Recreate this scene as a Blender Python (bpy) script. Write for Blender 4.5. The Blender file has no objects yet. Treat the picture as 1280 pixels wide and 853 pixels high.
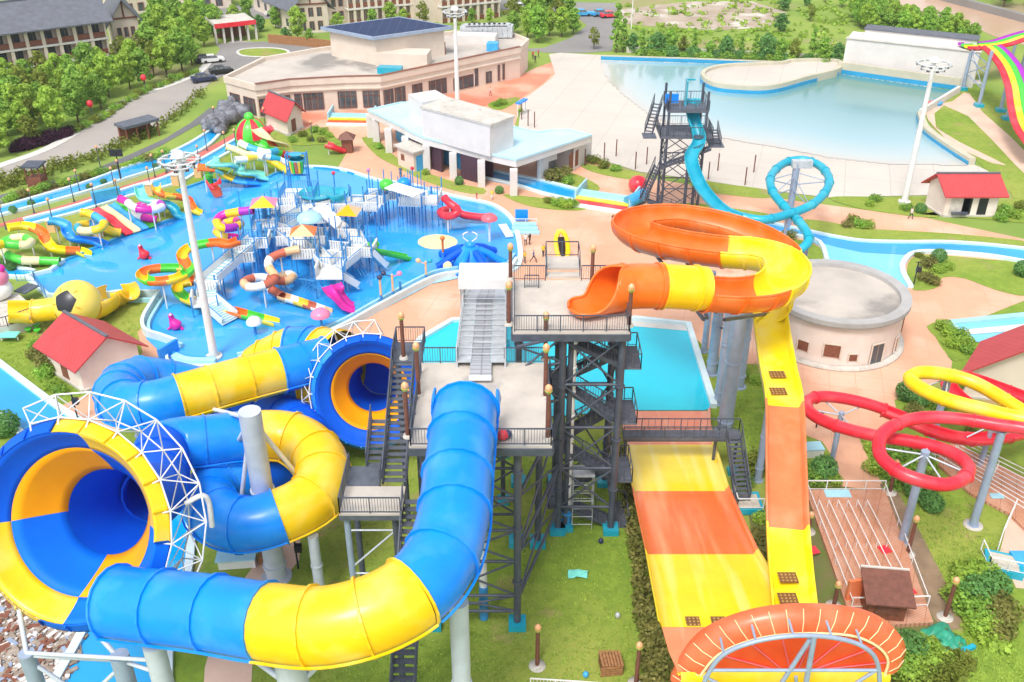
import bpy, bmesh, math, random
from mathutils import Vector, Matrix
random.seed(7)
C = bpy.context.scene.collection
R = math.radians
F, H, PITCH = 1230.0, 50.0, R(30.5)
SP, CP = math.sin(PITCH), math.cos(PITCH)
def P(x, y, Z=0.0):
    """world point at height Z that the photograph shows at pixel x, y"""
    v = (y-426.5)/F
    z = (H-Z)/(SP+v*CP)
    return Vector(((x-640)/F*z, z*(CP-v*SP), Z))
def VT(bx, by, ty, Z=0.0):
    """height of the top of an upright thing standing at pixel bx, by whose top shows on row ty"""
    Y = P(bx, by, Z).y; v = (ty-426.5)/F
    return H - Y/(CP-v*SP)*(SP+v*CP)
def PY(x, y, Y):
    """world point on the vertical plane at distance Y"""
    v = (y-426.5)/F; z = Y/(CP-v*SP)
    return Vector(((x-640)/F*z, Y, H-z*(SP+v*CP)))
def pix(p):
    d = Vector((p[0], p[1], p[2]-H)); z = d.y*CP-d.z*SP
    return 640+F*d.x/z, 426.5-F*(d.y*SP+d.z*CP)/z

# ------------------------------------------------------------------ materials
def mk(name, col, rough=.5, var=.12, scale=2.0, col2=None, bump=0.0, bscale=20.0, metal=0.0, coat=0.0, emis=None, detail=4, spec=None, lo=.35, hi=.65, island=0.0):
    m = bpy.data.materials.new(name); m.use_nodes = True
    nt = m.node_tree; N, L = nt.nodes, nt.links
    b = N['Principled BSDF']
    b.inputs['Roughness'].default_value = rough; b.inputs['Metallic'].default_value = metal
    b.inputs['Coat Weight'].default_value = coat; b.inputs['Coat Roughness'].default_value = .16
    if spec is not None: b.inputs['Specular IOR Level'].default_value = spec
    tc = N.new('ShaderNodeTexCoord')
    nz = N.new('ShaderNodeTexNoise'); nz.inputs['Scale'].default_value = scale; nz.inputs['Detail'].default_value = detail
    nz.inputs['Roughness'].default_value = .6
    L.new(tc.outputs['Object'], nz.inputs['Vector'])
    rp = N.new('ShaderNodeValToRGB')
    c2 = col2 if col2 else tuple(c*(1-var*2) for c in col)
    rp.color_ramp.elements[0].position = lo; rp.color_ramp.elements[1].position = hi
    rp.color_ramp.elements[0].color = (*c2, 1); rp.color_ramp.elements[1].color = (*col, 1)
    L.new(nz.outputs['Fac'], rp.inputs['Fac'])
    out = rp.outputs['Color']
    if island:
        g = N.new('ShaderNodeNewGeometry'); oi = N.new('ShaderNodeObjectInfo')
        ad = N.new('ShaderNodeMath'); ad.operation = 'MULTIPLY_ADD'
        L.new(oi.outputs['Random'], ad.inputs[0]); ad.inputs[1].default_value = .5; L.new(g.outputs['Random Per Island'], ad.inputs[2])
        mr = N.new('ShaderNodeMapRange'); mr.inputs['From Max'].default_value = 1.5
        mr.inputs['To Min'].default_value = 1-island; mr.inputs['To Max'].default_value = 1+island
        L.new(ad.outputs[0], mr.inputs['Value'])
        mx = N.new('ShaderNodeVectorMath'); mx.operation = 'SCALE'
        L.new(out, mx.inputs[0]); L.new(mr.outputs[0], mx.inputs['Scale']); out = mx.outputs[0]
    L.new(out, b.inputs['Base Color'])
    if bump:
        n2 = N.new('ShaderNodeTexNoise'); n2.inputs['Scale'].default_value = bscale; n2.inputs['Detail'].default_value = 5
        L.new(tc.outputs['Object'], n2.inputs['Vector'])
        bp = N.new('ShaderNodeBump'); bp.inputs['Strength'].default_value = bump; bp.inputs['Distance'].default_value = .05
        L.new(n2.outputs['Fac'], bp.inputs['Height']); L.new(bp.outputs['Normal'], b.inputs['Normal'])
    if emis: b.inputs['Emission Color'].default_value = (*emis, 1); b.inputs['Emission Strength'].default_value = 1
    return m
def grid_lines(m, sx, sy, width, col, rot=0.0):
    """paint joints / mullions of a regular grid over a material's colour"""
    nt = m.node_tree; N, L = nt.nodes, nt.links; b = N['Principled BSDF']
    src = b.inputs['Base Color'].links[0].from_socket
    tc = N.new('ShaderNodeTexCoord'); mp = N.new('ShaderNodeMapping'); mp.inputs['Rotation'].default_value[2] = rot
    L.new(tc.outputs['Object'], mp.inputs['Vector'])
    br = N.new('ShaderNodeTexBrick'); br.offset = 0; br.inputs['Scale'].default_value = 1
    br.inputs['Brick Width'].default_value = sx; br.inputs['Row Height'].default_value = sy
    br.inputs['Mortar Size'].default_value = width; br.inputs['Mortar Smooth'].default_value = .3
    L.new(mp.outputs['Vector'], br.inputs['Vector'])
    mx = N.new('ShaderNodeMix'); mx.data_type = 'RGBA'
    L.new(br.outputs['Fac'], mx.inputs['Factor']); L.new(src, mx.inputs['A']); mx.inputs['B'].default_value = (*col, 1)
    L.new(mx.outputs['Result'], b.inputs['Base Color'])
    return m
def patches(m, col, scale, lo, hi, detail=3, top=1.0):
    """second colour in patches (worn grass, stains)"""
    nt = m.node_tree; N, L = nt.nodes, nt.links; b = N['Principled BSDF']
    src = b.inputs['Base Color'].links[0].from_socket
    tc = N.new('ShaderNodeTexCoord'); nz = N.new('ShaderNodeTexNoise')
    nz.inputs['Scale'].default_value = scale; nz.inputs['Detail'].default_value = detail
    ad = N.new('ShaderNodeVectorMath'); ad.inputs[1].default_value = (37.3, 11.1, 5.7)
    L.new(tc.outputs['Object'], ad.inputs[0]); L.new(ad.outputs[0], nz.inputs['Vector'])
    mr = N.new('ShaderNodeMapRange'); mr.inputs['From Min'].default_value = lo; mr.inputs['From Max'].default_value = hi; mr.inputs['To Max'].default_value = top
    L.new(nz.outputs['Fac'], mr.inputs['Value'])
    mx = N.new('ShaderNodeMix'); mx.data_type = 'RGBA'
    L.new(mr.outputs[0], mx.inputs['Factor']); L.new(src, mx.inputs['A']); mx.inputs['B'].default_value = (*col, 1)
    L.new(mx.outputs['Result'], b.inputs['Base Color'])
    return m
def water_mat(name, col, col2, ripple=.12, rscale=1.6, scale=.08, rough=.04):
    m = mk(name, col, rough, 0, scale, col2, lo=.4, hi=.6, bump=ripple, bscale=rscale, spec=1.0)
    return m
M = {}
# fibreglass
FRP = dict(rough=.36, scale=.7, coat=.22, spec=.35)
MAT = dict(rough=.55, scale=.7, coat=0, spec=.2)
M['blue'] = mk('blue_fibreglass', (.001, .27, .93), col2=(.001, .235, .86), **FRP)
M['deep'] = mk('deep_blue_fibreglass', (.001, .115, .74), col2=(.001, .10, .68), **MAT)
M['yellow'] = mk('yellow_fibreglass', (.93, .60, .008), col2=(.90, .54, .006), **FRP)
M['lemon'] = mk('lemon_fibreglass', (.93, .72, .008), col2=(.90, .66, .006), **FRP)
M['matblue'] = mk('matt_blue_fibreglass', (.001, .17, .86), col2=(.001, .15, .80), **MAT)
M['blade'] = mk('grass_blades', (.30, .41, .065), .8, .1, 1.2, col2=(.21, .32, .045), island=.3, spec=.1)
M['pale_yellow'] = mk('pale_yellow_fibreglass', (.90, .72, .14), col2=(.86, .66, .10), **FRP)
M['amber'] = mk('amber_fibreglass', (.93, .40, .003), col2=(.9, .36, .003), **MAT)
M['orange'] = mk('orange_fibreglass', (.90, .175, .015), col2=(.84, .145, .012), **FRP)
M['faded'] = mk('faded_orange_fibreglass', (.87, .215, .08), col2=(.83, .18, .06), **FRP)
M['vermilion'] = mk('vermilion_fibreglass', (.85, .085, .02), col2=(.8, .07, .015), **FRP)
M['lip'] = mk('faded_red_orange_fibreglass', (.80, .15, .055), col2=(.74, .12, .04), **FRP)
M['red'] = mk('red_fibreglass', (.80, .028, .055), col2=(.74, .02, .04), **FRP)
M['rose'] = mk('rose_fibreglass', (.82, .15, .19), col2=(.76, .12, .16), **FRP)
M['teal'] = mk('teal_fibreglass', (.01, .38, .52), col2=(.01, .33, .47), **FRP)
M['mint'] = mk('mint_fibreglass', (.22, .72, .62), col2=(.18, .66, .58), **FRP)
M['green'] = mk('green_fibreglass', (.09, .62, .06), col2=(.07, .55, .05), **FRP)
M['white'] = mk('white_fibreglass', (.82, .82, .80), col2=(.76, .76, .75), **FRP)
M['magenta'] = mk('magenta_fibreglass', (.72, .02, .36), col2=(.66, .02, .33), **FRP)
M['purple'] = mk('purple_fibreglass', (.42, .03, .50), col2=(.38, .03, .45), **FRP)
M['pink'] = mk('pink_fibreglass', (.80, .25, .42), col2=(.74, .22, .38), **FRP)
M['peach'] = mk('peach_fibreglass', (.82, .52, .28), col2=(.76, .46, .24), **FRP)
M['brick'] = mk('brick_red_fibreglass', (.55, .14, .08), col2=(.5, .12, .07), **FRP)
M['cream'] = mk('cream_fibreglass', (.85, .74, .42), col2=(.8, .68, .36), **FRP)
M['sky'] = mk('sky_blue_paint', (.06, .42, .80), .4, .1, 1.0)
M['pblue'] = mk('pale_blue_paint', (.38, .68, .80), .45, .08, .6)
for k_, c_ in (('blue', (.10, .40, .90)), ('yellow', (.90, .72, .22)), ('lemon', (.92, .80, .25)), ('orange', (.86, .32, .12)), ('faded', (.86, .36, .20)), ('vermilion', (.85, .2, .1)), ('red', (.80, .14, .16)), ('teal', (.10, .48, .58)), ('lip', (.82, .28, .15))):
    patches(M[k_], c_, .45, .48, .70, 7, .45); patches(M[k_], tuple(x*.72 for x in c_), 1.9, .60, .80, 8, .25)
M['black'] = mk('black_panel', (.02, .022, .03), .35, .1, 2)
M['navy'] = mk('navy_panel', (.035, .045, .12), .35, .1, 2)
# metals
M['steel'] = mk('blue_grey_steel', (.34, .42, .56), .42, .08, 1.2, metal=.1)
M['pale_steel'] = mk('pale_grey_steel', (.55, .60, .68), .38, .06, 1.2)
M['dark'] = mk('charcoal_steel', (.085, .098, .135), .5, .15, 1.5)
M['dark2'] = mk('slate_steel', (.12, .135, .17), .5, .15, 1.5)
M['galv'] = mk('galvanised_steel', (.62, .65, .68), .35, .12, 2, metal=.25)
M['wsteel'] = mk('white_steel', (.80, .80, .80), .4, .05, 2)
M['bsteel'] = mk('sky_blue_steel', (.05, .30, .68), .4, .1, 2)
M['brown'] = mk('brown_timber', (.20, .075, .05), .6, .15, 3)
M['glow'] = mk('lamp_globe', (.85, .45, .24), .3, .05, 3, col2=(.80, .36, .17))
M['globe'] = mk('white_globe', (.85, .84, .80), .25, .03, 3)
M['collar'] = mk('lamp_collar', (.45, .50, .12), .4, .1, 3)
# masonry
M['conc'] = mk('pale_concrete', (.62, .58, .52), .8, .1, .5, col2=(.50, .47, .42), bump=.1, bscale=8)
patches(M['conc'], (.40, .37, .33), 1.6, .55, .72)
M['deck'] = mk('worn_deck_concrete', (.60, .54, .47), .7, .1, .45, col2=(.48, .43, .38), bump=.1, bscale=9)
patches(M['deck'], (.40, .38, .36), .35, .56, .66, 6)
M['beige'] = mk('beige_render', (.70, .60, .51), .8, .05, .6, col2=(.65, .55, .46), bump=.05, bscale=12)
M['wwall'] = mk('white_render', (.70, .665, .64), .75, .04, .5, col2=(.64, .605, .58), bump=.05, bscale=12)
M['pinkwall'] = mk('pinkish_render', (.80, .70, .64), .75, .04, .5, col2=(.74, .62, .55), bump=.05, bscale=12)
M['poolwall'] = mk('cream_pool_wall', (.56, .52, .40), .7, .05, .4, col2=(.50, .46, .35), bump=.05, bscale=6)
M['dirt'] = mk('dry_dirt', (.46, .38, .30), .95, .1, .12, col2=(.34, .26, .19), bump=.5, bscale=3)
patches(M['dirt'], (.60, .56, .50), .2, .52, .68, 7)
M['redplaza'] = mk('reddish_paving', (.68, .25, .15), .65, .08, .12, col2=(.62, .20, .12), bump=.1, bscale=6)
patches(M['redplaza'], (.72, .42, .30), .12, .48, .66, 6)
M['roofgrey'] = mk('grey_roof_tile', (.14, .15, .18), .7, .12, 1.0, bump=.5, bscale=5)
M['roofconc'] = mk('weathered_roof_concrete', (.42, .38, .34), .8, .1, .15, col2=(.56, .50, .44), bump=.1, bscale=4)
patches(M['roofconc'], (.26, .24, .22), .12, .52, .62, 6)
M['roofred'] = mk('red_roof_sheet', (.52, .055, .06), .5, .1, .8, col2=(.46, .045, .05), bump=.3, bscale=6)
grid_lines(M['roofred'], .45, 50, .02, (.36, .03, .035))
M['roofblue'] = mk('pale_blue_roof_coating', (.52, .78, .90), .5, .06, .3, col2=(.45, .70, .84))
M['solar'] = mk('dark_blue_solar_panel', (.018, .034, .10), .55, .1, .5, spec=.15)
grid_lines(M['solar'], 1.6, 1.0, .03, (.10, .14, .25))
M['rimgrey'] = mk('grey_coping', (.43, .42, .41), .8, .1, .6, col2=(.36, .35, .34), bump=.1, bscale=8)
M['glass'] = mk('dark_window_glass', (.05, .07, .09), .08, .2, .7, col2=(.10, .11, .12))
grid_lines(M['glass'], .9, 50, .04, (.30, .22, .18))
M['wood'] = mk('reddish_wood', (.26, .09, .05), .6, .2, 4)
M['crate'] = mk('crate_wood', (.42, .20, .08), .7, .2, 5)
M['reddoor'] = mk('dark_purple_shutter', (.075, .035, .06), .5, .1, 1)
grid_lines(M['reddoor'], 50, .25, .02, (.04, .02, .035))
M['canvas'] = mk('white_canvas', (.84, .82, .82), .6, .04, 1)
# ground
M['grass'] = mk('mown_grass', (.24, .34, .045), .9, .1, .9, col2=(.165, .265, .035), bump=.6, bscale=9, spec=.15)
patches(M['grass'], (.31, .35, .07), .10, .42, .66, 6)
patches(M['grass'], (.17, .26, .035), 2.2, .50, .80, 9)
patches(M['grass'], (.36, .27, .13), .30, .60, .74, 8)
M['rough'] = mk('rough_meadow', (.29, .37, .08), .95, .1, .05, col2=(.19, .29, .06), bump=.8, bscale=3, spec=.1)
patches(M['rough'], (.34, .27, .16), .05, .56, .70, 7)
M['plaza'] = mk('salmon_paving', (.72, .40, .26), .7, .06, .12, col2=(.64, .33, .205), bump=.1, bscale=6)
stain = [M['plaza']]
patches(M['plaza'], (.78, .50, .37), .15, .5, .72, 6)
patches(M['plaza'], (.52, .24, .15), .28, .62, .80, 8)
grid_lines(M['plaza'], 2.4, 2.4, .035, (.62, .335, .215), .25)
M['path'] = mk('pale_salmon_path', (.74, .52, .40), .7, .06, .3, col2=(.64, .43, .33), bump=.1, bscale=6)
M['redpath'] = mk('red_path', (.62, .16, .13), .8, .08, .4)
M['asphalt'] = mk('grey_road', (.28, .265, .255), .85, .08, .08, col2=(.22, .21, .205), bump=.15, bscale=8)
M['road2'] = mk('pale_road', (.40, .36, .33), .85, .08, .08, col2=(.33, .30, .28), bump=.15, bscale=8)
M['darkpath'] = mk('dark_grey_path', (.16, .16, .17), .85, .08, .2)
M['sand'] = mk('cream_beach_floor', (.60, .545, .485), .75, .04, .06, col2=(.55, .495, .435), bump=.06, bscale=3)
patches(M['sand'], (.47, .42, .37), .05, .52, .74, 7)
grid_lines(M['sand'], 6, 6, .07, (.47, .42, .37), .3)
M['kerb'] = mk('pale_kerb', (.68, .66, .62), .7, .06, 1)
M['coping'] = mk('pale_pool_coping', (.66, .80, .84), .6, .06, .6)
M['bcoping'] = mk('blue_pool_edge', (.03, .34, .62), .4, .08, .6)
M['soil'] = mk('brown_soil', (.30, .21, .13), .95, .15, .6, bump=.6, bscale=4)
M['rubble'] = mk('building_rubble', (.40, .33, .27), .9, .3, 2.2, col2=(.22, .16, .12), bump=1, bscale=4, detail=8)
patches(M['rubble'], (.72, .70, .68), 1.7, .56, .62, 5)
M['river'] = mk('muddy_river', (.55, .36, .24), .25, .06, .03, col2=(.50, .33, .22), bump=.1, bscale=1)
M['timber'] = mk('salmon_decking', (.54, .25, .14), .65, .15, 1.2, col2=(.62, .36, .25))
grid_lines(M['timber'], 1.1, .16, .025, (.34, .14, .08), .44)
M['mesh'] = mk('pale_mesh_floor', (.60, .56, .47), .6, .1, 3)
M['rock'] = mk('grey_rock', (.24, .25, .29), .8, .3, 1.4, bump=1, bscale=3)
M['bed'] = mk('planted_soil', (.17, .15, .06), .95, .2, .8, col2=(.12, .17, .03), bump=.8, bscale=5)
# water
def streaks(m, col, sx, sy, lo, hi, rot=0.0):
    nt = m.node_tree; N, L = nt.nodes, nt.links; b = N['Principled BSDF']; src = b.inputs['Base Color'].links[0].from_socket
    tc = N.new('ShaderNodeTexCoord'); mp = N.new('ShaderNodeMapping'); mp.inputs['Scale'].default_value = (sx, sy, sy); mp.inputs['Rotation'].default_value[2] = rot
    nz = N.new('ShaderNodeTexNoise'); nz.inputs['Scale'].default_value = 1; nz.inputs['Detail'].default_value = 6
    L.new(tc.outputs['Object'], mp.inputs['Vector']); L.new(mp.outputs[0], nz.inputs['Vector'])
    mr = N.new('ShaderNodeMapRange'); mr.inputs['From Min'].default_value = lo; mr.inputs['From Max'].default_value = hi; mr.inputs['To Max'].default_value = .5; L.new(nz.outputs['Fac'], mr.inputs['Value'])
    mx = N.new('ShaderNodeMix'); mx.data_type = 'RGBA'; L.new(mr.outputs[0], mx.inputs['Factor']); L.new(src, mx.inputs['A']); mx.inputs['B'].default_value = (*col, 1); L.new(mx.outputs['Result'], b.inputs['Base Color'])
    return m
RMP = dict(rough=.28, scale=.7, coat=.6)
M['ramp_y'] = streaks(mk('worn_lemon_ramp', (.93, .70, .008), col2=(.90, .64, .006), **RMP), (.92, .80, .30), .9, .09, .50, .68)
M['ramp_o'] = streaks(mk('worn_orange_ramp', (.88, .17, .015), col2=(.82, .145, .012), **RMP), (.90, .42, .20), .9, .09, .50, .68)
M['ramp_f'] = streaks(mk('worn_salmon_ramp', (.86, .26, .12), col2=(.82, .22, .09), **RMP), (.90, .50, .32), .9, .09, .50, .68)
M['w_pool'] = water_mat('splash_pool_water', (.04, .39, .88), (.025, .33, .83))
M['w_lazy'] = water_mat('lazy_river_water', (.004, .37, .76), (.004, .31, .72))
M['w_turq'] = water_mat('turquoise_pool_water', (.005, .60, .74), (.005, .52, .70), rscale=2.5)
M['w_pale'] = water_mat('pale_shallow_water', (.22, .62, .86), (.16, .56, .82))
# foliage
M['leaf'] = mk('tree_leaves', (.37, .58, .09), .6, .1, 1.2, col2=(.24, .45, .075), island=.42, spec=.25)
M['leaf2'] = mk('bright_leaves', (.46, .62, .09), .6, .1, 1.2, col2=(.32, .51, .075), island=.38, spec=.25)
M['leaf3'] = mk('dark_leaves', (.19, .41, .11), .6, .1, 1.2, col2=(.13, .30, .08), island=.45, spec=.25)
M['leaf4'] = mk('yellow_green_leaves', (.30, .33, .05), .6, .1, 1.2, col2=(.19, .25, .04), island=.35, spec=.25)
M['leafp'] = mk('purple_leaves', (.10, .03, .07), .6, .1, 1.2, col2=(.06, .02, .05), island=.4, spec=.25)
M['leafb'] = mk('dry_leaves', (.36, .33, .10), .6, .1, 1.2, col2=(.20, .22, .05), island=.4, spec=.25)
M['bark'] = mk('tree_bark', (.16, .11, .075), .9, .2, 5)
for k_ in ('leaf', 'leaf2', 'leaf3', 'leaf4', 'leafp', 'leafb'):
    nt_ = M[k_].node_tree; b_ = nt_.nodes['Principled BSDF']; tr_ = nt_.nodes.new('ShaderNodeBsdfTranslucent'); ms_ = nt_.nodes.new('ShaderNodeMixShader'); ms_.inputs[0].default_value = .45
    nt_.links.new(b_.inputs['Base Color'].links[0].from_socket, tr_.inputs['Color']); nt_.links.new(b_.outputs[0], ms_.inputs[1]); nt_.links.new(tr_.outputs[0], ms_.inputs[2]); nt_.links.new(ms_.outputs[0], nt_.nodes['Material Output'].inputs['Surface'])
# people
M['skin'] = mk('skin', (.55, .32, .22), .6, .05, 5)
M['hair'] = mk('black_hair', (.02, .018, .016), .6, .05, 5)
M['c_dark'] = mk('dark_cloth', (.03, .035, .05), .8, .1, 5)
M['c_blue'] = mk('blue_cloth', (.05, .12, .35), .8, .1, 5)
M['c_white'] = mk('white_cloth', (.75, .75, .72), .8, .05, 5)
M['c_red'] = mk('red_cloth', (.60, .06, .07), .8, .05, 5)
M['c_yel'] = mk('yellow_cloth', (.85, .65, .03), .8, .05, 5)

# ------------------------------------------------------------------ mesh builder
class MB:
    def __init__(s): s.v, s.f, s.mi, s.sm = [], [], [], []
    def add(s, vs, fs, mi=0, smooth=False):
        o = len(s.v); s.v += [Vector(p) for p in vs]
        for f in fs: s.f.append([i+o for i in f]); s.mi.append(mi); s.sm.append(smooth)
        return s
    def box(s, c, d, rz=0.0, mi=0):
        x, y, z = d[0]/2, d[1]/2, d[2]/2; ca, sa = math.cos(rz), math.sin(rz)
        vs = [(c[0]+a*x*ca-b*y*sa, c[1]+a*x*sa+b*y*ca, c[2]+k*z) for k in (-1, 1) for a, b in ((-1, -1), (1, -1), (1, 1), (-1, 1))]
        return s.add(vs, [(3, 2, 1, 0), (4, 5, 6, 7), (0, 1, 5, 4), (1, 2, 6, 5), (2, 3, 7, 6), (3, 0, 4, 7)], mi)
    def prism(s, pts, z0, z1, mi=0, mtop=None):
        n = len(pts); a = sum(pts[i][0]*pts[(i+1) % n][1]-pts[(i+1) % n][0]*pts[i][1] for i in range(n))
        if a < 0: pts = pts[::-1]
        vs = [(p[0], p[1], z0) for p in pts]+[(p[0], p[1], z1) for p in pts]
        s.add(vs, [tuple(range(n-1, -1, -1))]+[(i, (i+1) % n, n+(i+1) % n, n+i) for i in range(n)], mi)
        return s.add(vs[n:], [tuple(range(n))], mi if mtop is None else mtop)
    def bar(s, a, b, w, h=None, mi=0):
        a, b = Vector(a), Vector(b); h = h or w; t = (b-a).normalized()
        sd = t.cross(Vector((0, 0, 1)))
        sd = Vector((1, 0, 0)) if sd.length < 1e-4 else sd.normalized()
        u = sd.cross(t); vs = []
        for p in (a, b):
            for i, k in ((-1, -1), (1, -1), (1, 1), (-1, 1)): vs.append(p+sd*(i*w/2)+u*(k*h/2))
        return s.add(vs, [(0, 1, 2, 3), (7, 6, 5, 4), (4, 5, 1, 0), (5, 6, 2, 1), (6, 7, 3, 2), (7, 4, 0, 3)], mi)
    def cyl(s, a, b, r, r2=None, n=10, mi=0, cap=True):
        a, b = Vector(a), Vector(b); r2 = r if r2 is None else r2; t = (b-a).normalized()
        sd = t.cross(Vector((0, 0, 1))); sd = Vector((1, 0, 0)) if sd.length < 1e-4 else sd.normalized()
        u = sd.cross(t); vs = []
        for p, q in ((a, r), (b, r2)):
            for i in range(n):
                g = 2*math.pi*i/n; vs.append(p+sd*(math.cos(g)*q)+u*(math.sin(g)*q))
        s.add(vs, [(i, n+i, n+(i+1) % n, (i+1) % n) for i in range(n)], mi, True)
        if cap: s.add(vs[:n], [tuple(range(n))], mi); s.add(vs[n:], [tuple(range(n-1, -1, -1))], mi)
        return s
    def lathe(s, c, prof, n=14, mi=0):
        vs = []; m = len(prof)
        for r, z in prof:
            for i in range(n): g = 2*math.pi*i/n; vs.append((c[0]+r*math.cos(g), c[1]+r*math.sin(g), c[2]+z))
        return s.add(vs, [(j*n+i, j*n+(i+1) % n, (j+1)*n+(i+1) % n, (j+1)*n+i) for j in range(m-1) for i in range(n)], mi, True)
    def ball(s, c, r, sz=1.0, n=10, mi=0):
        return s.lathe(c, [(r*math.sin(math.pi*j/n)+1e-4, -r*sz*math.cos(math.pi*j/n)) for j in range(n+1)], n+4, mi)
    def sweep(s, path, prof, mi=0, smooth=True, cap=True, closed=True, loop=False):
        """prof: (lateral, up) pairs; path: points"""
        n, m = len(prof), len(path); vs = []
        for i, p in enumerate(path):
            t = (path[(i+1) % m]-path[i-1]) if loop else path[min(i+1, m-1)]-path[max(i-1, 0)]
            t.normalize()
            sd = t.cross(Vector((0, 0, 1))); sd = Vector((1, 0, 0)) if sd.length < 1e-4 else sd.normalized()
            u = sd.cross(t)
            pr = prof[i] if isinstance(prof[0], list) else prof
            for a, b in pr: vs.append(p+sd*a+u*b)
        if isinstance(prof[0], list): n = len(prof[0])
        k = n if closed else n-1
        fs = [(i*n+j, i*n+(j+1) % n, ((i+1) % m)*n+(j+1) % n, ((i+1) % m)*n+j) for i in range(m if loop else m-1) for j in range(k)]
        s.add(vs, fs, mi, smooth)
        if cap and closed and not loop: s.add(vs[:n], [tuple(range(n-1, -1, -1))], mi); s.add(vs[-n:], [tuple(range(n))], mi)
        return s
    def build(s, name, mats, parent=None, local=False):
        me = bpy.data.meshes.new(name)
        off = Vector((0, 0, 0)) if (parent is None or local) else WL[parent.name]
        me.from_pydata([p-off for p in s.v], [], s.f)
        for m_ in (mats if isinstance(mats, (list, tuple)) else [mats]): me.materials.append(M[m_] if isinstance(m_, str) else m_)
        me.polygons.foreach_set('material_index', s.mi); me.polygons.foreach_set('use_smooth', s.sm)
        me.update()
        o = bpy.data.objects.new(name, me); C.objects.link(o)
        if parent is not None: o.parent = parent; WL[o.name] = WL[parent.name]
        else: WL[o.name] = Vector((0, 0, 0))
        return o
WL = {}
def thing(name, label, cat, loc=(0, 0, 0), group=None, rz=0.0):
    o = bpy.data.objects.new(name, None); C.objects.link(o); o.location = loc; o.rotation_euler = (0, 0, rz)
    o.empty_display_size = .3
    o['label'] = label; o['category'] = cat
    if group: o['group'] = group
    WL[o.name] = Vector(loc)
    return o
def tag(o, label, cat, group=None):
    o['label'] = label; o['category'] = cat
    if group: o['group'] = group
    return o
def kind(o, k): o['kind'] = k; return o
def copy_tree(o, loc, rz=0.0, sc=1.0, label=None, name=None):
    def cp(x, par):
        c = x.copy(); C.objects.link(c)
        if par: c.parent = par
        for ch in x.children: cp(ch, c)
        return c
    c = cp(o, None); c.location = loc; c.rotation_euler = (0, 0, rz); c.scale = (sc, sc, sc) if not isinstance(sc, tuple) else sc
    if label: c['label'] = label
    return c
ORD = ['first', 'second', 'third', 'fourth', 'fifth', 'sixth', 'seventh', 'eighth', 'ninth', 'tenth', 'eleventh', 'twelfth', 'thirteenth', 'fourteenth', 'fifteenth', 'sixteenth', 'seventeenth', 'eighteenth', 'nineteenth', 'twentieth']
def nth(i):
    if i < 20: return ORD[i]
    t = ['twenty', 'thirty', 'forty', 'fifty', 'sixty'][i//10-1-1+0] if False else {2: 'twenty', 3: 'thirty', 4: 'forty', 5: 'fifty', 6: 'sixty', 7: 'seventy', 8: 'eighty', 9: 'ninety'}[(i+1)//10]
    return t+'-'+ORD[i % 10] if (i+1) % 10 else {20: 'twentieth', 30: 'thirtieth', 40: 'fortieth', 50: 'fiftieth', 60: 'sixtieth', 70: 'seventieth', 80: 'eightieth', 90: 'ninetieth'}[i+1]

# ------------------------------------------------------------------ curves
def spline(pts, n=None, closed=False, step=.5):
    """even points along a Catmull-Rom curve"""
    pts = [Vector(p) for p in pts]; m = len(pts); out = []
    segs = m if closed else m-1
    for i in range(segs):
        if closed: a, b, c, d = pts[i-1], pts[i], pts[(i+1) % m], pts[(i+2) % m]
        else: b, c = pts[i], pts[i+1]; a = pts[i-1] if i else b*2-c; d = pts[i+2] if i+2 < m else c*2-b
        for k in range(16):
            t = k/16
            out.append(.5*((2*b)+(c-a)*t+(2*a-5*b+4*c-d)*t*t+(3*b-a-3*c+d)*t**3))
    out.append(pts[0].copy() if closed else pts[-1].copy())
    L = [0.0]
    for i in range(1, len(out)): L.append(L[-1]+(out[i]-out[i-1]).length)
    n = n or max(3, int(L[-1]/step)); res = []; j = 0
    for k in range(n if closed else n+1):
        q = L[-1]*k/n
        while j < len(L)-2 and L[j+1] < q: j += 1
        d = L[j+1]-L[j]; res.append(out[j].lerp(out[j+1], (q-L[j])/d if d > 1e-9 else 0))
    return res
def pp(pts, Z=0.0): return [P(p[0], p[1], p[2] if len(p) > 2 else Z) for p in pts]
def ring(r, n=20): return [(r*math.cos(2*math.pi*i/n), r*math.sin(2*math.pi*i/n)) for i in range(n)]
def trough(r, t, a0=-25, a1=205, n=14):
    """open half pipe: from the right lip round the bottom to the left lip and back on the outside"""
    an = [R(a0)-i*(R(360)-R(a1-a0))/n for i in range(n+1)]
    return [(math.cos(a)*r, math.sin(a)*r) for a in an]+[(math.cos(a)*(r+t), math.sin(a)*(r+t)) for a in an[::-1]]
def flange(mb, p, t, r, w=.12, h=.1, mi=0, n=20, prof=None):
    t = t.normalized()
    a, b = p-t*w/2, p+t*w/2
    sd = t.cross(Vector((0, 0, 1))).normalized(); u = sd.cross(t); vs = []
    for q in (a, b):
        for rr in (r-.02, r+h):
            for x, y in ring(rr, n): vs.append(q+sd*x+u*y)
    fs = []
    for i in range(n):
        j = (i+1) % n; A, B, Cc, D = 0, n, 2*n, 3*n
        fs += [(A+i, A+j, B+j, B+i), (B+i, B+j, D+j, D+i), (D+i, D+j, Cc+j, Cc+i)]
    mb.add(vs, fs, mi, False)
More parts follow.
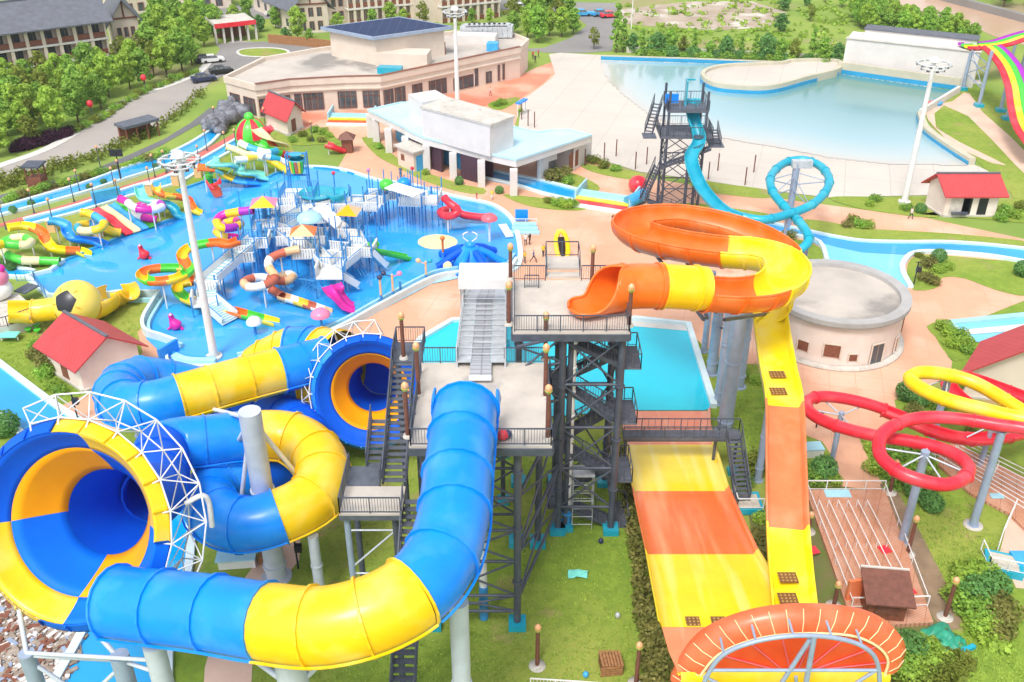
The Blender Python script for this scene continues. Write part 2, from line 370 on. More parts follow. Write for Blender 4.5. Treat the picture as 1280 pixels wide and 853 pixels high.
def flume(parent, path, cols, r, open_=False, seg=None, fl=.1, name=None, a0=20, a1=160, step=.5, nring=18, thick=.06, flw=.12, starts=True, marks=None, prof=None, seam=False):
    """a slide's run of coloured sections, each a part of its own; extra joint rings every seg metres"""
    step = min(step, max(.2, r*.35))
    pts = spline(path, step=step); n = len(pts)-1; k = len(cols)
    if marks:
        ix = [min(range(n+1), key=lambda q: (pts[q]-Vector(path[j])).length) if isinstance(j, int) else min(range(n+1), key=lambda q: (pts[q]-Vector(j)).length) for j in marks]
        ix = [0]+ix+[n]
    else: ix = [round(n*i/k) for i in range(k+1)]
    for i, c in enumerate(cols):
        a, b = ix[i], ix[i+1]
        if b-a < 1: continue
        mb = MB(); sub = [p.copy() for p in pts[a:b+1]]
        if open_: mb.sweep(sub, prof or trough(r, thick, a0, a1))
        else:
            mb.sweep(sub, ring(r, nring), cap=False)
            mb.sweep(sub, ring(r-.05, nring)[::-1], cap=False)
        if seam:
            for s_ in (-1, 1): mb.sweep(sub, [(s_*r*.985, -.40*r), (s_*(r+.13)*.985, -.40*r), (s_*(r+.13)*.985, -.40*r+.07), (s_*r*.985, -.40*r+.07)], smooth=False)
        if fl and not open_:
            m = max(1, round((b-a)*step/seg)) if seg else 1
            for q in range(0 if starts else 1, m+(1 if i == k-1 else 0)):
                idx = a+round((b-a)*q/m); t = pts[min(idx+1, n)]-pts[max(idx-1, 0)]
                flange(mb, pts[idx], t, r, flw, fl, n=nring)
        if open_ and seg:
            m = max(1, round((b-a)*step/seg))
            for q in range(m):
                idx = a+round((b-a)*q/m)
                s2 = pts[idx:min(idx+2, n+1)]
                if len(s2) == 2 and (s2[1]-s2[0]).length > .05:
                    d = (s2[1]-s2[0]).normalized()*.12
                    mb.sweep([s2[0], s2[0]+d], trough(r+thick*.6, fl or .05, a0, a1))
        o = mb.build(name or ('flume_section' if open_ else 'tube_section'), c, parent)
        o['label'] = {'brick': 'brick red', 'sky': 'sky blue', 'deep': 'deep blue', 'faded': 'faded orange'}.get(c, c)+(' open flume section' if open_ else ' tube section')
    return pts
# ------------------------------------------------------------------ camera, light, world
cam = bpy.data.cameras.new('Camera'); co = bpy.data.objects.new('Camera', cam); C.objects.link(co)
co.location = (0, 0, H); co.rotation_euler = (R(90)-PITCH, 0, 0)
cam.lens = F/1280*36; cam.sensor_width = 36; cam.clip_end = 6000; cam.clip_start = .5
bpy.context.scene.camera = co
w = bpy.data.worlds.new('World'); bpy.context.scene.world = w; w.use_nodes = True
nt = w.node_tree; bg = nt.nodes['Background']
sky = nt.nodes.new('ShaderNodeTexSky'); sky.sky_type = 'NISHITA'; sky.sun_disc = False
SUN_EL, SUN_AZ = 58, 205      # azimuth clockwise from +Y
sky.sun_elevation = R(SUN_EL); sky.sun_rotation = R(SUN_AZ); sky.dust_density = 2.5; sky.air_density = 1.0; sky.ozone_density = 1
hs = nt.nodes.new('ShaderNodeHueSaturation'); hs.inputs['Saturation'].default_value = .26; hs.inputs['Value'].default_value = 1.15
nt.links.new(sky.outputs['Color'], hs.inputs['Color']); nt.links.new(hs.outputs['Color'], bg.inputs['Color'])
bg.inputs['Strength'].default_value = .135
sl = bpy.data.lights.new('Sun', 'SUN'); sl.energy = 1.5; sl.angle = R(16); sl.color = (1, .96, .90)
so = bpy.data.objects.new('Sun', sl); C.objects.link(so)
az = R(SUN_AZ); d = Vector((math.sin(az)*math.cos(R(SUN_EL)), math.cos(az)*math.cos(R(SUN_EL)), math.sin(R(SUN_EL))))
so.rotation_euler = d.to_track_quat('Z', 'Y').to_euler(); so.location = (0, -50, 120)
vs_ = bpy.context.scene.view_settings
vs_.view_transform = 'Standard'; vs_.look = 'None'; vs_.gamma = 1; vs_.use_curve_mapping = False; vs_.exposure = .72
cy = bpy.context.scene.cycles; cy.max_bounces = 6; cy.diffuse_bounces = 3; cy.glossy_bounces = 3; cy.transmission_bounces = 4; cy.transparent_max_bounces = 6
cy.caustics_reflective = False; cy.caustics_refractive = False; cy.use_denoising = True; cy.use_adaptive_sampling = True

# ------------------------------------------------------------------ ground sheets
def sheet(name, pts, mat, Z, curve=False, knd='structure'):
    w_ = pp(pts, Z)
    if curve: w_ = spline(w_, closed=True, step=1.2)
    mb = MB(); mb.add(w_, [tuple(range(len(w_)-1, -1, -1))] if sum(w_[i].x*w_[(i+1) % len(w_)].y-w_[(i+1) % len(w_)].x*w_[i].y for i in range(len(w_))) < 0 else [tuple(range(len(w_)))])
    o = mb.build(name, mat); o['kind'] = knd; return o
def curb(name, pts, mat, wd, h, Z=0.0, curve=True, closed=False, knd='structure', step=.8):
    w_ = pp(pts, Z)
    if curve: w_ = spline(w_, closed=closed, step=step)
    mb = MB(); mb.sweep(w_, [(-wd/2, -.05), (wd/2, -.05), (wd/2, h), (-wd/2, h)], smooth=False, loop=closed)
    o = mb.build(name, mat)
    if knd: o['kind'] = knd
    return o
mb = MB(); mb.add([(-1500, -200, 0), (1500, -200, 0), (1500, 2300, 0), (-1500, 2300, 0)], [(0, 1, 2, 3)])
kind(mb.build('ground', 'rough'), 'structure')
# lawns below
sheet('lawn', [(0, 380), (330, 330), (640, 340), (1280, 300), (1330, 500), (1350, 900), (-80, 900), (-60, 520)], 'grass', .02)
# salmon plaza
sheet('plaza', [(318, 172), (345, 140), (480, 132), (560, 118), (650, 95), (683, 80), (705, 84), (698, 105), (652, 126), (643, 160), (742, 198), (800, 222), (872, 232), (1000, 252),
                (1155, 272), (1285, 300), (1290, 372), (1210, 404), (1162, 408), (1175, 432), (1190, 452), (1187, 480), (1150, 490), (1118, 500), (1124, 530), (1074, 548), (1090, 585), (1108, 612), (1100, 640),
                (1008, 640), (1008, 612), (1052, 606), (1046, 580), (1028, 552), (1003, 543), (990, 500), (985, 460), (905, 452), (865, 420), (780, 400), (640, 400), (560, 405),
                (450, 470), (330, 500), (135, 540), (92, 530), (75, 508), (110, 492), (165, 470), (178, 440), (172, 415), (180, 408),
                (192, 380), (300, 330), (380, 250), (420, 214), (440, 180), (400, 165), (372, 168), (352, 160)], 'plaza', .04)
sheet('plaza_apron', [(540, 122), (560, 117), (650, 94), (672, 84), (690, 78), (698, 84), (680, 104), (650, 124), (610, 132), (575, 140)], 'redplaza', .055)
sheet('plaza_apron', [(372, 140), (444, 137), (480, 134), (520, 127), (545, 122), (560, 130), (500, 145), (470, 142), (400, 150), (380, 160)], 'redplaza', .055)
sheet('red_path', [(0, 279.5), (100, 250.5), (200, 218), (279, 174.5), (318, 152), (330, 156), (330, 164), (312, 162), (283, 179), (203, 222.5), (100, 255), (0, 284)], 'redpath', .05)
# plaza lawns
LAWNS = [
 [(452, 172), (470, 174), (487, 190), (512, 207), (545, 220), (580, 231), (606, 236), (604, 243), (575, 240), (530, 226), (495, 208), (470, 194)],
 [(628, 243), (662, 246), (700, 250), (733, 257), (728, 263), (690, 262), (655, 256)],
 [(690, 228), (712, 216), (748, 232), (742, 242), (715, 240)],
 [(726, 204), (760, 210), (800, 216), (803, 225), (770, 222), (735, 213)],
 [(868, 224), (905, 230), (962, 238), (960, 248), (905, 243), (866, 236)],
 [(800, 258), (862, 254), (905, 259), (962, 268), (955, 276), (880, 272), (805, 268)],
 [(1036, 247), (1090, 246), (1155, 249), (1176, 268), (1160, 272), (1120, 268), (1072, 260)],
 [(1000, 276), (1027, 276), (1075, 285), (1120, 288), (1200, 293), (1290, 303), (1290, 315), (1200, 308), (1130, 304), (1075, 303), (1030, 294)],
 [(1134, 334), (1145, 320), (1175, 319), (1230, 324), (1290, 332), (1290, 368), (1257, 366), (1232, 358), (1205, 348), (1182, 346), (1174, 352), (1172, 360), (1140, 362)],
 [(1158, 408), (1183, 403), (1205, 418), (1222, 440), (1190, 452), (1180, 432)],
 [(955, 292), (990, 298), (1018, 305), (1029, 315), (1029, 324), (990, 326), (950, 324)],
 [(1124, 505), (1130, 490), (1150, 484), (1190, 478), (1290, 505), (1290, 598), (1240, 578), (1190, 552), (1130, 548), (1118, 520)],
 [(380, 163), (395, 160), (420, 172), (423, 180), (395, 181), (372, 182), (358, 176)],
 [(610, 130), (640, 122), (650, 124), (625, 138)],
]
for i, pts in enumerate(LAWNS): sheet('lawn', pts, 'grass', .07, curve=True)
sheet('lawn', [(1150, 268), (1290, 245), (1290, 280), (1242, 275)], 'grass', .07)
sheet('lawn', [(1156, 122), (1175, 105), (1230, 105), (1300, 160), (1300, 300), (1262, 240), (1210, 190), (1165, 165)], 'grass', .065)
sheet('footpath', [(1160, 150), (1156, 138), (1172, 130), (1190, 127), (1205, 116), (1212, 117), (1228, 140), (1262, 170), (1292, 200), (1292, 228), (1268, 205), (1240, 175), (1222, 157), (1210, 145), (1180, 132), (1168, 142), (1170, 160), (1200, 178), (1245, 200), (1258, 207), (1240, 204), (1190, 182)], 'path', .08)
sheet('grass_bank', [(-20, 288), (33, 283), (60, 276), (100, 266), (170, 244), (225, 230), (262, 204), (300, 186), (350, 165), (362, 176), (372, 200), (369, 212), (345, 218), (326, 228), (300, 229), (262, 226), (222, 240), (241, 249), (253, 265), (232, 271), (190, 284), (165, 290), (134, 306), (80, 328), (64, 341), (34, 332), (-20, 312)], 'grass', .09)
patch = sheet('soil_bed', [(1010, 610), (1050, 608), (1110, 615), (1130, 660), (1165, 760), (1200, 800), (1180, 853), (1120, 900), (960, 900), (990, 780), (945, 700), (935, 640)], 'bed', .045)
sheet('soil_strip', [(1100, 605), (1118, 610), (1150, 665), (1200, 770), (1185, 790), (1160, 760), (1125, 680)], 'soil', .05, curve=True)
# roads
sheet('road', [(-40, 225), (0, 209), (60, 187), (120, 152), (165, 124), (215, 107), (247, 93), (262, 78), (275, 62), (290, 50), (400, 60), (345, 76), (310, 84), (285, 92), (262, 104), (238, 128), (200, 157), (130, 189), (70, 206), (0, 225), (-40, 240)], 'road2', .04)
curb('kerb', [(-40, 225), (0, 208), (60, 186), (120, 151), (165, 123), (215, 106), (247, 92), (262, 77)], 'kerb', 1.6, .12)
sheet('driveway', [(250, 92), (262, 78), (275, 62), (270, 55), (330, 52), (420, 58), (420, 70), (345, 78), (300, 88), (280, 94), (262, 104), (246, 104)], 'asphalt', .05)
sheet('lawn', [(297, 66), (305, 62), (330, 60.5), (352, 62), (361, 66), (350, 70.5), (330, 72), (305, 70.5)], 'grass', .09, curve=True)
curb('kerb', [(297, 66), (305, 62), (330, 60.5), (352, 62), (361, 66), (350, 70.5), (330, 72), (305, 70.5)], 'kerb', .5, .15, closed=True)
sheet('walkway', [(-20, 252), (0, 244), (60, 228), (115, 213), (165, 192), (205, 174), (238, 154), (262, 135), (274, 136), (262, 148), (240, 160), (203, 181), (160, 201), (112, 219), (60, 240), (0, 255), (-20, 262)], 'darkpath', .045)
sheet('soil_strip', [(22, 254), (45, 240), (85, 229), (112, 222), (120, 229), (95, 238), (60, 248)], 'soil', .06, curve=True)
sheet('car_park', [(640, 62), (686, 66), (735, 66), (765, 64), (770, 24), (775, 8), (770, 4), (690, 2), (688, 18), (722, 22), (734, 32), (712, 48), (680, 60)], 'asphalt', .04)
sheet('car_park', [(200, 8), (450, 4), (640, 0), (690, 2), (690, 16), (640, 12), (450, 18), (330, 24), (200, 30)], 'asphalt', .035)
sheet('dirt_lot', [(775, 12), (860, 2), (940, 2), (985, 16), (960, 34), (900, 38), (830, 34), (778, 30)], 'dirt', .04)
sheet('river', [(1085, -14), (1150, -14), (1225, 10), (1300, 32), (1300, 62), (1244, 46), (1208, 30), (1160, 16), (1110, 2)], 'river', .04)
curb('river_embankment', [(1160, -4), (1225, 13), (1300, 33)], 'asphalt', 1.5, 1.6)
# streams of blue water with pale rims
def channel(name, up, lo, mat, Z=.10, rim='coping', wd=.5, h=.35, rims=(1, 1)):
    sheet(name, up+lo[::-1], mat, Z)
    for r_, e in zip(rims, (up, lo)):
        if r_: curb('pool_rim', e, rim, wd, h)
cu, cl = [(-20, 267), (0, 261), (100, 232), (160, 210), (204, 196), (235, 182), (258, 168), (266, 163)], [(-20, 277), (0, 271), (100, 243.5), (160, 224), (207, 209), (254, 188), (275, 169), (277, 164)]
channel('lazy_river', cu, cl, 'w_lazy')
channel('lazy_river', [(30, 276), (100, 257.5), (165, 235.5), (210, 222), (260, 196), (308, 168)], [(36, 283), (70, 274), (100, 266), (165, 246), (226, 229), (262, 206), (312, 178)], 'w_lazy')
channel('lazy_river', [(-20, 340), (0, 333), (20, 336), (44, 341)], [(-20, 352), (0, 347), (18, 348), (32, 348)], 'w_lazy', Z=.10)
channel('lazy_river', [(-60, 410), (0, 456), (72, 510), (130, 545), (200, 588), (234, 640), (238, 700), (222, 760), (212, 800), (210, 900)],
        [(-60, 480), (0, 522), (25, 542), (80, 600), (126, 680), (126, 740), (105, 790), (70, 853), (45, 900)], 'w_lazy', wd=.6)
channel('lazy_river', [(596, 211), (640, 220), (680, 228), (736, 242.5)], [(596, 222), (640, 231.5), (680, 243.5), (730, 254.5)], 'w_lazy', Z=.12)
channel('lazy_river', [(940, 276), (975, 283), (1012, 291), (1045, 298), (1079, 303), (1130, 304.5), (1182, 304.5), (1235, 308), (1300, 315)],
        [(935, 288), (975, 293), (1012, 300), (1045, 309), (1079, 316), (1130, 318), (1170, 316), (1235, 321), (1300, 331)], 'w_lazy', rims=(1, 0))
sheet('shallow_pool', [(1012, 300), (1027, 309), (1032, 327), (1060, 334), (1089, 342), (1120, 356), (1137, 360), (1128, 345), (1128, 332), (1141, 319), (1079, 316), (1045, 309)], 'w_pale', .11)
curb('pool_rim', [(950, 290), (1012, 300), (1027, 309), (1033, 327)], 'coping', .5, .4)
curb('pool_rim', [(1290, 331), (1235, 322), (1170, 317), (1141, 319), (1128, 332), (1129, 345), (1138, 361)], 'coping', .6, .4)
# landing pool behind the tower
sheet('landing_pool', [(512, 450), (526, 426), (565, 403), (640, 397), (791, 401), (859, 409), (890, 510), (880, 513), (784, 513), (640, 525), (560, 480)], 'w_turq', .10)
sheet('pool_ledge', [(770, 396), (859, 405), (862, 414), (770, 406)], 'kerb', .12)
curb('pool_rim', [(505, 455), (526, 426), (565, 403), (640, 397), (791, 401)], 'coping', .6, .4, curve=False)
curb('pool_rim', [(791, 401), (860, 408), (892, 511)], 'coping', .6, .5, curve=False)
sheet('shallow_pool', [(1188, 407), (1300, 396), (1300, 430), (1210, 427)], 'w_pale', .10)
sheet('pool_ledge', [(1196, 413), (1300, 403), (1300, 411), (1203, 419)], 'kerb', .14)
curb('pool_rim', [(1300, 395), (1188, 406), (1211, 428)], 'pblue', .8, .4, curve=False)
# splash pool
SPL = [(34, 348), (64, 341), (80, 328), (134, 306), (165, 290), (190, 284), (232, 271), (253, 265), (241, 249), (222, 240), (262, 226), (300, 229), (326, 228), (345, 218), (368, 213), (389, 210), (429, 214), (476, 228), (511, 232), (566, 247),
       (613, 257), (636, 272), (646, 291), (650, 326), (635, 342), (577, 347), (539, 355), (474, 389), (423, 417), (350, 446), (268, 455), (208, 447), (183, 424), (179, 406), (191, 384), (200, 372), (150, 372), (100, 378), (62, 374)]
sheet('splash_pool', SPL, 'w_pool', .10)
curb('pool_rim', SPL[2:20], 'bcoping', .45, .3, curve=False)
curb('pool_rim', SPL[14:26], 'coping', .6, .35)
lower = [(646, 330), (632, 343), (577, 347), (539, 355), (474, 389), (423, 417), (350, 446), (300, 456)]
curb('pool_rim', lower, 'coping', .35, .9)
curb('pool_rim', [(x-3, y-9) for x, y in lower], 'pblue', .3, .5)
sheet('pool_ledge', lower+[(x-3, y-9) for x, y in lower[::-1]], 'pblue', .13)
left_ = [(222, 434), (200, 426), (183, 420), (180, 406), (192, 384), (200, 372)]
curb('pool_rim', left_, 'coping', .35, .9); curb('pool_rim', [(x+7, y+1) for x, y in left_], 'pblue', .3, .5)
sheet('pool_ledge', left_+[(x+7, y+1) for x, y in left_[::-1]], 'pblue', .13)
curb('pool_rim', [(200, 372), (150, 372), (100, 379), (62, 376)], 'coping', .35, .9, curve=False); curb('pool_rim', [(200, 378), (150, 378), (100, 384)], 'pblue', .3, .5, curve=False)
curb('pool_rim', [(62, 374), (34, 348), (64, 341), (80, 328)], 'coping', .5, .5, curve=False)
curb('pool_rim', [(208, 440), (210, 455), (240, 462), (280, 461)], 'coping', .3, .5, curve=False)
curb('pool_rim', [(210, 443), (240, 450), (270, 452)], 'bcoping', .3, .4, curve=False)
sheet('pool_floor_disc', [(547+25*math.cos(i*.3142), 302.5+9.5*math.sin(i*.3142)) for i in range(20)], 'cream', .13)
# wave pool: beach, water whose colour follows its depth, side walls
sheet('beach', [(686, 68), (700, 66), (770, 70), (990, 80), (1048, 82), (1052, 88), (1225, 100), (1232, 112), (1200, 119), (1153, 142), (1156, 164), (1216, 205), (1262, 226), (1245, 236), (1165, 244), (1036, 247), (960, 238), (868, 224), (800, 215), (742, 197), (648, 160), (652, 126), (690, 98), (694, 92)], 'sand', .06)
SH = [(751, 76), (754, 88), (760, 100), (777, 117), (815, 146), (872, 166), (920, 176), (970, 184), (1035, 197), (1110, 205), (1208, 207)]
WP = SH+[(1180, 186), (1156, 168), (1151, 145), (1197, 114), (1120, 103), (1045, 92), (1010, 104), (960, 117), (920, 117), (890, 112), (877, 104), (884, 95), (905, 91), (975, 88), (975, 83), (860, 79)]
def inside(x, y, poly):
    c = False; n = len(poly)
    for i in range(n):
        (x1, y1), (x2, y2) = poly[i], poly[i-1]
        if (y1 > y) != (y2 > y) and x < (x2-x1)*(y-y1)/(y2-y1)+x1: c = not c
    return c
def poly_grid(name, poly, mat, Z, cell, shore):
    pw = [(p.x, p.y) for p in pp(poly, Z)]; sw = [(p.x, p.y) for p in spline(pp(shore, Z), step=2)]
    x0, x1 = min(p[0] for p in pw), max(p[0] for p in pw); y0, y1 = min(p[1] for p in pw), max(p[1] for p in pw)
    idx, vs, fs = {}, [], []
    def vid(i, j):
        if (i, j) not in idx: idx[i, j] = len(vs); vs.append((x0+i*cell, y0+j*cell, Z))
        return idx[i, j]
    for i in range(int((x1-x0)/cell)+1):
        for j in range(int((y1-y0)/cell)+1):
            if inside(x0+(i+.5)*cell, y0+(j+.5)*cell, pw): fs.append((vid(i, j), vid(i+1, j), vid(i+1, j+1), vid(i, j+1)))
    mb = MB(); mb.add(vs, fs, 0, True); o = mb.build(name, mat); o['kind'] = 'structure'
    at = o.data.attributes.new('depth', 'FLOAT', 'POINT')
    at.data.foreach_set('value', [min(math.hypot(v[0]-q[0], v[1]-q[1]) for q in sw) for v in vs])
    return o
wm = water_mat('wave_pool_water', (.3, .6, .6), (.3, .6, .6), ripple=.1, rscale=.6, rough=.12)
n_, l_ = wm.node_tree.nodes, wm.node_tree.links
an = n_.new('ShaderNodeAttribute'); an.attribute_name = 'depth'
mr = n_.new('ShaderNodeMapRange'); mr.inputs['From Max'].default_value = 50
cr = n_.new('ShaderNodeValToRGB'); e = cr.color_ramp.elements
e[0].position = 0; e[0].color = (.55, .50, .44, 1); e[1].position = 1; e[1].color = (.10, .26, .24, 1)
for ps, cc in ((.06, (.46, .53, .52, 1)), (.2, (.30, .47, .52, 1)), (.48, (.17, .35, .38, 1)), (.75, (.10, .25, .235, 1))):
    q = e.new(ps); q.color = cc
l_.new(an.outputs['Fac'], mr.inputs['Value']); l_.new(mr.outputs[0], cr.inputs['Fac']); l_.new(cr.outputs['Color'], n_['Principled BSDF'].inputs['Base Color'])
M['w_wave'] = wm
poly_grid('wave_pool_water', WP, 'w_wave', .12, .45, SH)
def wall_strip(name, pts, mat, h, wd, curve=True, band=None):
    w_ = pp(pts); w_ = spline(w_, step=1.0) if curve else w_
    mb = MB(); mb.sweep(w_, [(-wd/2, -.1), (wd/2, -.1), (wd/2, h), (-wd/2, h)], smooth=False)
    o = mb.build(name, mat); o['kind'] = 'structure'
    if band:
        for s_ in (-1, 1):
            mb = MB(); mb.sweep(w_, [(s_*wd/2-.04, .1), (s_*wd/2+.04, .1), (s_*wd/2+.04, band), (s_*wd/2-.04, band)], smooth=False); kind(mb.build('pool_wall_band', 'bcoping'), 'structure')
    return o
wall_strip('pool_side_wall', [(1149, 148), (1156, 166), (1180, 185), (1214, 207)], 'poolwall', 1.1, 1.0, band=.6)
wall_strip('pool_side_wall', [(1149, 146), (1198, 116)], 'kerb', 1.2, .5, False)
wall_strip('pool_side_wall', [(751, 75), (860, 78.5), (985, 83.5)], 'poolwall', .9, .6, False, band=.75)
wall_strip('pool_back_wall', [(1046, 92), (1120, 102.5), (1198, 113.5)], 'poolwall', 2.2, .6, False, band=.9)
isl = [(1046, 95), (1008, 105), (962, 117), (921, 117), (892, 113), (878, 103), (885, 95), (910, 90), (975, 87), (990, 84), (1044, 84)]
mb = MB(); iw = spline(pp(isl), closed=True, step=1.2); mb.prism([(p.x, p.y) for p in iw], -.1, 1.0); kind(mb.build('pool_island', 'sand'), 'structure')
mb = MB(); iw = spline(pp(isl), closed=True, step=1.2); mb.sweep(iw, [(-.35, .1), (.35, .1), (.35, 1.5), (-.35, 1.5)], smooth=False, loop=True); kind(mb.build('island_parapet', 'poolwall'), 'structure')
mb = MB(); mb.sweep(spline(pp(isl[:8]), step=1.2), [(-.45, .1), (.45, .1), (.45, .75), (-.45, .75)], smooth=False); kind(mb.build('pool_wall_band', 'bcoping'), 'structure')
# bottom paths, rubble, queue decks
sheet('footpath', [(252, 900), (256, 835), (264, 806), (292, 742), (328, 692), (345, 660), (376, 648), (374, 700), (352, 728), (318, 782), (312, 900)], 'path', .05)
mb = MB(); rp_ = [P(-60, 740), P(60, 748), P(112, 790), P(92, 853), P(80, 900), P(-60, 900)]
for i in range(1100):
    x, y = random.uniform(-40, 108), random.uniform(745, 880)
    if x > 112-(y-790)*.4 and y > 790: continue
    p = P(x, y); a = random.random()*3.14; s_ = random.uniform(.07, .32)
    mb.box((p.x, p.y, .1+s_*.15), (s_*random.uniform(1, 3.5), s_, s_*.4), a, random.choice([0, 0, 0, 0, 1, 2, 2, 3]))
kind(mb.build('rubble', ['rubble', 'kerb', 'wood', 'steel']), 'stuff')
sheet('dirt_lot', [(-60, 735), (60, 745), (118, 790), (90, 853), (70, 905), (-60, 905)], 'rubble', .05)
# ------------------------------------------------------------------ buildings
class Fr:
    def __init__(s, A, B):
        s.A = Vector((A[0], A[1], 0)); B = Vector((B[0], B[1], 0)); s.L = (B-s.A).length; s.u = (B-s.A)/s.L
        n = Vector((-s.u.y, s.u.x, 0)); s.n = n if n.dot(s.A) > 0 else -n      # n points away from the viewer's side
    def pt(s, a, d, z): return s.A+s.u*a+s.n*d+Vector((0, 0, z))
    def box(s, mb, a0, a1, d0, d1, z0, z1, mi=0):
        q = [s.pt(a, d, 0) for a, d in ((a0, d0), (a1, d0), (a1, d1), (a0, d1))]
        mb.prism([(p.x, p.y) for p in q], z0, z1, mi)
def hotel(label, A, B, depth, h, floors, bays, wallm='beige', roof='gable', group=None, rail=True):
    f = Fr(A, B); L = f.L
    root = thing('hotel_building', label, 'building', f.pt(L/2, depth/2, 0), group)
    mb = MB(); f.box(mb, 0, L, 1.6, depth, 0, h); mb.build('wall', wallm, root)
    fh = h/floors; bw = L/bays
    for k in range(1, floors):
        mb = MB(); f.box(mb, -.2, L+.2, -.1, 1.6, k*fh-.35, k*fh); mb.build('balcony_slab', 'wwall', root)
    for i in range(bays+1):
        mb = MB(); f.box(mb, max(0, i*bw-.3), min(L, i*bw+.3), .02, 1.62, 0, h); mb.build('column', wallm, root)
    for k in range(floors):
        for i in range(bays):
            mb = MB(); f.box(mb, i*bw+.4, (i+1)*bw-.9, 1.5, 1.59, k*fh+.1, (k+1)*fh-.5); mb.build('window', 'glass', root)
        if rail:
            for i in range(bays): mb = MB(); f.box(mb, i*bw+.3, (i+1)*bw-.3, .1, .16, k*fh+.15, k*fh+1.05); mb.build('balcony_railing', 'wood', root)
    mb = MB(); o_ = 1.3
    if roof == 'gable':
        a = [f.pt(-o_, -o_, h), f.pt(L+o_, -o_, h), f.pt(L+o_, depth+o_, h), f.pt(-o_, depth+o_, h), f.pt(-o_, depth/2, h+depth*.24), f.pt(L+o_, depth/2, h+depth*.24)]
        a += [p+Vector((0, 0, -.25)) for p in a[:4]]
        mb.add(a, [(0, 1, 5, 4), (2, 3, 4, 5), (1, 2, 5), (3, 0, 4), (6, 7, 1, 0), (7, 8, 2, 1), (8, 9, 3, 2), (9, 6, 0, 3), (9, 8, 7, 6)])
        rf = mb.build('roof', 'roofgrey', root)
        mb = MB(); mb.bar(a[4]+Vector((0, 0, .1)), a[5]+Vector((0, 0, .1)), .4, .3); mb.build('ridge_cap', 'dark2', rf)
    else:
        f.box(mb, -.3, L+.3, -.3, depth+.3, h, h+.7); mb.build('parapet', wallm, root)
    return root
def gable_hut(name, label, C0, Lp, Rp, eave, ridge, roofm='roofred', wallm='pinkwall', over=.7, cat='hut', base=True):
    """C0 front corner; ridge runs parallel to C0-Lp; gable end on C0-Rp"""
    C0, Lp, Rp = [Vector((p[0], p[1], 0)) for p in (C0, Lp, Rp)]
    a = Lp-C0; b = Rp-C0; ua, ub = a.normalized(), b.normalized()
    root = thing(name, label, cat, C0+a/2+b/2)
    g = [C0, C0+a, C0+a+b, C0+b]; z = Vector((0, 0, 1))
    vs = [p for p in g]+[p+z*eave for p in g]+[C0+b/2+z*(ridge-.12), C0+b/2+a+z*(ridge-.12)]
    mb = MB(); mb.add(vs, [(0, 1, 5, 4), (1, 2, 6, 9, 5), (2, 3, 7, 6), (3, 0, 4, 8, 7)]); mb.build('wall', wallm, root)
    if base:
        mb = MB()
        for p, q in zip(g, g[1:]+g[:1]): mb.bar(p+z*.12, q+z*.12, .5, .3)
        mb.build('plinth', 'conc', root)
    k = (ridge-eave)/(b.length/2)
    mb = MB()
    r0, r1 = C0+b/2-ua*over+z*ridge, C0+b/2+a+ua*over+z*ridge
    for sgn, e in ((-1, C0), (1, C0+b)):
        e0 = e-ua*over+ub*sgn*over+z*(eave-k*over); e1 = e+a+ua*over+ub*sgn*over+z*(eave-k*over)
        t = z*.16
        mb.add([e0, e1, r1, r0, e0+t, e1+t, r1+t, r0+t], [(0, 1, 2, 3), (7, 6, 5, 4), (0, 4, 5, 1), (1, 5, 6, 2), (3, 7, 4, 0), (2, 6, 7, 3)])
    rf = mb.build('roof', roofm, root)
    mb = MB(); mb.bar(r0+z*.2, r1+z*.2, .3, .14); mb.build('ridge_cap', 'roofgrey', rf)
    return root, ua, ub
def opening(root, p, u, w_, z0, z1, m='glass', name='window', out=Vector((0, 0, 0)), frame=None):
    mb = MB(); a, b = Vector(p)-u*w_/2, Vector(p)+u*w_/2; n = Vector((u.y, -u.x, 0))
    if n.dot(Vector(p)) > 0: n = -n
    c0, c1 = a+n*.05-n*.15, b+n*.05-n*.15
    q = [a+n*.03, b+n*.03, b-n*.12, a-n*.12]
    mb.prism([(v.x, v.y) for v in q], z0, z1); o = mb.build(name, m, root)
    if frame:
        fb = MB()
        for s0, s1 in ((a, a), (b, b)): fb.bar(s0+n*.05+Vector((0, 0, z0)), s0+n*.05+Vector((0, 0, z1)), .12)
        fb.bar(a+n*.05+Vector((0, 0, z1)), b+n*.05+Vector((0, 0, z1)), .12); fb.build('frame', frame, o)
    return o
# --- big beige hall
hall = thing('event_hall', 'long low beige hall with flat grey roof and blue panelled upper block', 'building', P(470, 100))
HZ = 5.3
rp_ = [(281, 98), (319, 108), (362, 102), (428, 98.5), (475, 97.5), (560, 80), (650, 61), (660, 51), (640, 43), (567, 41), (400, 62), (330, 74)]
rw = pp(rp_, HZ); xy = [(p.x, p.y) for p in rw]
mb = MB(); mb.prism(xy, 0, HZ-.5, 0); mb.build('wall', 'beige', hall)
cen = sum(rw, Vector())/len(rw)
mb = MB(); mb.prism([(cen.x+(x-cen.x)*.995, cen.y+(y-cen.y)*.985) for x, y in xy], HZ-.5, HZ-.28); mb.build('roof', 'roofconc', hall)
mb = MB(); mb.sweep(rw, [(-.25, -.7), (.25, -.7), (.25, .35), (-.25, .35)], smooth=False, loop=True); mb.build('parapet', 'beige', hall)
mb = MB(); mb.sweep([p for p in rw[1:7]], [(-.32, .36), (.32, .36), (.32, .44), (-.32, .44)], smooth=False); mb.build('parapet_coping', 'wood', hall)
mb = MB(); mb.sweep([p-Vector((0, 0, 1.6)) for p in rw[1:7]], [(-.3, -.1), (.3, -.1), (.3, .1), (-.3, .1)], smooth=False); mb.build('cornice', 'beige', hall)
def along(pa, pb, t): return pa.lerp(pb, t)
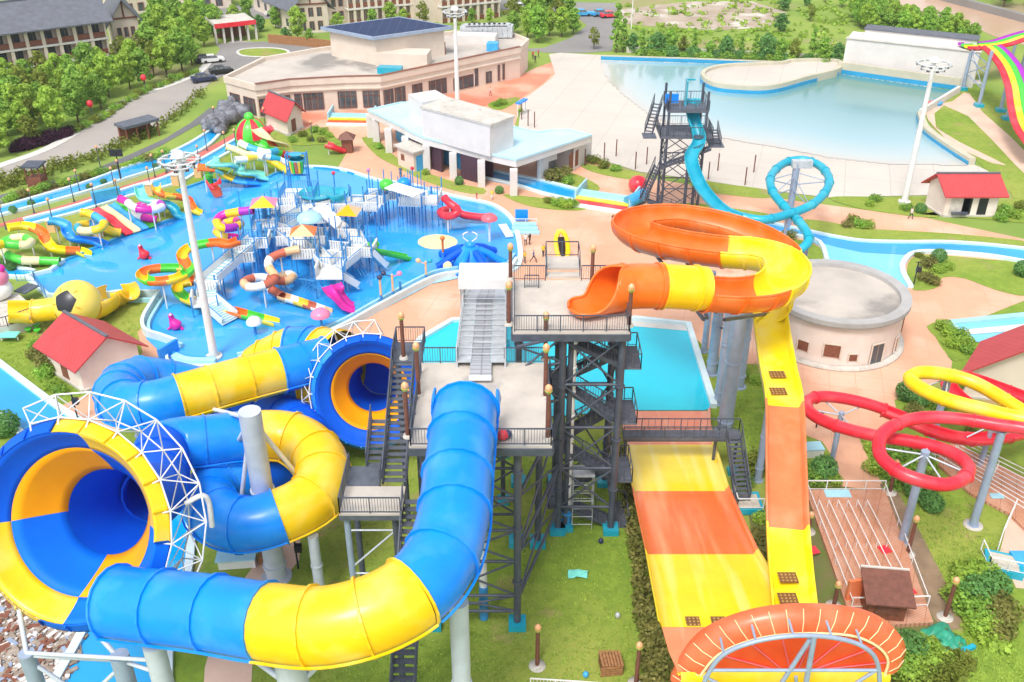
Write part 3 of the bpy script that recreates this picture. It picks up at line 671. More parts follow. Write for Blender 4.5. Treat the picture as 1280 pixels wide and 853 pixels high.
def hall_pt(x):
    for a, b in zip(rp_[:7], rp_[1:8]):
        if a[0] <= x <= b[0]: return P(x, a[1]+(b[1]-a[1])*(x-a[0])/(b[0]-a[0]), HZ)
for x0, x1, z1 in ((285, 297, 3.1), (302, 316, 3.1), (321, 337, 3.1), (340.5, 360, 3.1), (366, 374.5, 3.2), (377, 402, 3.2), (420.5, 443.5, 3.2), (452, 473, 3.2), (478, 490, 3.1), (492, 505, 3.1), (514, 526.5, 3.0), (535, 557, 3.0), (566, 591, 2.6), (593, 597, 3.4), (607, 614, 2.4), (622, 624.5, 3.2), (628, 630.5, 3.2)):
    a, b = hall_pt(x0), hall_pt(x1); u = b-a; u.z = 0; wd = u.length; u.normalize(); p = (a+b)/2; p.z = 0
    wn = opening(hall, p, u, wd, .45, z1, 'glass')
    n = Vector((u.y, -u.x, 0)); n = -n if n.dot(p) > 0 else n
    fb = MB(); k = max(1, round(wd/1.0))
    for i in range(k+1): q = p-u*wd/2+u*wd*i/k+n*.06; fb.bar(q+Vector((0, 0, .45)), q+Vector((0, 0, z1+.02)), .09)
    for z_ in (.45, 2.4, z1): fb.bar(p-u*wd/2+n*.06+Vector((0, 0, z_)), p+u*wd/2+n*.06+Vector((0, 0, z_)), .09)
    fb.build('mullion', 'brown', wn)
bb = [P(398.6+16, 68, HZ), P(471, 80, HZ), P(556, 67, HZ)]
b4 = bb[0]+bb[2]-bb[1]
q = [bb[1], bb[2], b4, bb[0]]
mb = MB(); mb.prism([(p.x, p.y) for p in q], HZ-.3, 9.6); ub_ = mb.build('upper_block', 'beige', hall)
cc = sum(q, Vector())/4
mb = MB(); mb.prism([(cc.x+(p.x-cc.x)*1.13, cc.y+(p.y-cc.y)*1.13) for p in q], 9.6, 10.0); mb.build('panel_roof', 'solar', ub_)
mb = MB(); e_ = [Vector((cc.x+(p.x-cc.x)*1.135, cc.y+(p.y-cc.y)*1.135, 9.75)) for p in q]; mb.sweep(e_, [(-.2, -.25), (.2, -.25), (.2, .3), (-.2, .3)], smooth=False, loop=True); mb.build('roof_edge', 'steel', ub_)
for nm, x, y, sx, sy, sz, m in (('roof_hut', 505, 80, 9, 4, 2.2, 'beige'), ('air_unit', 488, 91, 4, 2, 1, 'teal'), ('air_unit', 616, 63, 2, 2, 1.4, 'sky'), ('roof_hut', 594, 53, 8, 3, 1.5, 'wwall')):
    p = P(x, y, HZ-.28); mb = MB(); mb.box((p.x, p.y, HZ-.28+sz/2), (sx, sy, sz), -.12); mb.build(nm, m, hall)
for k in range(9):
    p = P(584+k*6.2, 47-k*.1+.2, HZ-.28); mb = MB(); mb.box((p.x, p.y, HZ+.9), (2.3, 2.6, 2.0), -.1)
    mb.cyl((p.x, p.y, HZ+1.9), (p.x, p.y, HZ+2.2), .8, n=10); mb.build('cooling_unit', 'galv', hall)
p = P(553, 66, HZ); mb = MB(); mb.box((p.x, p.y-.3, HZ+.8), (1.2, .3, 2.2), .3); mb.build('door', 'wood', ub_)
p0, p1 = P(543, 118), P(572, 114)
van = thing('delivery_truck', 'dark truck with white cab parked beside the long beige hall', 'truck', P(558, 116))
f = Fr(p0, p1)
mb = MB(); f.box(mb, 0, 5.8, 0, 2.4, .9, 3.3); mb.build('cargo_box', 'black', van)
mb = MB(); f.box(mb, 5.9, 7.8, .1, 2.3, .6, 2.6); mb.build('cab', 'white', van)
mb = MB(); f.box(mb, 7.75, 7.85, .3, 2.1, 1.6, 2.4); mb.build('windscreen', 'glass', van)
for a in (1, 2.2, 6.8):
    for d_ in (0, 2.1): mb = MB(); mb.cyl(f.pt(a, d_, .5), f.pt(a, d_+.35, .5), .5, n=12); mb.build('wheel', 'black', van)
# --- white changing house with pale blue roof
ch = thing('changing_house', 'white arcaded building with pale blue flat roof beside splash pool', 'building', P(600, 205))
CZ = 4.5
front = [(460, 139), (500, 158), (526, 172), (578, 185), (612, 194), (645, 201.5)]; back = [(739, 170.5), (712, 164), (689, 164.5), (672, 167), (645, 161), (600, 140), (560, 128), (500, 130)]
fw, bw_ = spline(pp(front, CZ), step=3), pp(back, CZ)
mb = MB(); mb.prism([(p.x, p.y) for p in fw+bw_], CZ-.9, CZ); mb.build('roof_slab', 'wwall', ch)
cc = sum(fw+bw_, Vector())/len(fw+bw_)
mb = MB(); mb.prism([(cc.x+(p.x-cc.x)*.975, cc.y+(p.y-cc.y)*.965) for p in fw+bw_], CZ, CZ+.06); mb.build('roof_coating', 'roofblue', ch)
mb = MB(); mb.sweep(fw+bw_, [(-.1, 0), (.1, 0), (.1, .3), (-.1, .3)], smooth=False, loop=True); mb.build('roof_railing', 'roofblue', ch)
cols_ = [(464, 172), (471, 177), (487, 190.5), (508, 201), (534, 212), (567, 222.5), (602, 232.5), (642, 244)]
for x, y in cols_:
    p = P(x, y); mb = MB(); mb.box((p.x, p.y, (CZ-.9)/2), (1.0, 1.0, CZ-.9)); mb.build('column', 'wwall', ch)
for (a, b, m) in (((471, 177), (487, 190.5), 'sky'), ((487, 190.5), (508, 201), 'sky'), ((508, 201), (534, 212), 'reddoor'), ((534, 212), (567, 222.5), 'sky'), ((567, 222.5), (602, 232.5), 'reddoor')):
    f = Fr(P(*a), P(*b)); mb = MB(); f.box(mb, .4, f.L-.4, 3.0, 3.2, 0, CZ-.9); mb.build('rear_wall', m, ch)
for a, b in (((536, 212), (550, 217)), ((572, 224), (599, 231.5)), ((510, 202), (520, 206))):
    f = Fr(P(*a), P(*b)); mb = MB(); f.box(mb, .3, f.L, .4, .6, 0, CZ-.9); mb.build('shutter', 'reddoor', ch)
f = Fr(P(716, 214.5), P(739, 199)); mb = MB(); f.box(mb, 0, f.L, 0, .4, 0, CZ-.9)
g_ = Fr(P(676, 228), P(716, 214.5)); g_.box(mb, g_.L*.0, g_.L*.55, 0.4, .8, 0, CZ-.9); f.box(mb, 0, .4, -.1, 6, 0, CZ-.9); mb.build('end_wall', 'wwall', ch)
opening(ch, f.pt(f.L*.3-1.5, 0, 0), f.u, 2.6, .5, 2.8, 'wood'); opening(ch, g_.pt(g_.L*.42, .35, 0), g_.u, 1.6, .6, 2.4, 'glass')
mb = MB(); f = Fr(P(526, 172, CZ), P(577, 185, CZ)); f.box(mb, 0, f.L, 1.6, 2.0, CZ-1, CZ+3.4); f.box(mb, f.L-.4, f.L, 2.0, 6, CZ, CZ+3.4); mb.build('parapet_wall', 'wwall', ch)
opening(ch, f.pt(f.L-1.4, 1.55, 0), f.u, 1.6, CZ+.8, CZ+2.6, 'glass')
f = Fr(P(580, 172, CZ), P(641, 178, CZ)); mb = MB()
u4 = pp([(612, 158), (642, 147), (561, 124.5), (527, 136)], CZ+4.2)
mb.prism([(p.x, p.y) for p in u4], CZ, CZ+4.2); mb.build('upper_block', 'wwall', ch)
cu_ = sum(u4, Vector())/4; mb = MB(); mb.prism([(cu_.x+(p.x-cu_.x)*1.04, cu_.y+(p.y-cu_.y)*1.04) for p in u4], CZ+4.2, CZ+4.5); mb.build('upper_roof', 'conc', ch)
u4 = pp([(527, 128), (561, 122), (544, 112.5), (510, 118)], CZ+3.6)
mb = MB(); mb.prism([(p.x, p.y) for p in u4], CZ, CZ+3.6); ub_ = mb.build('stair_block', 'wwall', ch)
opening(ub_, (u4[3].lerp(u4[0], .3)), (u4[0]-u4[3]).normalized(), 1.2, CZ+1.6, CZ+2.8, 'glass') if False else None
# small ticket hut in front of it
hut = thing('ticket_booth', 'small cream booth with blue door in front of the white arcade', 'booth', P(512, 213))
f = Fr(P(498, 207), P(518, 216)); mb = MB(); f.box(mb, 0, f.L, 0, 3, 0, 2.9); mb.build('wall', 'beige', hut)
mb = MB(); f.box(mb, -.3, f.L+.4, -.4, 3.3, 2.9, 3.15); mb.build('roof', 'conc', hut)
opening(hut, f.pt(1.2, 0, 0), f.u, .8, 1.1, 2.0, 'wood'); mb = MB(); f.box(mb, f.L-.02, f.L+.08, .4, 1.8, .05, 2.3); mb.build('door', 'sky', hut)
# --- wave machine building
wb = thing('wave_machine_building', 'windowless white stepped building behind the deep end of wave pool', 'building', P(1130, 85))
f = Fr(P(1047, 92), P(1222, 113)); h1 = VT(1053, 92, 49); 
mb = MB(); f.box(mb, .5, f.L-1, .8, 7, 0, h1); mb.build('wall', 'wwall', wb)
mb = MB(); f.box(mb, 3, f.L-2, 4.0, 7.4, h1-.1, h1+1.2); mb.build('rear_block', 'wwall', wb)
mb = MB(); f.box(mb, 2.8, f.L-1.8, 3.8, 7.6, h1+1.2, h1+1.42); mb.build('roof', 'roofgrey', wb)
mb = MB(); f.box(mb, .3, f.L-.8, .6, 1.6, h1, h1+.12); mb.build('ledge', 'conc', wb)
# --- hotels and villas behind
hotel('grey roofed hotel with three floors of balconies beside the entrance road', P(-58, 118), P(143, 88), 15, 9.2, 3, 10)
hotel('pale hotel wing with long balcony rows behind the solar roofed hall', P(436, 32), P(524, 24), 14, 10.5, 3, 10, roof='flat')
hotel('pale hotel wing with balconies, farthest right of the hotels', P(552, 30), P(625, 22), 14, 11, 3, 8, roof='flat')
f = Fr(P(524, 30), P(553, 27)); sb = thing('stair_tower', 'plain beige stair tower between two balconied hotel wings', 'building', f.pt(f.L/2, 4, 0))
mb = MB(); f.box(mb, .3, f.L-.3, 0, 9, 0, 13); mb.build('wall', 'beige', sb); mb = MB(); f.box(mb, 0, f.L, -.3, 9.3, 13, 13.4); mb.build('roof', 'roofgrey', sb)
for i, (c, l, r_, lab, e_, rg) in enumerate((
    ((180, 66), (170, 50), (147, 70), 'gabled annexe with exposed beams beside the balconied hotel', 7, 10.5),
    ((370, 43), (340, 30), (412, 40), 'timber framed villa with steep grey gable above the orange fence', 6, 10),
    ((410, 30), (385, 18), (445, 26), 'timber framed villa partly behind the steep gabled one', 6, 10),
    ((340, 22), (318, 12), (372, 18), 'distant grey roofed villa left of the timber framed pair', 6, 9.5),
    ((150, 20), (120, 6), (205, 14), 'distant house with grey and reddish roof above the hotel', 6, 10),
    ((230, 14), (205, 2), (290, 10), 'long distant house behind the roundabout trees', 6, 9.5))):
    o, ua, ub = gable_hut('villa', lab, P(*c), P(*l), P(*r_), e_, rg, 'roofgrey', 'beige', 1.2, 'house')
    C0, Rr = P(*c), P(*r_); wd = (Rr-C0).length
    for t in (.25, .5, .75):
        for z_ in (.6, 3.4): opening(o, C0.lerp(Rr, t), ub, wd*.13, z_, z_+1.8, 'glass', frame='wood')
    mb = MB(); n = Vector((ub.y, -ub.x, 0)); n = -n if n.dot(C0) > 0 else n
    mb.bar(C0+n*.08+Vector((0, 0, e_)), Rr+n*.08+Vector((0, 0, e_)), .2, .3); mb.bar(C0.lerp(Rr, .5)+n*.09+Vector((0, 0, e_)), C0.lerp(Rr, .5)+n*.09+Vector((0, 0, rg-.3)), .25, .2); mb.build('beam', 'wood', o)
    for t in (.3, .7): opening(o, C0.lerp(P(*l), t), ua, 1.4, 1.0, 2.6, 'glass')
mb = MB(); w_ = pp([(783, 66), (900, 70), (1046, 78)])
for a, b in zip(w_, w_[1:]): mb.bar(a+Vector((0, 0, .6)), b+Vector((0, 0, .6)), .35, 1.2)
tag(mb.build('stone_wall', 'conc'), 'long low stone wall between wave pool and the hedge row', 'wall')
# entrance canopy
ec = thing('entrance_canopy', 'low entrance pavilion with red edged canopy by the roundabout', 'pavilion', P(295, 52))
f = Fr(P(272, 56), P(322, 50)); mb = MB(); f.box(mb, 0, f.L, 0, 8, 3.4, 4.0); mb.build('canopy', 'conc', ec)
mb = MB(); f.box(mb, -.1, f.L+.1, -.15, -.02, 3.2, 4.1); mb.build('fascia', 'red', ec)
for i in range(6): mb = MB(); f.box(mb, f.L*i/5-.2, f.L*i/5+.2, .3, .7, 0, 3.4); mb.build('column', 'wwall', ec)
mb = MB(); f.box(mb, 1, f.L-1, 5, 7.5, 0, 3.4); mb.build('wall', 'wood', ec)
mb = MB(); w_ = pp([(336, 54), (380, 58), (414, 62)])
for a, b in zip(w_, w_[1:]): mb.bar(a+Vector((0, 0, .9)), b+Vector((0, 0, .9)), .2, 1.8)
tag(mb.build('timber_fence', 'crate'), 'orange timber fence running below the villas by the roundabout', 'fence')
sh_ = thing('bus_shelter', 'dark roofed shelter standing by the road with planting beside it', 'shelter', P(182, 176))
f = Fr(P(160, 182), P(203, 170)); mb = MB(); f.box(mb, 0, f.L, 0, 3, 2.4, 2.8); mb.build('roof', 'dark2', sh_); mb = MB(); f.box(mb, .3, f.L-.3, 2.4, 2.8, 0, 2.4); mb.build('wall', 'wood', sh_)
for i in range(4): mb = MB(); q = f.pt(.3+i*(f.L-.6)/3, .3, 0); mb.bar(q, q+Vector((0, 0, 2.4)), .2); mb.build('post', 'wood', sh_)
# --- red roofed huts
lh, ua, ub = gable_hut('changing_hut', 'white hut with red gable roof on the lawn by soccer ball slide', P(106, 490), P(63, 462), P(178, 463), 3.0, 4.9)
opening(lh, P(106, 490).lerp(P(63, 462), .5), ua, 1.2, .2, 2.2, 'wood', 'door')
rh, ua, ub = gable_hut('changing_hut', 'long white hut with red roof and dark doorways by the wave beach', P(1178, 271), P(1243, 271), P(1156, 257), 3.4, 5.0)
c, l = P(1178, 271), P(1243, 271)
for t, wd, m in ((.28, 1.9, 'conc'), (.42, .9, 'black'), (.72, .9, 'black')): opening(rh, c.lerp(l, t), ua, wd*1.3, .1, 2.5, m, 'doorway')
mb = MB(); q = c.lerp(l, .28); mb.box((q.x, q.y-.5, .7), (2, .6, .15)); mb.build('wash_basin', 'dark', rh)
bh, ua, ub = gable_hut('changing_hut', 'cream hut with red gable roof behind the yellow spiral tube', P(1203, 497), P(1224, 462), P(1330, 505), 3.0, 5.6, wallm='beige')
sh2, ua, ub = gable_hut('changing_hut', 'small red roofed hut in front of the long beige hall', P(361, 170), P(334, 158), P(379, 160), 3.0, 4.8)
opening(sh2, P(361, 170).lerp(P(379, 160), .4), ub, 1.2, .1, 2.2, 'wood', 'door')
# --- round pump house
rc = P(1047, 364, 5); rr = 6.7
ph = thing('round_building', 'round cream building with a weathered flat roof inside a grey rim', 'building', (rc.x, rc.y, 0))
mb = MB(); mb.lathe((rc.x, rc.y, 0), [(rr-.25, 0), (rr-.25, 4.7)], 64); wl = mb.build('wall', 'pinkwall', ph)
mb = MB(); mb.lathe((rc.x, rc.y, 0), [(rr+.2, 4.55), (rr+.25, 4.7), (rr+.25, 5.15), (rr-.75, 5.15), (rr-.8, 4.75)], 64); mb.sm = [False]*len(mb.sm); mb.build('roof_rim', 'rimgrey', ph)
mb = MB(); mb.prism([(rc.x+(rr-.5)*math.cos(i*.0982), rc.y+(rr-.5)*math.sin(i*.0982)) for i in range(64)], 4.55, 4.76); mb.build('roof', 'roofconc', ph)
mb = MB(); mb.lathe((rc.x, rc.y, 0), [(rr-.1, 0), (rr+.45, .02), (rr+.42, .28), (rr-.2, .32)], 64); mb.build('plinth', 'conc', ph)
for ang, wd, z0, z1, nm in ((-106, 1.6, 1.2, 2.6, 'window'), (-88, .9, .9, 1.7, 'window'), (-66, 1.5, .35, 2.5, 'door'), (-38, .8, .5, 2.1, 'window'), (-16, .7, 1.6, 3.4, 'window'), (-130, 1.2, 1.2, 2.3, 'window')):
    a = R(ang); u = Vector((-math.sin(a), math.cos(a), 0)); p = Vector((rc.x+(rr-.2)*math.cos(a), rc.y+(rr-.2)*math.sin(a), 0))
    opening(ph, p, u, wd, z0, z1, 'glass' if nm == 'door' else 'wood', nm, frame='beige')
# ------------------------------------------------------------------ plants
def leaf_quads(mb, c, r, n, s, rnd, flat=1.0):
    for _ in range(n):
        while True:
            q = Vector((rnd.uniform(-1, 1), rnd.uniform(-1, 1), rnd.uniform(-1, 1)))
            if q.length < 1: break
        q = q.normalized()*(q.length**.5)
        p = Vector(c)+Vector((q.x*r[0], q.y*r[1], q.z*r[2]))
        a = Vector((rnd.gauss(0, 1), rnd.gauss(0, 1), rnd.gauss(0, 1))).normalized(); b = a.orthogonal().normalized()
        nn = (q+Vector((rnd.gauss(0, .5), rnd.gauss(0, .5), rnd.gauss(0, .5)+.35))).normalized()
        a = nn.orthogonal().normalized(); b = nn.cross(a); g = rnd.random()*6.28
        a, b = a*math.cos(g)+b*math.sin(g), b*math.cos(g)-a*math.sin(g)
        k = s*rnd.uniform(.6, 1.3)
        mb.add([p-a*k-b*k*.5, p+a*k*.2-b*k*.7, p+a*k+b*k*.1, p-a*k*.1+b*k*.7], [(0, 1, 2, 3)])
def tree_proto(h, cr, trunk, mat, seed, clumps=19, leaves=85, slim=1.0, ls=.25):
    rnd = random.Random(seed)
    root = thing('tree', 'tree', 'tree')
    mb = MB(); top = Vector((rnd.uniform(-.2, .2), rnd.uniform(-.2, .2), h*.75))
    mb.cyl((0, 0, -.2), top*.5, .16*h/6, .11*h/6, 7); mb.cyl(top*.5, top, .11*h/6, .03, 7)
    cl = []
    for i in range(clumps):
        z = trunk+(h-trunk)*(i+.5)/clumps; t = (z-trunk)/(h-trunk)
        w_ = cr*(math.sin(math.pi*min(1, t*.9+.12))**.7)*slim
        g = i*2.4+rnd.random(); q = rnd.uniform(.25, .75)*w_
        c = Vector((math.cos(g)*q, math.sin(g)*q, z+rnd.uniform(-.3, .3))); rr = cr*rnd.uniform(.26, .42)*(.6+.4*slim)
        cl.append((c, rr))
        if i % 2 == 0: s_ = Vector((0, 0, max(trunk*.7, z-.9*cr))); mb.cyl(s_+Vector((0, 0, 0)), c, .05*h/6, .015, 5)
    mb.build('trunk', 'bark', root, local=True)
    mb = MB()
    for c, rr in cl: leaf_quads(mb, c, (rr, rr, rr*.75), leaves, ls, rnd)
    mb.build('crown', mat, root, local=True)
    return root
def bush_proto(mat, seed, n=620, ls=.095, trim=False, nm='bush'):
    rnd = random.Random(seed); root = thing(nm, 'bush', 'bush')
    mb = MB()
    if trim: leaf_quads(mb, (0, 0, .75), (.95, .95, .85), n*2, ls, rnd)
    else:
        for i in range(7):
            g = i*2.4; q = .5 if i else 0
            leaf_quads(mb, (math.cos(g)*q, math.sin(g)*q, .5+rnd.uniform(-.1, .25)), (.55, .55, .5), n//5, ls, rnd)
    mb.build('foliage', mat, root, local=True)
    mb = MB()
    for i in range(4): g = i*1.6; mb.cyl((0, 0, -.1), (math.cos(g)*.35, math.sin(g)*.35, .6), .04, .015, 5)
    mb.build('stem', 'bark', root, local=True)
    return root
TP = {'a': tree_proto(6.5, 2.5, 1.5, 'leaf', 1), 'b': tree_proto(6.8, 2.4, 1.6, 'leaf2', 2), 'c': tree_proto(6.0, 2.6, 1.1, 'leaf3', 3),
      'd': tree_proto(8.0, 1.7, 1.0, 'leaf', 4, 18, 60, .7), 'e': tree_proto(5.6, 2.1, 1.6, 'leaf4', 5, 13, 45), 'f': tree_proto(7.2, 2.9, 1.7, 'leaf', 6, 18, 75)}
BP = {'a': bush_proto('leaf', 11), 'b': bush_proto('leaf2', 12), 'c': bush_proto('leaf3', 13, trim=True, nm='clipped_bush'), 'd': bush_proto('leaf4', 14), 'p': bush_proto('leafp', 15), 'x': bush_proto('leafb', 16)}
USED = set()
DESC = {'a': 'mid green leafy tree', 'b': 'bright green leafy tree', 'c': 'dark green dense tree', 'd': 'tall slender green tree', 'e': 'sparse yellow green tree', 'f': 'broad spreading green tree'}
BDESC = {'a': 'leafy green bush', 'b': 'bright green bush', 'c': 'dark clipped round bush', 'd': 'yellow green shrub', 'p': 'purple leaved shrub', 'x': 'dry brownish shrub'}
def plant(protos, desc, cat, items, where, group):
    items = sorted(items, key=lambda i: i[0]); cnt = {}
    tot = {}
    for it in items: tot[it[2]] = tot.get(it[2], 0)+1
    for x, y, k, s_ in items:
        i = cnt.get(k, 0); cnt[k] = i+1
        lab = desc[k]+' '+where if tot[k] == 1 else '%s %s, %s from left' % (desc[k], where, nth(i))
        p = P(x, y); src = protos[k]
        sz = (s_*random.uniform(.92, 1.08), s_*random.uniform(.92, 1.08), s_*random.uniform(.88, 1.12))
        if k not in USED_IN[cat]:
            USED_IN[cat].add(k); o = src; o.location = p; o.rotation_euler = (0, 0, random.random()*6.28); o.scale = sz; o['label'] = lab
        else: o = copy_tree(src, p, random.random()*6.28, sz, lab)
        o['group'] = group
USED_IN = {'tree': set(), 'bush': set()}
def scatter(poly, n, dmin, keys, s0, s1, seed):
    rnd = random.Random(seed); out = []; tries = 0
    xs = [p[0] for p in poly]; ys = [p[1] for p in poly]
    while len(out) < n and tries < 4000:
        tries += 1; x, y = rnd.uniform(min(xs), max(xs)), rnd.uniform(min(ys), max(ys))
        if inside(x, y, poly) and all(math.hypot(x-o[0], (y-o[1])*2.0) > dmin for o in out): out.append((x, y, rnd.choice(keys), rnd.uniform(s0, s1)))
    return out
T = lambda it, wh, g: plant(TP, DESC, 'tree', it, wh, g)
B_ = lambda it, wh, g: plant(BP, BDESC, 'bush', it, wh, g)
T(scatter([(-30, 190), (-30, 128), (10, 112), (60, 112), (110, 100), (150, 92), (175, 72), (240, 66), (248, 84), (210, 100), (160, 118), (118, 146), (55, 180), (0, 200)], 54, 17, 'abbfbeab', .8, 1.15, 3), 'in the grove between hotel and road', 'trees between the hotel and the road')
T(scatter([(175, 60), (200, 30), (270, 34), (272, 58), (245, 66)], 13, 15, 'abf', .85, 1.15, 4), 'near the entrance roundabout', 'trees near the roundabout')
T([(373, 52, 'b', .95), (424, 44, 'b', .7), (388, 58, 'a', .5), (358, 52, 'c', .5), (345, 36, 'a', .7), (488, 30, 'b', .7), (466, 34, 'a', .6), (530, 34, 'e', .9), (505, 34, 'b', .6), (310, 30, 'a', .8), (325, 40, 'c', .6), (295, 40, 'b', .8), (590, 30, 'a', .5), (612, 30, 'b', .5), (570, 32, 'e', .5)], 'among the villas and hotel wings', 'trees among the villas')
T(scatter([(628, 52), (640, 25), (680, 14), (718, 22), (722, 40), (700, 54), (665, 56)], 17, 13, 'aedab', .75, 1.1, 5), 'on the verge between hall and car park', 'trees on the car park verge')
T([(742, 62, 'e', .7), (770, 66, 'd', 1.15), (779, 66, 'd', .85), (790, 66, 'c', .6)], 'at the corner of the access road', 'trees by the access road')
T([(800+i*17.5+random.uniform(-4, 4), 69+i*.9+random.uniform(-1, 1), 'dcaedacd'[i % 8], random.uniform(.55, .85)) for i in range(15)], 'in the row behind the wave pool', 'trees behind the wave pool')
T(scatter([(1060, 24), (1085, 16), (1120, 26), (1170, 38), (1225, 56), (1220, 62), (1150, 52), (1085, 44)], 44, 8, 'afab', .55, .85, 6), 'in the thicket above the wave machine building', 'trees in the thicket')
T(scatter([(1195, -12), (1300, -12), (1300, 22), (1240, 6)], 9, 15, 'afc', .9, 1.3, 7), 'on the far bank of the muddy river', 'trees on the far river bank')
T(scatter([(800, -8), (1080, -12), (1060, 14), (990, 40), (960, 44), (985, 16), (940, 0), (860, -2)], 12, 24, 'ace', .5, .8, 8), 'scattered on the rough meadow behind the pool', 'trees on the meadow')
def row(pts, n, keys, s0, s1, j=1.5):
    w_ = spline([Vector((p[0], p[1], 0)) for p in pts], n=n)
    return [(p.x+random.uniform(-j, j), p.y+random.uniform(-j*.5, j*.5), keys[i % len(keys)], random.uniform(s0, s1)) for i, p in enumerate(w_)]
B_(row([(802, 72), (900, 76), (1045, 82)], 34, 'acba', 1.0, 1.7), 'in the hedge row behind the wave pool', 'bushes behind the wave pool')
B_(row([(18, 190), (45, 183), (66, 176), (88, 168)], 16, 'p', .9, 1.4), 'in the purple border along the road', 'purple shrubs along the road')
B_(row([(95, 166), (130, 148), (170, 122), (215, 103), (245, 92)], 24, 'bda', .7, 1.1), 'in the border between grove and road', 'shrubs between grove and road')
B_(row([(205, 196), (170, 206), (135, 216), (100, 226), (50, 240), (8, 252)], 20, 'abxa', .6, 1.1), 'beside the upper lazy river', 'bushes beside the upper lazy river')
B_([(130, 230, 'c', .5), (112, 236, 'c', .5), (40, 258, 'c', .55), (17, 266, 'c', .6), (195, 211, 'c', .5)], 'on the strip between two blue channels', 'clipped bushes between the channels')
B_([(650, 140, 'a', .5), (627, 131, 'b', 1.0), (620, 133, 'a', .8), (694, 226, 'x', 1.6), (702, 222, 'x', 1.5), (710, 230, 'a', 1.0), (697, 257, 'a', 1.0), (707, 260, 'b', 1.1), (716, 258, 'a', .9), (686, 254, 'd', .8), (624, 242, 'c', .7), (574, 231, 'c', .7), (532, 218, 'b', .7), (474, 186, 'a', .8), (741, 204, 'd', 1.1), (755, 210, 'd', 1.0), (770, 214, 'a', .9)], 'around the white arcaded building', 'bushes around the white arcade')
B_([(394, 165, 'a', .9), (405, 168, 'b', .9), (378, 171, 'd', .8), (366, 178, 'a', .8), (412, 172, 'b', .7), (403, 178, 'x', .8), (388, 177, 'd', .7)], 'in the bed behind the splash pool slides', 'bushes behind the splash pool')
B_([(1066, 278, 'd', .9), (1073, 284, 'a', 1.0), (1085, 285, 'b', .9), (1058, 284, 'x', .8), (1094, 252, 'a', .9), (1087, 258, 'b', .7), (1132, 263, 'a', .9), (1150, 266, 'c', .9), (1256, 268, 'a', 1.1), (1268, 272, 'b', 1.0), (1275, 262, 'd', 1.0), (1250, 276, 'a', .9), (985, 300, 'x', 1.1), (975, 306, 'a', .9), (962, 300, 'b', .9)], 'along the promenade by the beach', 'bushes along the promenade')
B_([(1172, 328, 'c', 1.0), (1184, 337, 'b', .8), (1172, 340, 'b', .8), (1160, 334, 'x', 1.0), (1155, 350, 'x', .9), (1166, 356, 'x', .9), (1277, 345, 'c', 1.2), (1148, 322, 'd', .6)], 'on the lawn beside the pale shallow pool', 'bushes beside the shallow pool')
B_([(1178, 412, 'b', .9), (1186, 420, 'b', 1.0), (1198, 424, 'a', 1.0), (1190, 434, 'b', .9), (1204, 434, 'b', 1.0), (1210, 442, 'a', .8)], 'in the bed by the red roofed cream hut', 'bushes by the cream hut')
B_([(1134, 500, 'c', 1.15), (1147, 508, 'c', .9), (1142, 518, 'x', .9), (1160, 500, 'b', .9), (1172, 512, 'a', .9), (1215, 545, 'd', .8), (1255, 552, 'a', .9), (1230, 530, 'b', .8)], 'under the red and yellow spiral slides', 'bushes under the spiral slides')
B_([(1094, 566, 'b', 1.0), (1104, 580, 'a', 1.0), (1092, 590, 'b', 1.0), (1118, 570, 'a', 1.1), (1110, 592, 'b', .9), (1134, 604, 'x', 1.0), (1146, 622, 'c', 1.2), (1163, 636, 'c', 1.0), (1160, 610, 'x', 1.1), (1028, 596, 'c', 1.2), (1016, 604, 'a', 1.0), (1010, 590, 'b', .9), (1040, 604, 'b', .8)], 'near the left spiral slide column', 'bushes near the spiral columns')
B_([(1218, 752, 'c', 1.35), (1240, 742, 'c', 1.15), (1225, 728, 'b', 1.4), (1204, 738, 'b', 1.3), (1195, 752, 'b', 1.1), (1214, 770, 'a', 1.3), (1245, 772, 'x', 1.5), (1235, 760, 'x', 1.3), (1228, 790, 'b', 1.2), (1246, 790, 'x', 1.2), (1208, 725, 'b', 1.2)], 'in the planted bed at lower right', 'bushes in the lower right bed')
B_([(1132, 822, 'c', 1.35), (1120, 836, 'a', 1.4), (1150, 828, 'b', 1.4), (1165, 834, 'b', 1.2), (1140, 848, 'b', 1.4), (1175, 846, 'd', 1.2), (1160, 856, 'd', 1.2), (1190, 838, 'd', 1.0), (1155, 815, 'b', 1.0)], 'at the foot of the orange wave wall', 'bushes below the wave wall')
B_([(62, 460, 'x', 1.3), (50, 448, 'x', 1.2), (56, 472, 'a', 1.0), (66, 486, 'b', .9), (76, 492, 'a', .8), (48, 436, 'a', 1.0), (8, 542, 'c', 1.4), (15, 338, 'c', .7), (3, 334, 'c', .7), (48, 332, 'x', .9), (1, 358, 'b', .8)], 'on the left bank lawn', 'bushes on the left bank')
B_([(960, 700, 'x', .9), (948, 676, 'x', 1.0), (952, 652, 'b', .8), (930, 606, 'a', .8), (940, 590, 'd', 1.2), (952, 582, 'd', 1.2), (965, 576, 'd', 1.1), (925, 470, 'a', .8), (945, 478, 'b', .7), (893, 462, 'a', .7)], 'between the wide ramp and the narrow chute', 'bushes beside the chute')
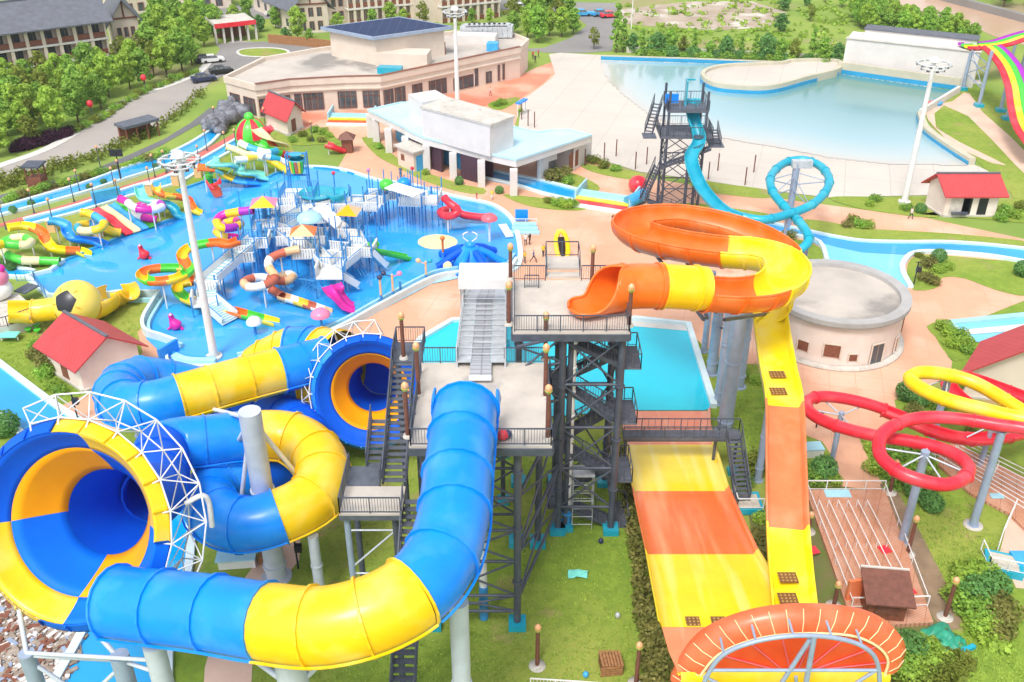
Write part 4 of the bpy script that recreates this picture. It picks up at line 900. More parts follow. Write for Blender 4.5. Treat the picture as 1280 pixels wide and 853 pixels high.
# reeds along the road, ground cover in the beds, hedge by the ramp
def cover(name, poly, n, mat, s0, h, seed, spread=1.0, Z=.05):
    rnd = random.Random(seed); mb = MB(); xs = [p[0] for p in poly]; ys = [p[1] for p in poly]; k = 0; t = 0
    while k < n and t < n*20:
        t += 1; x, y = rnd.uniform(min(xs), max(xs)), rnd.uniform(min(ys), max(ys))
        if inside(x, y, poly):
            k += 1; p = P(x, y, Z); leaf_quads(mb, p+Vector((0, 0, h*rnd.uniform(.3, .8))), (s0*spread, s0*spread, h*.6), 9, s0*.45, rnd)
    return mb.build(name, mat)
kind(cover('reed_grass', [(-20, 232), (0, 224), (70, 206), (130, 190), (200, 158), (240, 126), (250, 112), (258, 118), (236, 140), (200, 166), (130, 200), (60, 222), (0, 240), (-20, 246)], 340, 'leaf4', .5, 1.1, 21), 'stuff')
kind(cover('ground_cover', [(1120, 830), (1180, 790), (1215, 830), (1190, 870), (1120, 870)], 200, 'leaf4', .5, .4, 22), 'stuff')
kind(cover('ground_cover', [(1196, 720), (1230, 700), (1262, 760), (1258, 820), (1215, 800), (1200, 760)], 220, 'leaf2', .5, .4, 23), 'stuff')
kind(cover('ground_cover', [(1076, 550), (1128, 548), (1172, 576), (1160, 602), (1110, 615), (1098, 590)], 180, 'leaf', .4, .35, 24), 'stuff')
def tufts(poly, n, seed):
    rnd = random.Random(seed); mb = MB(); xs = [p[0] for p in poly]; ys = [p[1] for p in poly]
    for _ in range(n):
        x, y = rnd.uniform(min(xs), max(xs)), rnd.uniform(min(ys), max(ys))
        if not inside(x, y, poly): continue
        p = P(x, y, .03)
        for k in range(4):
            a = rnd.random()*6.28; d = Vector((math.cos(a), math.sin(a), 0)); q = p+Vector((rnd.uniform(-.25, .25), rnd.uniform(-.25, .25), 0)); h = rnd.uniform(.04, .12)
            mb.add([q-d*.05, q+d*.05, q+d*.03+Vector((d.y*.08, -d.x*.08, h))], [(0, 1, 2)])
    return kind(mb.build('grass', 'blade'), 'stuff')
tufts([(235, 560), (640, 545), (770, 545), (790, 640), (810, 780), (805, 853), (320, 853), (380, 700), (392, 640), (250, 640)], 5200, 41)
tufts([(1120, 610), (1175, 612), (1210, 622), (1252, 690), (1262, 740), (1285, 853), (1180, 853), (1210, 780), (1150, 670)], 2600, 42)
tufts([(885, 460), (950, 450), (985, 480), (1000, 560), (940, 600), (900, 520)], 1200, 43)
tufts([(20, 400), (175, 385), (172, 440), (110, 500), (80, 500), (0, 450)], 1500, 44)
kind(cover('ground_cover', [(780, 8), (940, -6), (1060, 6), (1060, 40), (1040, 70), (800, 62)], 230, 'leaf2', 1.0, .6, 25), 'stuff')
tag(cover('hedge', [(774, 560), (786, 580), (796, 640), (806, 700), (822, 770), (842, 830), (850, 880), (806, 880), (800, 800), (790, 720), (782, 650), (775, 600)], 620, 'leafb', .34, .7, 26), 'untrimmed hedge strip running along the left edge of the wide ramp', 'hedge')
mb = MB(); rnd = random.Random(5)
for i in range(120):
    x, y = rnd.uniform(258, 312), rnd.uniform(138, 168)
    if not inside(x, y, [(256, 164), (268, 148), (285, 139), (308, 138), (314, 142), (296, 154), (275, 168)]): continue
    p = P(x, y); r_ = rnd.uniform(.6, 1.5); mb.ball((p.x, p.y, rnd.uniform(.2, 1.4)), r_, rnd.uniform(.6, 1.1), 4)
tag(mb.build('rock_garden', 'rock'), 'pile of grey boulders where the upper blue channel ends', 'rocks')

# ------------------------------------------------------------------ lamps and masts
def park_lamp(h):
    root = thing('street_lamp', 'lamp', 'lamp')
    mb = MB(); mb.cyl((0, 0, 0), (0, 0, h), .075, .055, 8); mb.build('post', 'dark', root, local=True)
    mb = MB(); mb.cyl((0, 0, 0), (0, 0, .35), .16, .1, 8); mb.build('base', 'dark', root, local=True)
    mb = MB(); mb.ball((0, 0, h+.18), .19, 1.2, 8); mb.build('globe', 'glow', root, local=True)
    mb = MB(); mb.cyl((0, 0, h-.1), (0, 0, h), .09, .12, 8); mb.build('collar', 'dark', root, local=True)
    return root
LP = park_lamp(3.0)
LB = sorted([(8, 288), (43, 267), (67, 280), (93, 253), (100, 240), (121, 261), (144, 238), (150, 255), (151, 227), (126, 211), (189, 238), (194, 222), (208, 217), (219, 226), (250, 208), (259, 189), (283, 192), (296, 188), (332, 160), (351, 163), (391, 178), (270, 158), (330, 262), (345, 262)][:22])
for i, (x, y) in enumerate(LB):
    lab = 'dark post lamp with white globe by the blue channels, %s from the left' % nth(i)
    if i == 0: LP.location = P(x, y); LP['label'] = lab; o = LP
    else: o = copy_tree(LP, P(x, y), 0, random.uniform(.93, 1.05), lab)
    o['group'] = 'globe lamps along the blue channels'
def torch_lamp(x, y, ty, Z, label, grp, pad=False):
    p = P(x, y, Z); h = VT(x, y, ty, Z)-Z
    root = thing('torch_lamp', label, 'lamp', p, grp)
    mb = MB(); mb.cyl(p, p+Vector((0, 0, h-.55)), .15, .13, 10); mb.build('post', 'brown', root)
    mb = MB(); mb.cyl(p, p+Vector((0, 0, .18)), .32, .25, 10); mb.build('base', 'conc', root)
    mb = MB(); mb.cyl(p+Vector((0, 0, h-.58)), p+Vector((0, 0, h-.40)), .16, .24, 10); mb.build('collar', 'collar', root)
    mb = MB(); mb.lathe(p+Vector((0, 0, h-.40)), [(.16, 0), (.22, .12), (.2, .26), (.1, .38), (.01, .43)], 10); mb.build('globe', 'glow', root)
    if pad:
        mb = MB(); mb.lathe(p, [(.55, 0), (.55, .08), (.01, .09)], 14); mb.build('footing', 'conc', root)
UPZ, LOZ = 17.7, 15.4
for x, y, ty, Z, lab in ((681.6, 450, 390, LOZ, 'at the back right corner of the lower deck'), (681.6, 497, 430, LOZ, 'midway along the lower deck right edge'), (684.5, 549, 481, LOZ, 'at the front right corner of the lower deck'),
                         (523.5, 495, 428, LOZ, 'at the left edge of the lower deck'), (504.7, 448, 390, LOZ, 'at the top of the tower staircase'), (510, 546, 478, LOZ, 'beside the staircase at the front left deck corner'),
                         (636, 406, 352, UPZ, 'beside the raft conveyor canopy'), (638, 349, 304, UPZ, 'at the back left corner of the upper deck'), (786, 408, 355, UPZ, 'at the front right corner of the upper deck'), (739.6, 353, 306, UPZ, 'behind the orange slide entrance')):
    torch_lamp(x, y, ty, Z, 'brown torch style lamp post '+lab, 'torch lamps on the tower')
for x, y, ty, lab in ((671.5, 833, 781, 'on the lawn near the white fence, left one'), (795, 855, 803, 'on the lawn near the hedge and crate'), (1134, 693, 645, 'beside the right spiral slide column'), (1181, 772, 722, 'beside the lower right bushes'), (1042, 758, 727, 'on the left edge of the timber queue deck'), (1112, 616, 575, 'at the far end of timber queue deck'), (1010, 665, 640, 'partly hidden beside the narrow chute'), (1238, 575, 545, 'on the lawn behind the right spiral')):
    torch_lamp(x, y, ty, 0, 'brown torch style lamp post '+lab, 'torch lamps on the lawn', True)
for x, y, ty, lab in ((98, 526, 492, 'on the paving near the big funnel'), (1141, 360, 328, 'on the island lawn by shallow pool'), (373, 711, 675, 'on the lawn below the yellow bend'), (1020, 535, 515, 'below the left red spiral')):
    p = P(x, y); h = VT(x, y, ty); root = thing('speaker_post', 'thin black post with small loudspeaker '+lab, 'post', p)
    mb = MB(); mb.cyl(p, p+Vector((0, 0, h)), .07, n=8); mb.build('post', 'black', root); mb = MB(); mb.box(p+Vector((.2, 0, h*.72)), (.5, .35, .6)); mb.build('loudspeaker', 'black', root)
    mb = MB(); mb.bar(p+Vector((-.3, 0, h)), p+Vector((.3, 0, h)), .08); mb.build('arm', 'black', root)
def mast(x, y, ty, label, r=2.3):
    p = P(x, y); h = VT(x, y, ty); root = thing('light_mast', label, 'mast', p)
    mb = MB(); mb.cyl(p, p+Vector((0, 0, h)), .42, .24, 14); mb.build('pole', 'wsteel', root)
    mb = MB(); mb.cyl(p, p+Vector((0, 0, .3)), .8, .8, 14); mb.build('base', 'kerb', root)
    mb = MB()
    for z_, q in ((h-.5, r), (h-1.1, r*.66)):
        c = [p+Vector((q*math.cos(i*.3927), q*math.sin(i*.3927), z_)) for i in range(16)]
        mb.sweep(c, ring(.05, 6), loop=True)
        for i in range(0, 16, 4): mb.bar(p+Vector((0, 0, z_)), c[i], .05)
    mb.build('ring_frame', 'wsteel', root)
    for z_, q, n in ((h-.6, r, 12), (h-1.2, r*.66, 8)):
        for i in range(n):
            a = i*6.283/n; mb = MB(); c = p+Vector((q*math.cos(a), q*math.sin(a), z_))
            mb.box(c, (.34, .42, .24), a); mb.box(c+Vector((.18*math.cos(a), .18*math.sin(a), -.03)), (.05, .34, .2), a, 1); mb.build('floodlight', ['galv', 'glass'], root)
    mb = MB(); mb.lathe(p+Vector((0, 0, h-.3)), [(.62, 0), (.55, .35), (.3, .55), (.01, .62)], 14); mb.build('cap', 'white', root)
mast(268, 448, 192, 'tall white floodlight mast standing in the near corner of the splash pool', 1.65)
mast(1130, 254, 74, 'tall white floodlight mast between the beach and red roofed hut', 1.9)
mast(572, 136, 10, 'tall white floodlight mast behind the white arcaded building', 1.8)

# ------------------------------------------------------------------ people
def person(x, y, label, top='c_dark', bot='c_dark', h=1.65, rz=0.0, walk=.12, Z=0.06, cat='person'):
    p = P(x, y, Z)
    k = h/1.75
    J = [(0, 0, .93), (0, .01, 1.15), (0, .01, 1.40), (0, 0, 1.52), (0, -.02, 1.60), (0, -.02, 1.70),
         (-.17, .01, 1.41), (-.25, .0, 1.14), (-.24, -.10-walk*.6, .90), (.17, .01, 1.41), (.25, .02, 1.14), (.24, -.02+walk*.6, .90),
         (-.10, 0, .88), (-.11, -walk-.02, .48), (-.11, -walk*1.3+.05, .07), (-.11, -walk*1.3-.09, .03), (.10, 0, .88), (.11, walk*.7-.04, .48), (.11, walk*1.6+.03, .07), (.11, walk*1.6-.11, .03)]
    E = [(0, 1), (1, 2), (2, 3), (3, 4), (4, 5), (2, 6), (6, 7), (7, 8), (2, 9), (9, 10), (10, 11), (0, 12), (12, 13), (13, 14), (14, 15), (0, 16), (16, 17), (17, 18), (18, 19)]
    rad = [.13, .125, .13, .06, .095, .085, .07, .045, .035, .07, .045, .035, .095, .062, .045, .035, .095, .062, .045, .035]
    me = bpy.data.meshes.new('person'); me.from_pydata([Vector(j)*k for j in J], E, [])
    o = bpy.data.objects.new('person', me); C.objects.link(o)
    m = o.modifiers.new('s', 'SKIN'); o.modifiers.new('d', 'SUBSURF').levels = 1
    for i, r_ in enumerate(rad): me.skin_vertices[0].data[i].radius = (r_*k, r_*k)
    me.skin_vertices[0].data[0].use_root = True
    dg = bpy.context.evaluated_depsgraph_get(); m2 = bpy.data.meshes.new_from_object(o.evaluated_get(dg))
    bpy.data.objects.remove(o)
    for n in ('skin', top, bot, 'hair', 'black'): m2.materials.append(M[n])
    for f in m2.polygons:
        c = f.center/k; f.use_smooth = True
        f.material_index = 3 if (c.z > 1.70 or (c.z > 1.58 and c.y > .0)) else 0 if c.z > 1.46 else (0 if abs(c.x) > .2 and c.z < 1.2 else 1) if c.z > .92 else 0 if abs(c.x) > .2 else 2 if c.z > .1 else 4
    o = bpy.data.objects.new('person', m2); C.objects.link(o); o.location = p; o.rotation_euler = (0, 0, rz); WL[o.name] = Vector(p)
    o['label'] = label; o['category'] = cat
    return o
person(656, 329, 'person in yellow top standing by the splash pool edge', 'c_yel', 'c_dark', rz=1)
person(667, 328, 'person in blue walking across the paving behind the tower', 'c_blue', 'c_dark', rz=1.6, walk=.28)
person(679, 321, 'person in yellow shirt next to the yellow inflatable', 'c_yel', 'c_dark', rz=.4)
person(657, 307, 'person in white near the blue pool steps', 'c_white', 'c_dark', 1.6)
person(662, 306, 'person in dark clothes near the blue pool steps', 'c_dark', 'c_dark', 1.6, rz=.8)
person(501, 222, 'person in dark clothes standing behind the splash pool', 'c_dark', 'c_dark')
person(615, 250, 'person in yellow top on the paving beside the splash pool', 'c_yel', 'c_white', 1.5)
person(596, 252, 'person in red walking beside the splash pool', 'c_red', 'c_red', 1.4, rz=1.2)
person(1138, 274, 'person in pale top walking past the long white hut', 'c_white', 'c_dark', rz=1.7, walk=.2)
person(766, 281, 'person in dark clothes alone on the wide paving', 'c_dark', 'c_blue', 1.5)
person(666, 74, 'person in red top on the path beside the hall, left one', 'c_red', 'c_dark'); person(673, 72, 'person in red top on the path beside the hall, right one', 'c_red', 'c_dark', rz=1)
person(669, 79, 'person in dark clothes nearest on the path beside the hall', 'c_dark', 'c_dark')
person(613, 120, 'person in white on red paving by the parked truck', 'c_white', 'c_red', rz=2)
inf = thing('inflatable_raft', 'yellow and black inflatable raft leaning upright on the open paving', 'inflatable', P(702, 327))
p = P(702, 327); mb = MB()
c_ = [p+Vector((.75*math.cos(a*.2618)*.9-.2*math.sin(a*.2618), .3*math.sin(a*.2618), 1.9+1.8*math.sin(a*.2618))) for a in range(24)]
mb.sweep(c_, ring(.3, 8), loop=True); mb.build('tube', 'lemon', inf)
mb = MB(); mb.prism([(p.x-.5, p.y-.05), (p.x+.5, p.y-.05), (p.x+.5, p.y+.05), (p.x-.5, p.y+.05)], .7, 3.1); mb.build('floor', 'black', inf)

# ------------------------------------------------------------------ cars
def car(x, y, rz, m, label):
    p = P(x, y, .05); root = thing('parked_car', label, 'car', p, 'parked cars', rz)
    def sec(prof, w0, w1, nm, mt):
        mb = MB(); n = len(prof); vs = [(a, -w0(z)/2, z) for a, z in prof]+[(a, w0(z)/2, z) for a, z in prof]
        mb.add(vs, [tuple(range(n)), tuple(range(2*n-1, n-1, -1))]+[(i, n+i, n+(i+1) % n, (i+1) % n) for i in range(n)]); mb.build(nm, mt, root, local=True)
    sec([(-2.15, .35), (2.15, .35), (2.2, .7), (1.9, .86), (1.0, .95), (-1.75, 1.0), (-2.15, .9)], lambda z: 1.78, 0, 'body', m)
    sec([(-1.6, .96), (1.05, .94), (.45, 1.42), (-1.0, 1.46)], lambda z: 1.62 if z < 1.2 else 1.25, 0, 'cabin', 'glass')
    sec([(-1.02, 1.44), (.45, 1.40), (.4, 1.47), (-.95, 1.51)], lambda z: 1.27, 0, 'roof', m)
    for a in (-1.35, 1.35):
        for b in (-.8, .8): mb = MB(); mb.cyl((a, b-.1, .33), (a, b+.1, .33), .33, n=12); mb.build('wheel', 'black', root, local=True)
    for b in (-.6, .6): mb = MB(); mb.box((2.14, b, .68), (.12, .4, .15)); mb.build('headlight', 'globe', root, local=True)
car(255, 102, .5, 'navy', 'dark blue car parked on the road by the grove end'); car(277, 92, .5, 'black', 'black car parked on the drive corner beside the hall'); car(266, 78, .4, 'white', 'white car parked beside the grove near the roundabout')
car(257, 78, .3, 'black', 'black car next to the white one near the roundabout'); car(728, 20, .1, 'sky', 'bright blue car in the car park, left of two'); car(751, 20, .3, 'sky', 'bright blue car in the car park, right of two'); car(762, 22, .2, 'red', 'red car in the car park by the slender tree')
for k, (x, y, m, l) in enumerate(((344, 20, 'white', 'white car parked among the villas'), (362, 15, 'navy', 'dark car parked behind the villas'), (652, 12, 'white', 'white car parked at the far end of the hotel wings'))): car(x, y, .2*k, m, l)
for x, y, lab in ((117, 152, 'red lantern on a short pole at the grove edge by the purple border'), (183, 118, 'red lantern on a short pole deeper in the grove by the road')):
    p = P(x, y); o = thing('lantern_post', lab, 'lantern', p); mb = MB(); mb.cyl(p, p+Vector((0, 0, 3.4)), .07, n=7); mb.build('post', 'dark', o); mb = MB(); mb.ball(p+Vector((0, 0, 2.9)), .5, 1.15, 9); mb.build('lantern', 'red', o)
p = P(48, 231); o = thing('ticket_kiosk', 'small dark timber cabin beside the road and the walkway', 'kiosk', p); mb = MB(); mb.box(p+Vector((0, 0, .6)), (2.0, 2.0, 1.2)); mb.build('base', 'wood', o); mb = MB(); mb.box(p+Vector((0, 0, 2.9)), (2.5, 2.5, .25)); mb.build('roof', 'dark', o)
for a in (-.9, .9):
    for b in (-.9, .9): mb = MB(); mb.bar(p+Vector((a, b, 1.2)), p+Vector((a, b, 2.8)), .16); mb.build('post', 'wood', o)
p = P(152, 226); o = thing('sign_post', 'tall black post carrying twin dark signs beside the blue channel', 'sign', p); mb = MB(); mb.cyl(p, p+Vector((0, 0, 4.4)), .08, n=7); mb.build('post', 'black', o)
for a in (-.45, .5): mb = MB(); mb.box(p+Vector((a, 0, 4.0)), (.8, .12, 1.0)); mb.build('panel', 'black', o)
fl = thing('flag', 'pink flag on a white pole beside the access road', 'flag', P(789, 36))
p = P(789, 36); h = 9.5; mb = MB(); mb.cyl(p, p+Vector((0, 0, h)), .12, .08, 8); mb.build('pole', 'wsteel', fl)
mb = MB(); g_ = [(i, j) for i in range(7) for j in range(2)]; mb.add([p+Vector((-.1-i*.42, .18*math.sin(i*1.1), h-.2-j*2.0-i*.05)) for i, j in g_], [(2*i, 2*i+1, 2*i+3, 2*i+2) for i in range(6)], 0, True); mb.build('cloth', 'magenta', fl)
# ------------------------------------------------------------------ main tower
def rail(parent, pts, h=1.2, name='railing', m='dark', gap=.16, closed=False, bal=True, sp=1.5, th=1.0):
    mb = MB(); Z1 = Vector((0, 0, 1))
    for a, b in zip(pts, pts[1:]):
        a, b = Vector(a), Vector(b); L = (b-a).length; n = max(1, round(L/sp))
        mb.bar(a+Z1*h, b+Z1*h, .07*th)
        if sp < 2: mb.bar(a+Z1*.14, b+Z1*.14, .04)
        for i in range(n+1): q = a.lerp(b, i/n); mb.bar(q, q+Z1*h, .065*th)
        if bal:
            k = int(L/gap)
            for i in range(1, k): q = a.lerp(b, i/k); mb.bar(q+Z1*.14, q+Z1*h, .026)
    return mb.build(name, m, parent)
def stair(parent, top, bot, wd, n, m='dark', m2='dark2', rails=(1, 1), rm=None):
    top, bot = Vector(top), Vector(bot); d = bot-top; h = Vector((d.x, d.y, 0)).normalized(); s_ = Vector((-h.y, h.x, 0))
    mb = MB()
    for k in (-1, 1): mb.bar(top+s_*k*wd/2, bot+s_*k*wd/2, .1, .3)
    st = mb.build('stair_stringer', m, parent)
    mb = MB()
    for i in range(n):
        c = top+d*(i+.5)/n; q = [c+s_*a*wd/2+h*b*abs(d.length/n)*.42 for a, b in ((-1, -1), (1, -1), (1, 1), (-1, 1))]
        mb.prism([(p.x, p.y) for p in q], c.z-.04, c.z+.01)
    mb.build('stair_treads', m2, parent)
    for k, on in zip((-1, 1), rails):
        if on: rail(parent, [top+s_*k*wd/2, bot+s_*k*wd/2], 1.1, 'stair_railing', rm or m, .22)
def V3(x, y, z): return Vector((x, y, z))
tw = thing('slide_tower', 'tall charcoal steel slide tower with two concrete decks and zigzag stairs', 'tower', (1, 55, 0))
X0, X1, Y0, Y1, ZL = -6.05, 2.35, 46.6, 55.9, LOZ
UX0, UX1, UY0, UY1, ZU = .05, 7.75, 56.0, 63.5, UPZ
for nm, a, b, c, d_, z in (('lower_deck', X0, X1, Y0, Y1, ZL), ('upper_deck', UX0, UX1, UY0, UY1, ZU)):
    mb = MB(); mb.box(((a+b)/2, (c+d_)/2, z-.12), (b-a, d_-c, .24)); dk = mb.build(nm, 'deck', tw)
    mb = MB()
    for p, q in (((a, c), (b, c)), ((a, d_), (b, d_)), ((a, c), (a, d_)), ((b, c), (b, d_))): mb.bar(V3(*p, z-.42), V3(*q, z-.42), .22, .5)
    for i in range(1, 5): x = a+(b-a)*i/5; mb.bar(V3(x, c+.15, z-.46), V3(x, d_-.15, z-.46), .15, .38)
    mb.build('deck_beam', 'dark', dk)
rail(tw, [V3(X0+.1, Y0+.06, ZL), V3(-3.9, Y0+.06, ZL)]); rail(tw, [V3(-.85, Y0+.06, ZL), V3(X1-.06, Y0+.06, ZL), V3(X1-.06, Y1-.1, ZL)])
rail(tw, [V3(X0+.1, Y1-.06, ZL), V3(-3.6, Y1-.06, ZL)]); rail(tw, [V3(-.5, Y1-.06, ZL), V3(X1-.1, Y1-.06, ZL)])
rail(tw, [V3(X0+.1, Y0+.06, ZL), V3(X0+.1, 54.6, ZL)])
rail(tw, [V3(UX0+.1, UY0+.06, ZU), V3(UX1-.06, UY0+.06, ZU), V3(UX1-.06, 58.2, ZU)])
rail(tw, [V3(UX0+.1, UY0+.1, ZU), V3(UX0+.1, UY1-.06, ZU), V3(2.4, UY1-.06, ZU)]); rail(tw, [V3(5.0, UY1-.06, ZU), V3(UX1-.1, UY1-.06, ZU), V3(UX1-.1, 61.6, ZU)])
mb = MB(); mb.box((3.7, 65.2, ZU+.55), (2.5, 1.9, .2)); mb.box((3.7, 63.9, ZU+.2), (2.5, .7, .2)); mb.build('rear_platform', 'deck', tw)
rail(tw, [V3(2.5, 63.6, ZU+.1), V3(2.5, 64.3, ZU+.65), V3(2.5, 66.1, ZU+.65), V3(4.9, 66.1, ZU+.65), V3(4.9, 64.3, ZU+.65), V3(4.9, 63.6, ZU+.1)], bal=False)
rail(tw, [V3(.9, 62.3, ZU), V3(1.9, 62.3, ZU)], 1.0, bal=True)
LEG = [(-5.3, 47.2), (.35, 47.2), (-5.3, 55.3), (.35, 55.3), (1.9, 55.2)]; ULEG = [(3.42, 56.6), (7.4, 56.6), (3.42, 62.3), (7.4, 62.3), (.5, 62.3)]
for (x, y), z, r_ in [(q, ZL-.6, .24) for q in LEG]+[(q, ZU-.6, .25) for q in ULEG]+[((4.0, 57.0), ZU-.6, .2)]:
    mb = MB(); mb.cyl((x, y, 0), (x, y, z), r_, n=10)
    for k in (4, 8.5, 13): mb.cyl((x, y, k), (x, y, k+.14), r_+.1, n=10)
    lg = mb.build('leg', 'dark', tw)
    mb = MB(); mb.box((x, y, .25), (1.15, 1.15, .5)); mb.build('leg_base', 'teal', lg)
def brace(q, zs, r_=.1):
    mb = MB()
    for (a, b) in q:
        for i, z in enumerate(zs):
            mb.cyl(V3(*a, z), V3(*b, z), r_*1.15, n=7)
            if i:
                z0 = zs[i-1]; mb.cyl(V3(*a, z0), V3(*b, z), r_*.75, n=6); mb.cyl(V3(*b, z0), V3(*a, z), r_*.75, n=6)
    return mb.build('bracing', 'dark', tw)
brace([(ULEG[0], ULEG[1])], [2.4, 6.0, 9.6, 13.2, 16.8]); brace([(ULEG[2], ULEG[3])], [2.4, 9.6, 16.8]); brace([(ULEG[1], ULEG[3])], [2.4, 9.6, 16.8])
brace([(LEG[1], ULEG[0])], [2.4, 6.4, 11.0]); brace([((.35, 55.3), (3.42, 56.6))], [12, 15, 17])
brace([(LEG[0], LEG[1])], [1.4, 2.8, 5.8, 8.4, 11.0, 14.6]); brace([(LEG[1], LEG[3])], [2.8, 7, 11]); brace([(LEG[0], LEG[2])], [2.8, 7, 11, 14.6]); brace([(LEG[2], LEG[3])], [2.8, 7, 11, 14.6])
# zigzag stair inside the tower
zs = [16.2, 14.3, 12.3, 9.7, 7.1, 4.5, 2.0, .1]
for i in range(7):
    xa, xb = (3.9, 7.6) if i % 2 == 0 else (7.6, 3.9)
    y = 57.6 if i % 2 == 0 else 59.3
    stair(tw, V3(xa, y, zs[i]), V3(xb, y, zs[i+1]), 1.2, 10)
    mb = MB(); xl = 8.2 if i % 2 == 0 else 3.3; mb.box((xl, 58.45, zs[i+1]-.06), (1.3, 3.0, .12)); mb.build('stair_landing', 'dark2', tw)
    s_ = 1 if i % 2 == 0 else -1
    rail(tw, [V3(xl, 57, zs[i+1]), V3(xl+.6*s_, 57, zs[i+1]), V3(xl+.6*s_, 59.9, zs[i+1]), V3(xl, 59.9, zs[i+1])], 1.1, 'landing_railing', bal=False)
mb = MB(); mb.cyl((4.15, 57.2, 1.6), (4.15, 57.2, 17.1), .26, n=12)
for k in range(8): mb.cyl((4.15, 57.2, 2.2+k*2), (4.15, 57.2, 2.32+k*2), .31, n=12)
wp = mb.build('water_pipe', 'wsteel', tw)
mb = MB(); mb.cyl((4.15, 57.2, 0), (4.15, 57.2, 1.7), .3, n=12); mb.cyl((4.15, 57.2, 1.3), (4.15, 57.2, 1.55), .46, n=12); mb.build('pipe_foot', 'bsteel', wp)
mb = MB(); mb.cyl((-1.9, 47.9, 3.0), (-1.9, 47.9, 14), .26, n=12); wp = mb.build('water_pipe', 'wsteel', tw); mb = MB(); mb.cyl((-1.9, 47.9, 0), (-1.9, 47.9, 3), .3, n=12); mb.build('pipe_foot', 'bsteel', wp)
# outer staircase on the left
mb = MB(); mb.box((-7.0, 57.3, ZL-.08), (1.9, 2.6, .16)); mb.build('stair_landing', 'dark2', tw); rail(tw, [V3(-7.95, 56.1, ZL), V3(-7.95, 58.6, ZL), V3(-6.0, 58.6, ZL), V3(-6.0, 56.4, ZL)], name='landing_railing')
stair(tw, V3(-7.25, 56.1, ZL), V3(-7.25, 47.9, 11.6), 1.45, 20)
mb = MB(); mb.box((-8.4, 46.3, 11.5), (3.7, 2.6, .2)); mb.build('stair_landing', 'deck', tw)
for y in (45.05, 47.6): mb = MB(); mb.bar((-10.25, y, 11.3), (-6.55, y, 11.3), .16, .35); mb.build('landing_beam', 'dark2', tw)
rail(tw, [V3(-10.2, 49.4, 11.6), V3(-10.2, 45.05, 11.6), V3(-6.6, 45.05, 11.6)], name='landing_railing'); rail(tw, [V3(-8.1, 47.6, 11.6), V3(-8.1, 49.4, 11.6)], name='landing_railing')
mb = MB(); mb.box((-9.2, 48.6, 11.5), (2.0, 2.0, .2)); mb.build('stair_landing', 'dark2', tw)
stair(tw, V3(-8.6, 49.6, 11.5), V3(-8.6, 53.0, 12.9), 1.2, 8)
stair(tw, V3(-5.95, 46.6, 11.5), V3(-5.95, 36.6, 6.2), 1.3, 24)
stair(tw, V3(-5.95, 36.6, 6.2), V3(-5.95, 26, .3), 1.3, 24)
for x, y, m in ((-9.9, 45.4, 'steel'), (-7.0, 45.4, 'dark'), (-9.9, 48.4, 'dark'), (-7.9, 57.8, 'dark'), (-6.1, 52.2, 'dark'), (-6.7, 41.5, 'dark')):
    mb = MB(); z = 11.2 if y < 50 else ZL-.2; z = 8.6 if y < 43 else z; mb.cyl((x, y, 0), (x, y, z), .2, n=9); mb.build('leg', m, tw)
mb = MB(); A_, B2 = V3(-9.9, 45.4, 0), V3(-7.0, 45.4, 0)
for z in (3, 6.5, 10): mb.cyl(A_+V3(0, 0, z), B2+V3(0, 0, z), .06, n=6); mb.cyl(A_+V3(0, 0, z-3), B2+V3(0, 0, z), .06, n=6)
mb.build('bracing', 'pale_steel', tw)
# scaffold ladder standing on the lawn inside the tower
p = P(727, 662); sc = thing('scaffold_tower', 'thin white scaffold ladder standing on the grass inside the steel tower', 'scaffold', p)
for q, nm in (((0, 0), 'frame'), ((0, 1.2), 'frame')):
    mb = MB()
    for x in (-.75, .75): mb.cyl(p+V3(x, q[1], 0), p+V3(x, q[1], 5.2), .035, n=5)
    for k in range(7): mb.cyl(p+V3(-.75, q[1], .5+k*.75), p+V3(.75, q[1], .5+k*.75), .03, n=5)
    mb.build(nm, 'galv', sc)
mb = MB()
for x in (-.75, .75): mb.cyl(p+V3(x, 0, .4), p+V3(x, 1.2, 4.8), .03, n=5); mb.cyl(p+V3(x, 1.2, .4), p+V3(x, 0, 4.8), .03, n=5)
mb.build('bracing', 'galv', sc)
mb = MB(); mb.box(p+V3(0, .6, 5.1), (1.6, 1.3, .06)); mb.build('platform', 'galv', sc)
bag = thing('duffel_bag', 'small red and blue bag left on the lower deck behind the railing', 'bag', V3(-.55, 47.3, ZL))
mb = MB(); mb.ball((-.55, 47.3, ZL+.3), .38, .8, 8); mb.build('body', 'red', bag); mb = MB(); mb.ball((-.28, 47.4, ZL+.28), .3, .85, 8); mb.build('pocket', 'navy', bag)

# ------------------------------------------------------------------ raft conveyor
cv = thing('raft_conveyor', 'grey raft conveyor with white canopy leading down from the lower tower deck', 'conveyor', (-2, 60, 0))
c0, c1, c2 = V3(-2.05, 55.3, ZL+.35), V3(-2.1, 67.3, 13.9), V3(-2.1, 96, 2.0)
def lane(a, b, w0, w1, dz, m, nm, par):
    mb = MB(); d = (b-a).normalized(); s_ = V3(d.y, -d.x, 0).normalized(); u = V3(0, 0, 1)
    q = [a+s_*w0, a+s_*w1, b+s_*w1, b+s_*w0]; mb.add([p+u*dz for p in q]+[p+u*(dz-.08) for p in q], [(0, 1, 2, 3), (7, 6, 5, 4), (0, 4, 5, 1), (1, 5, 6, 2), (2, 6, 7, 3), (3, 7, 4, 0)]); return mb.build(nm, m, par)
belt = mk('grey_belt', (.42, .43, .46), .6, .05, 2); grid_lines(belt, 50, .5, .06, (.24, .25, .28))
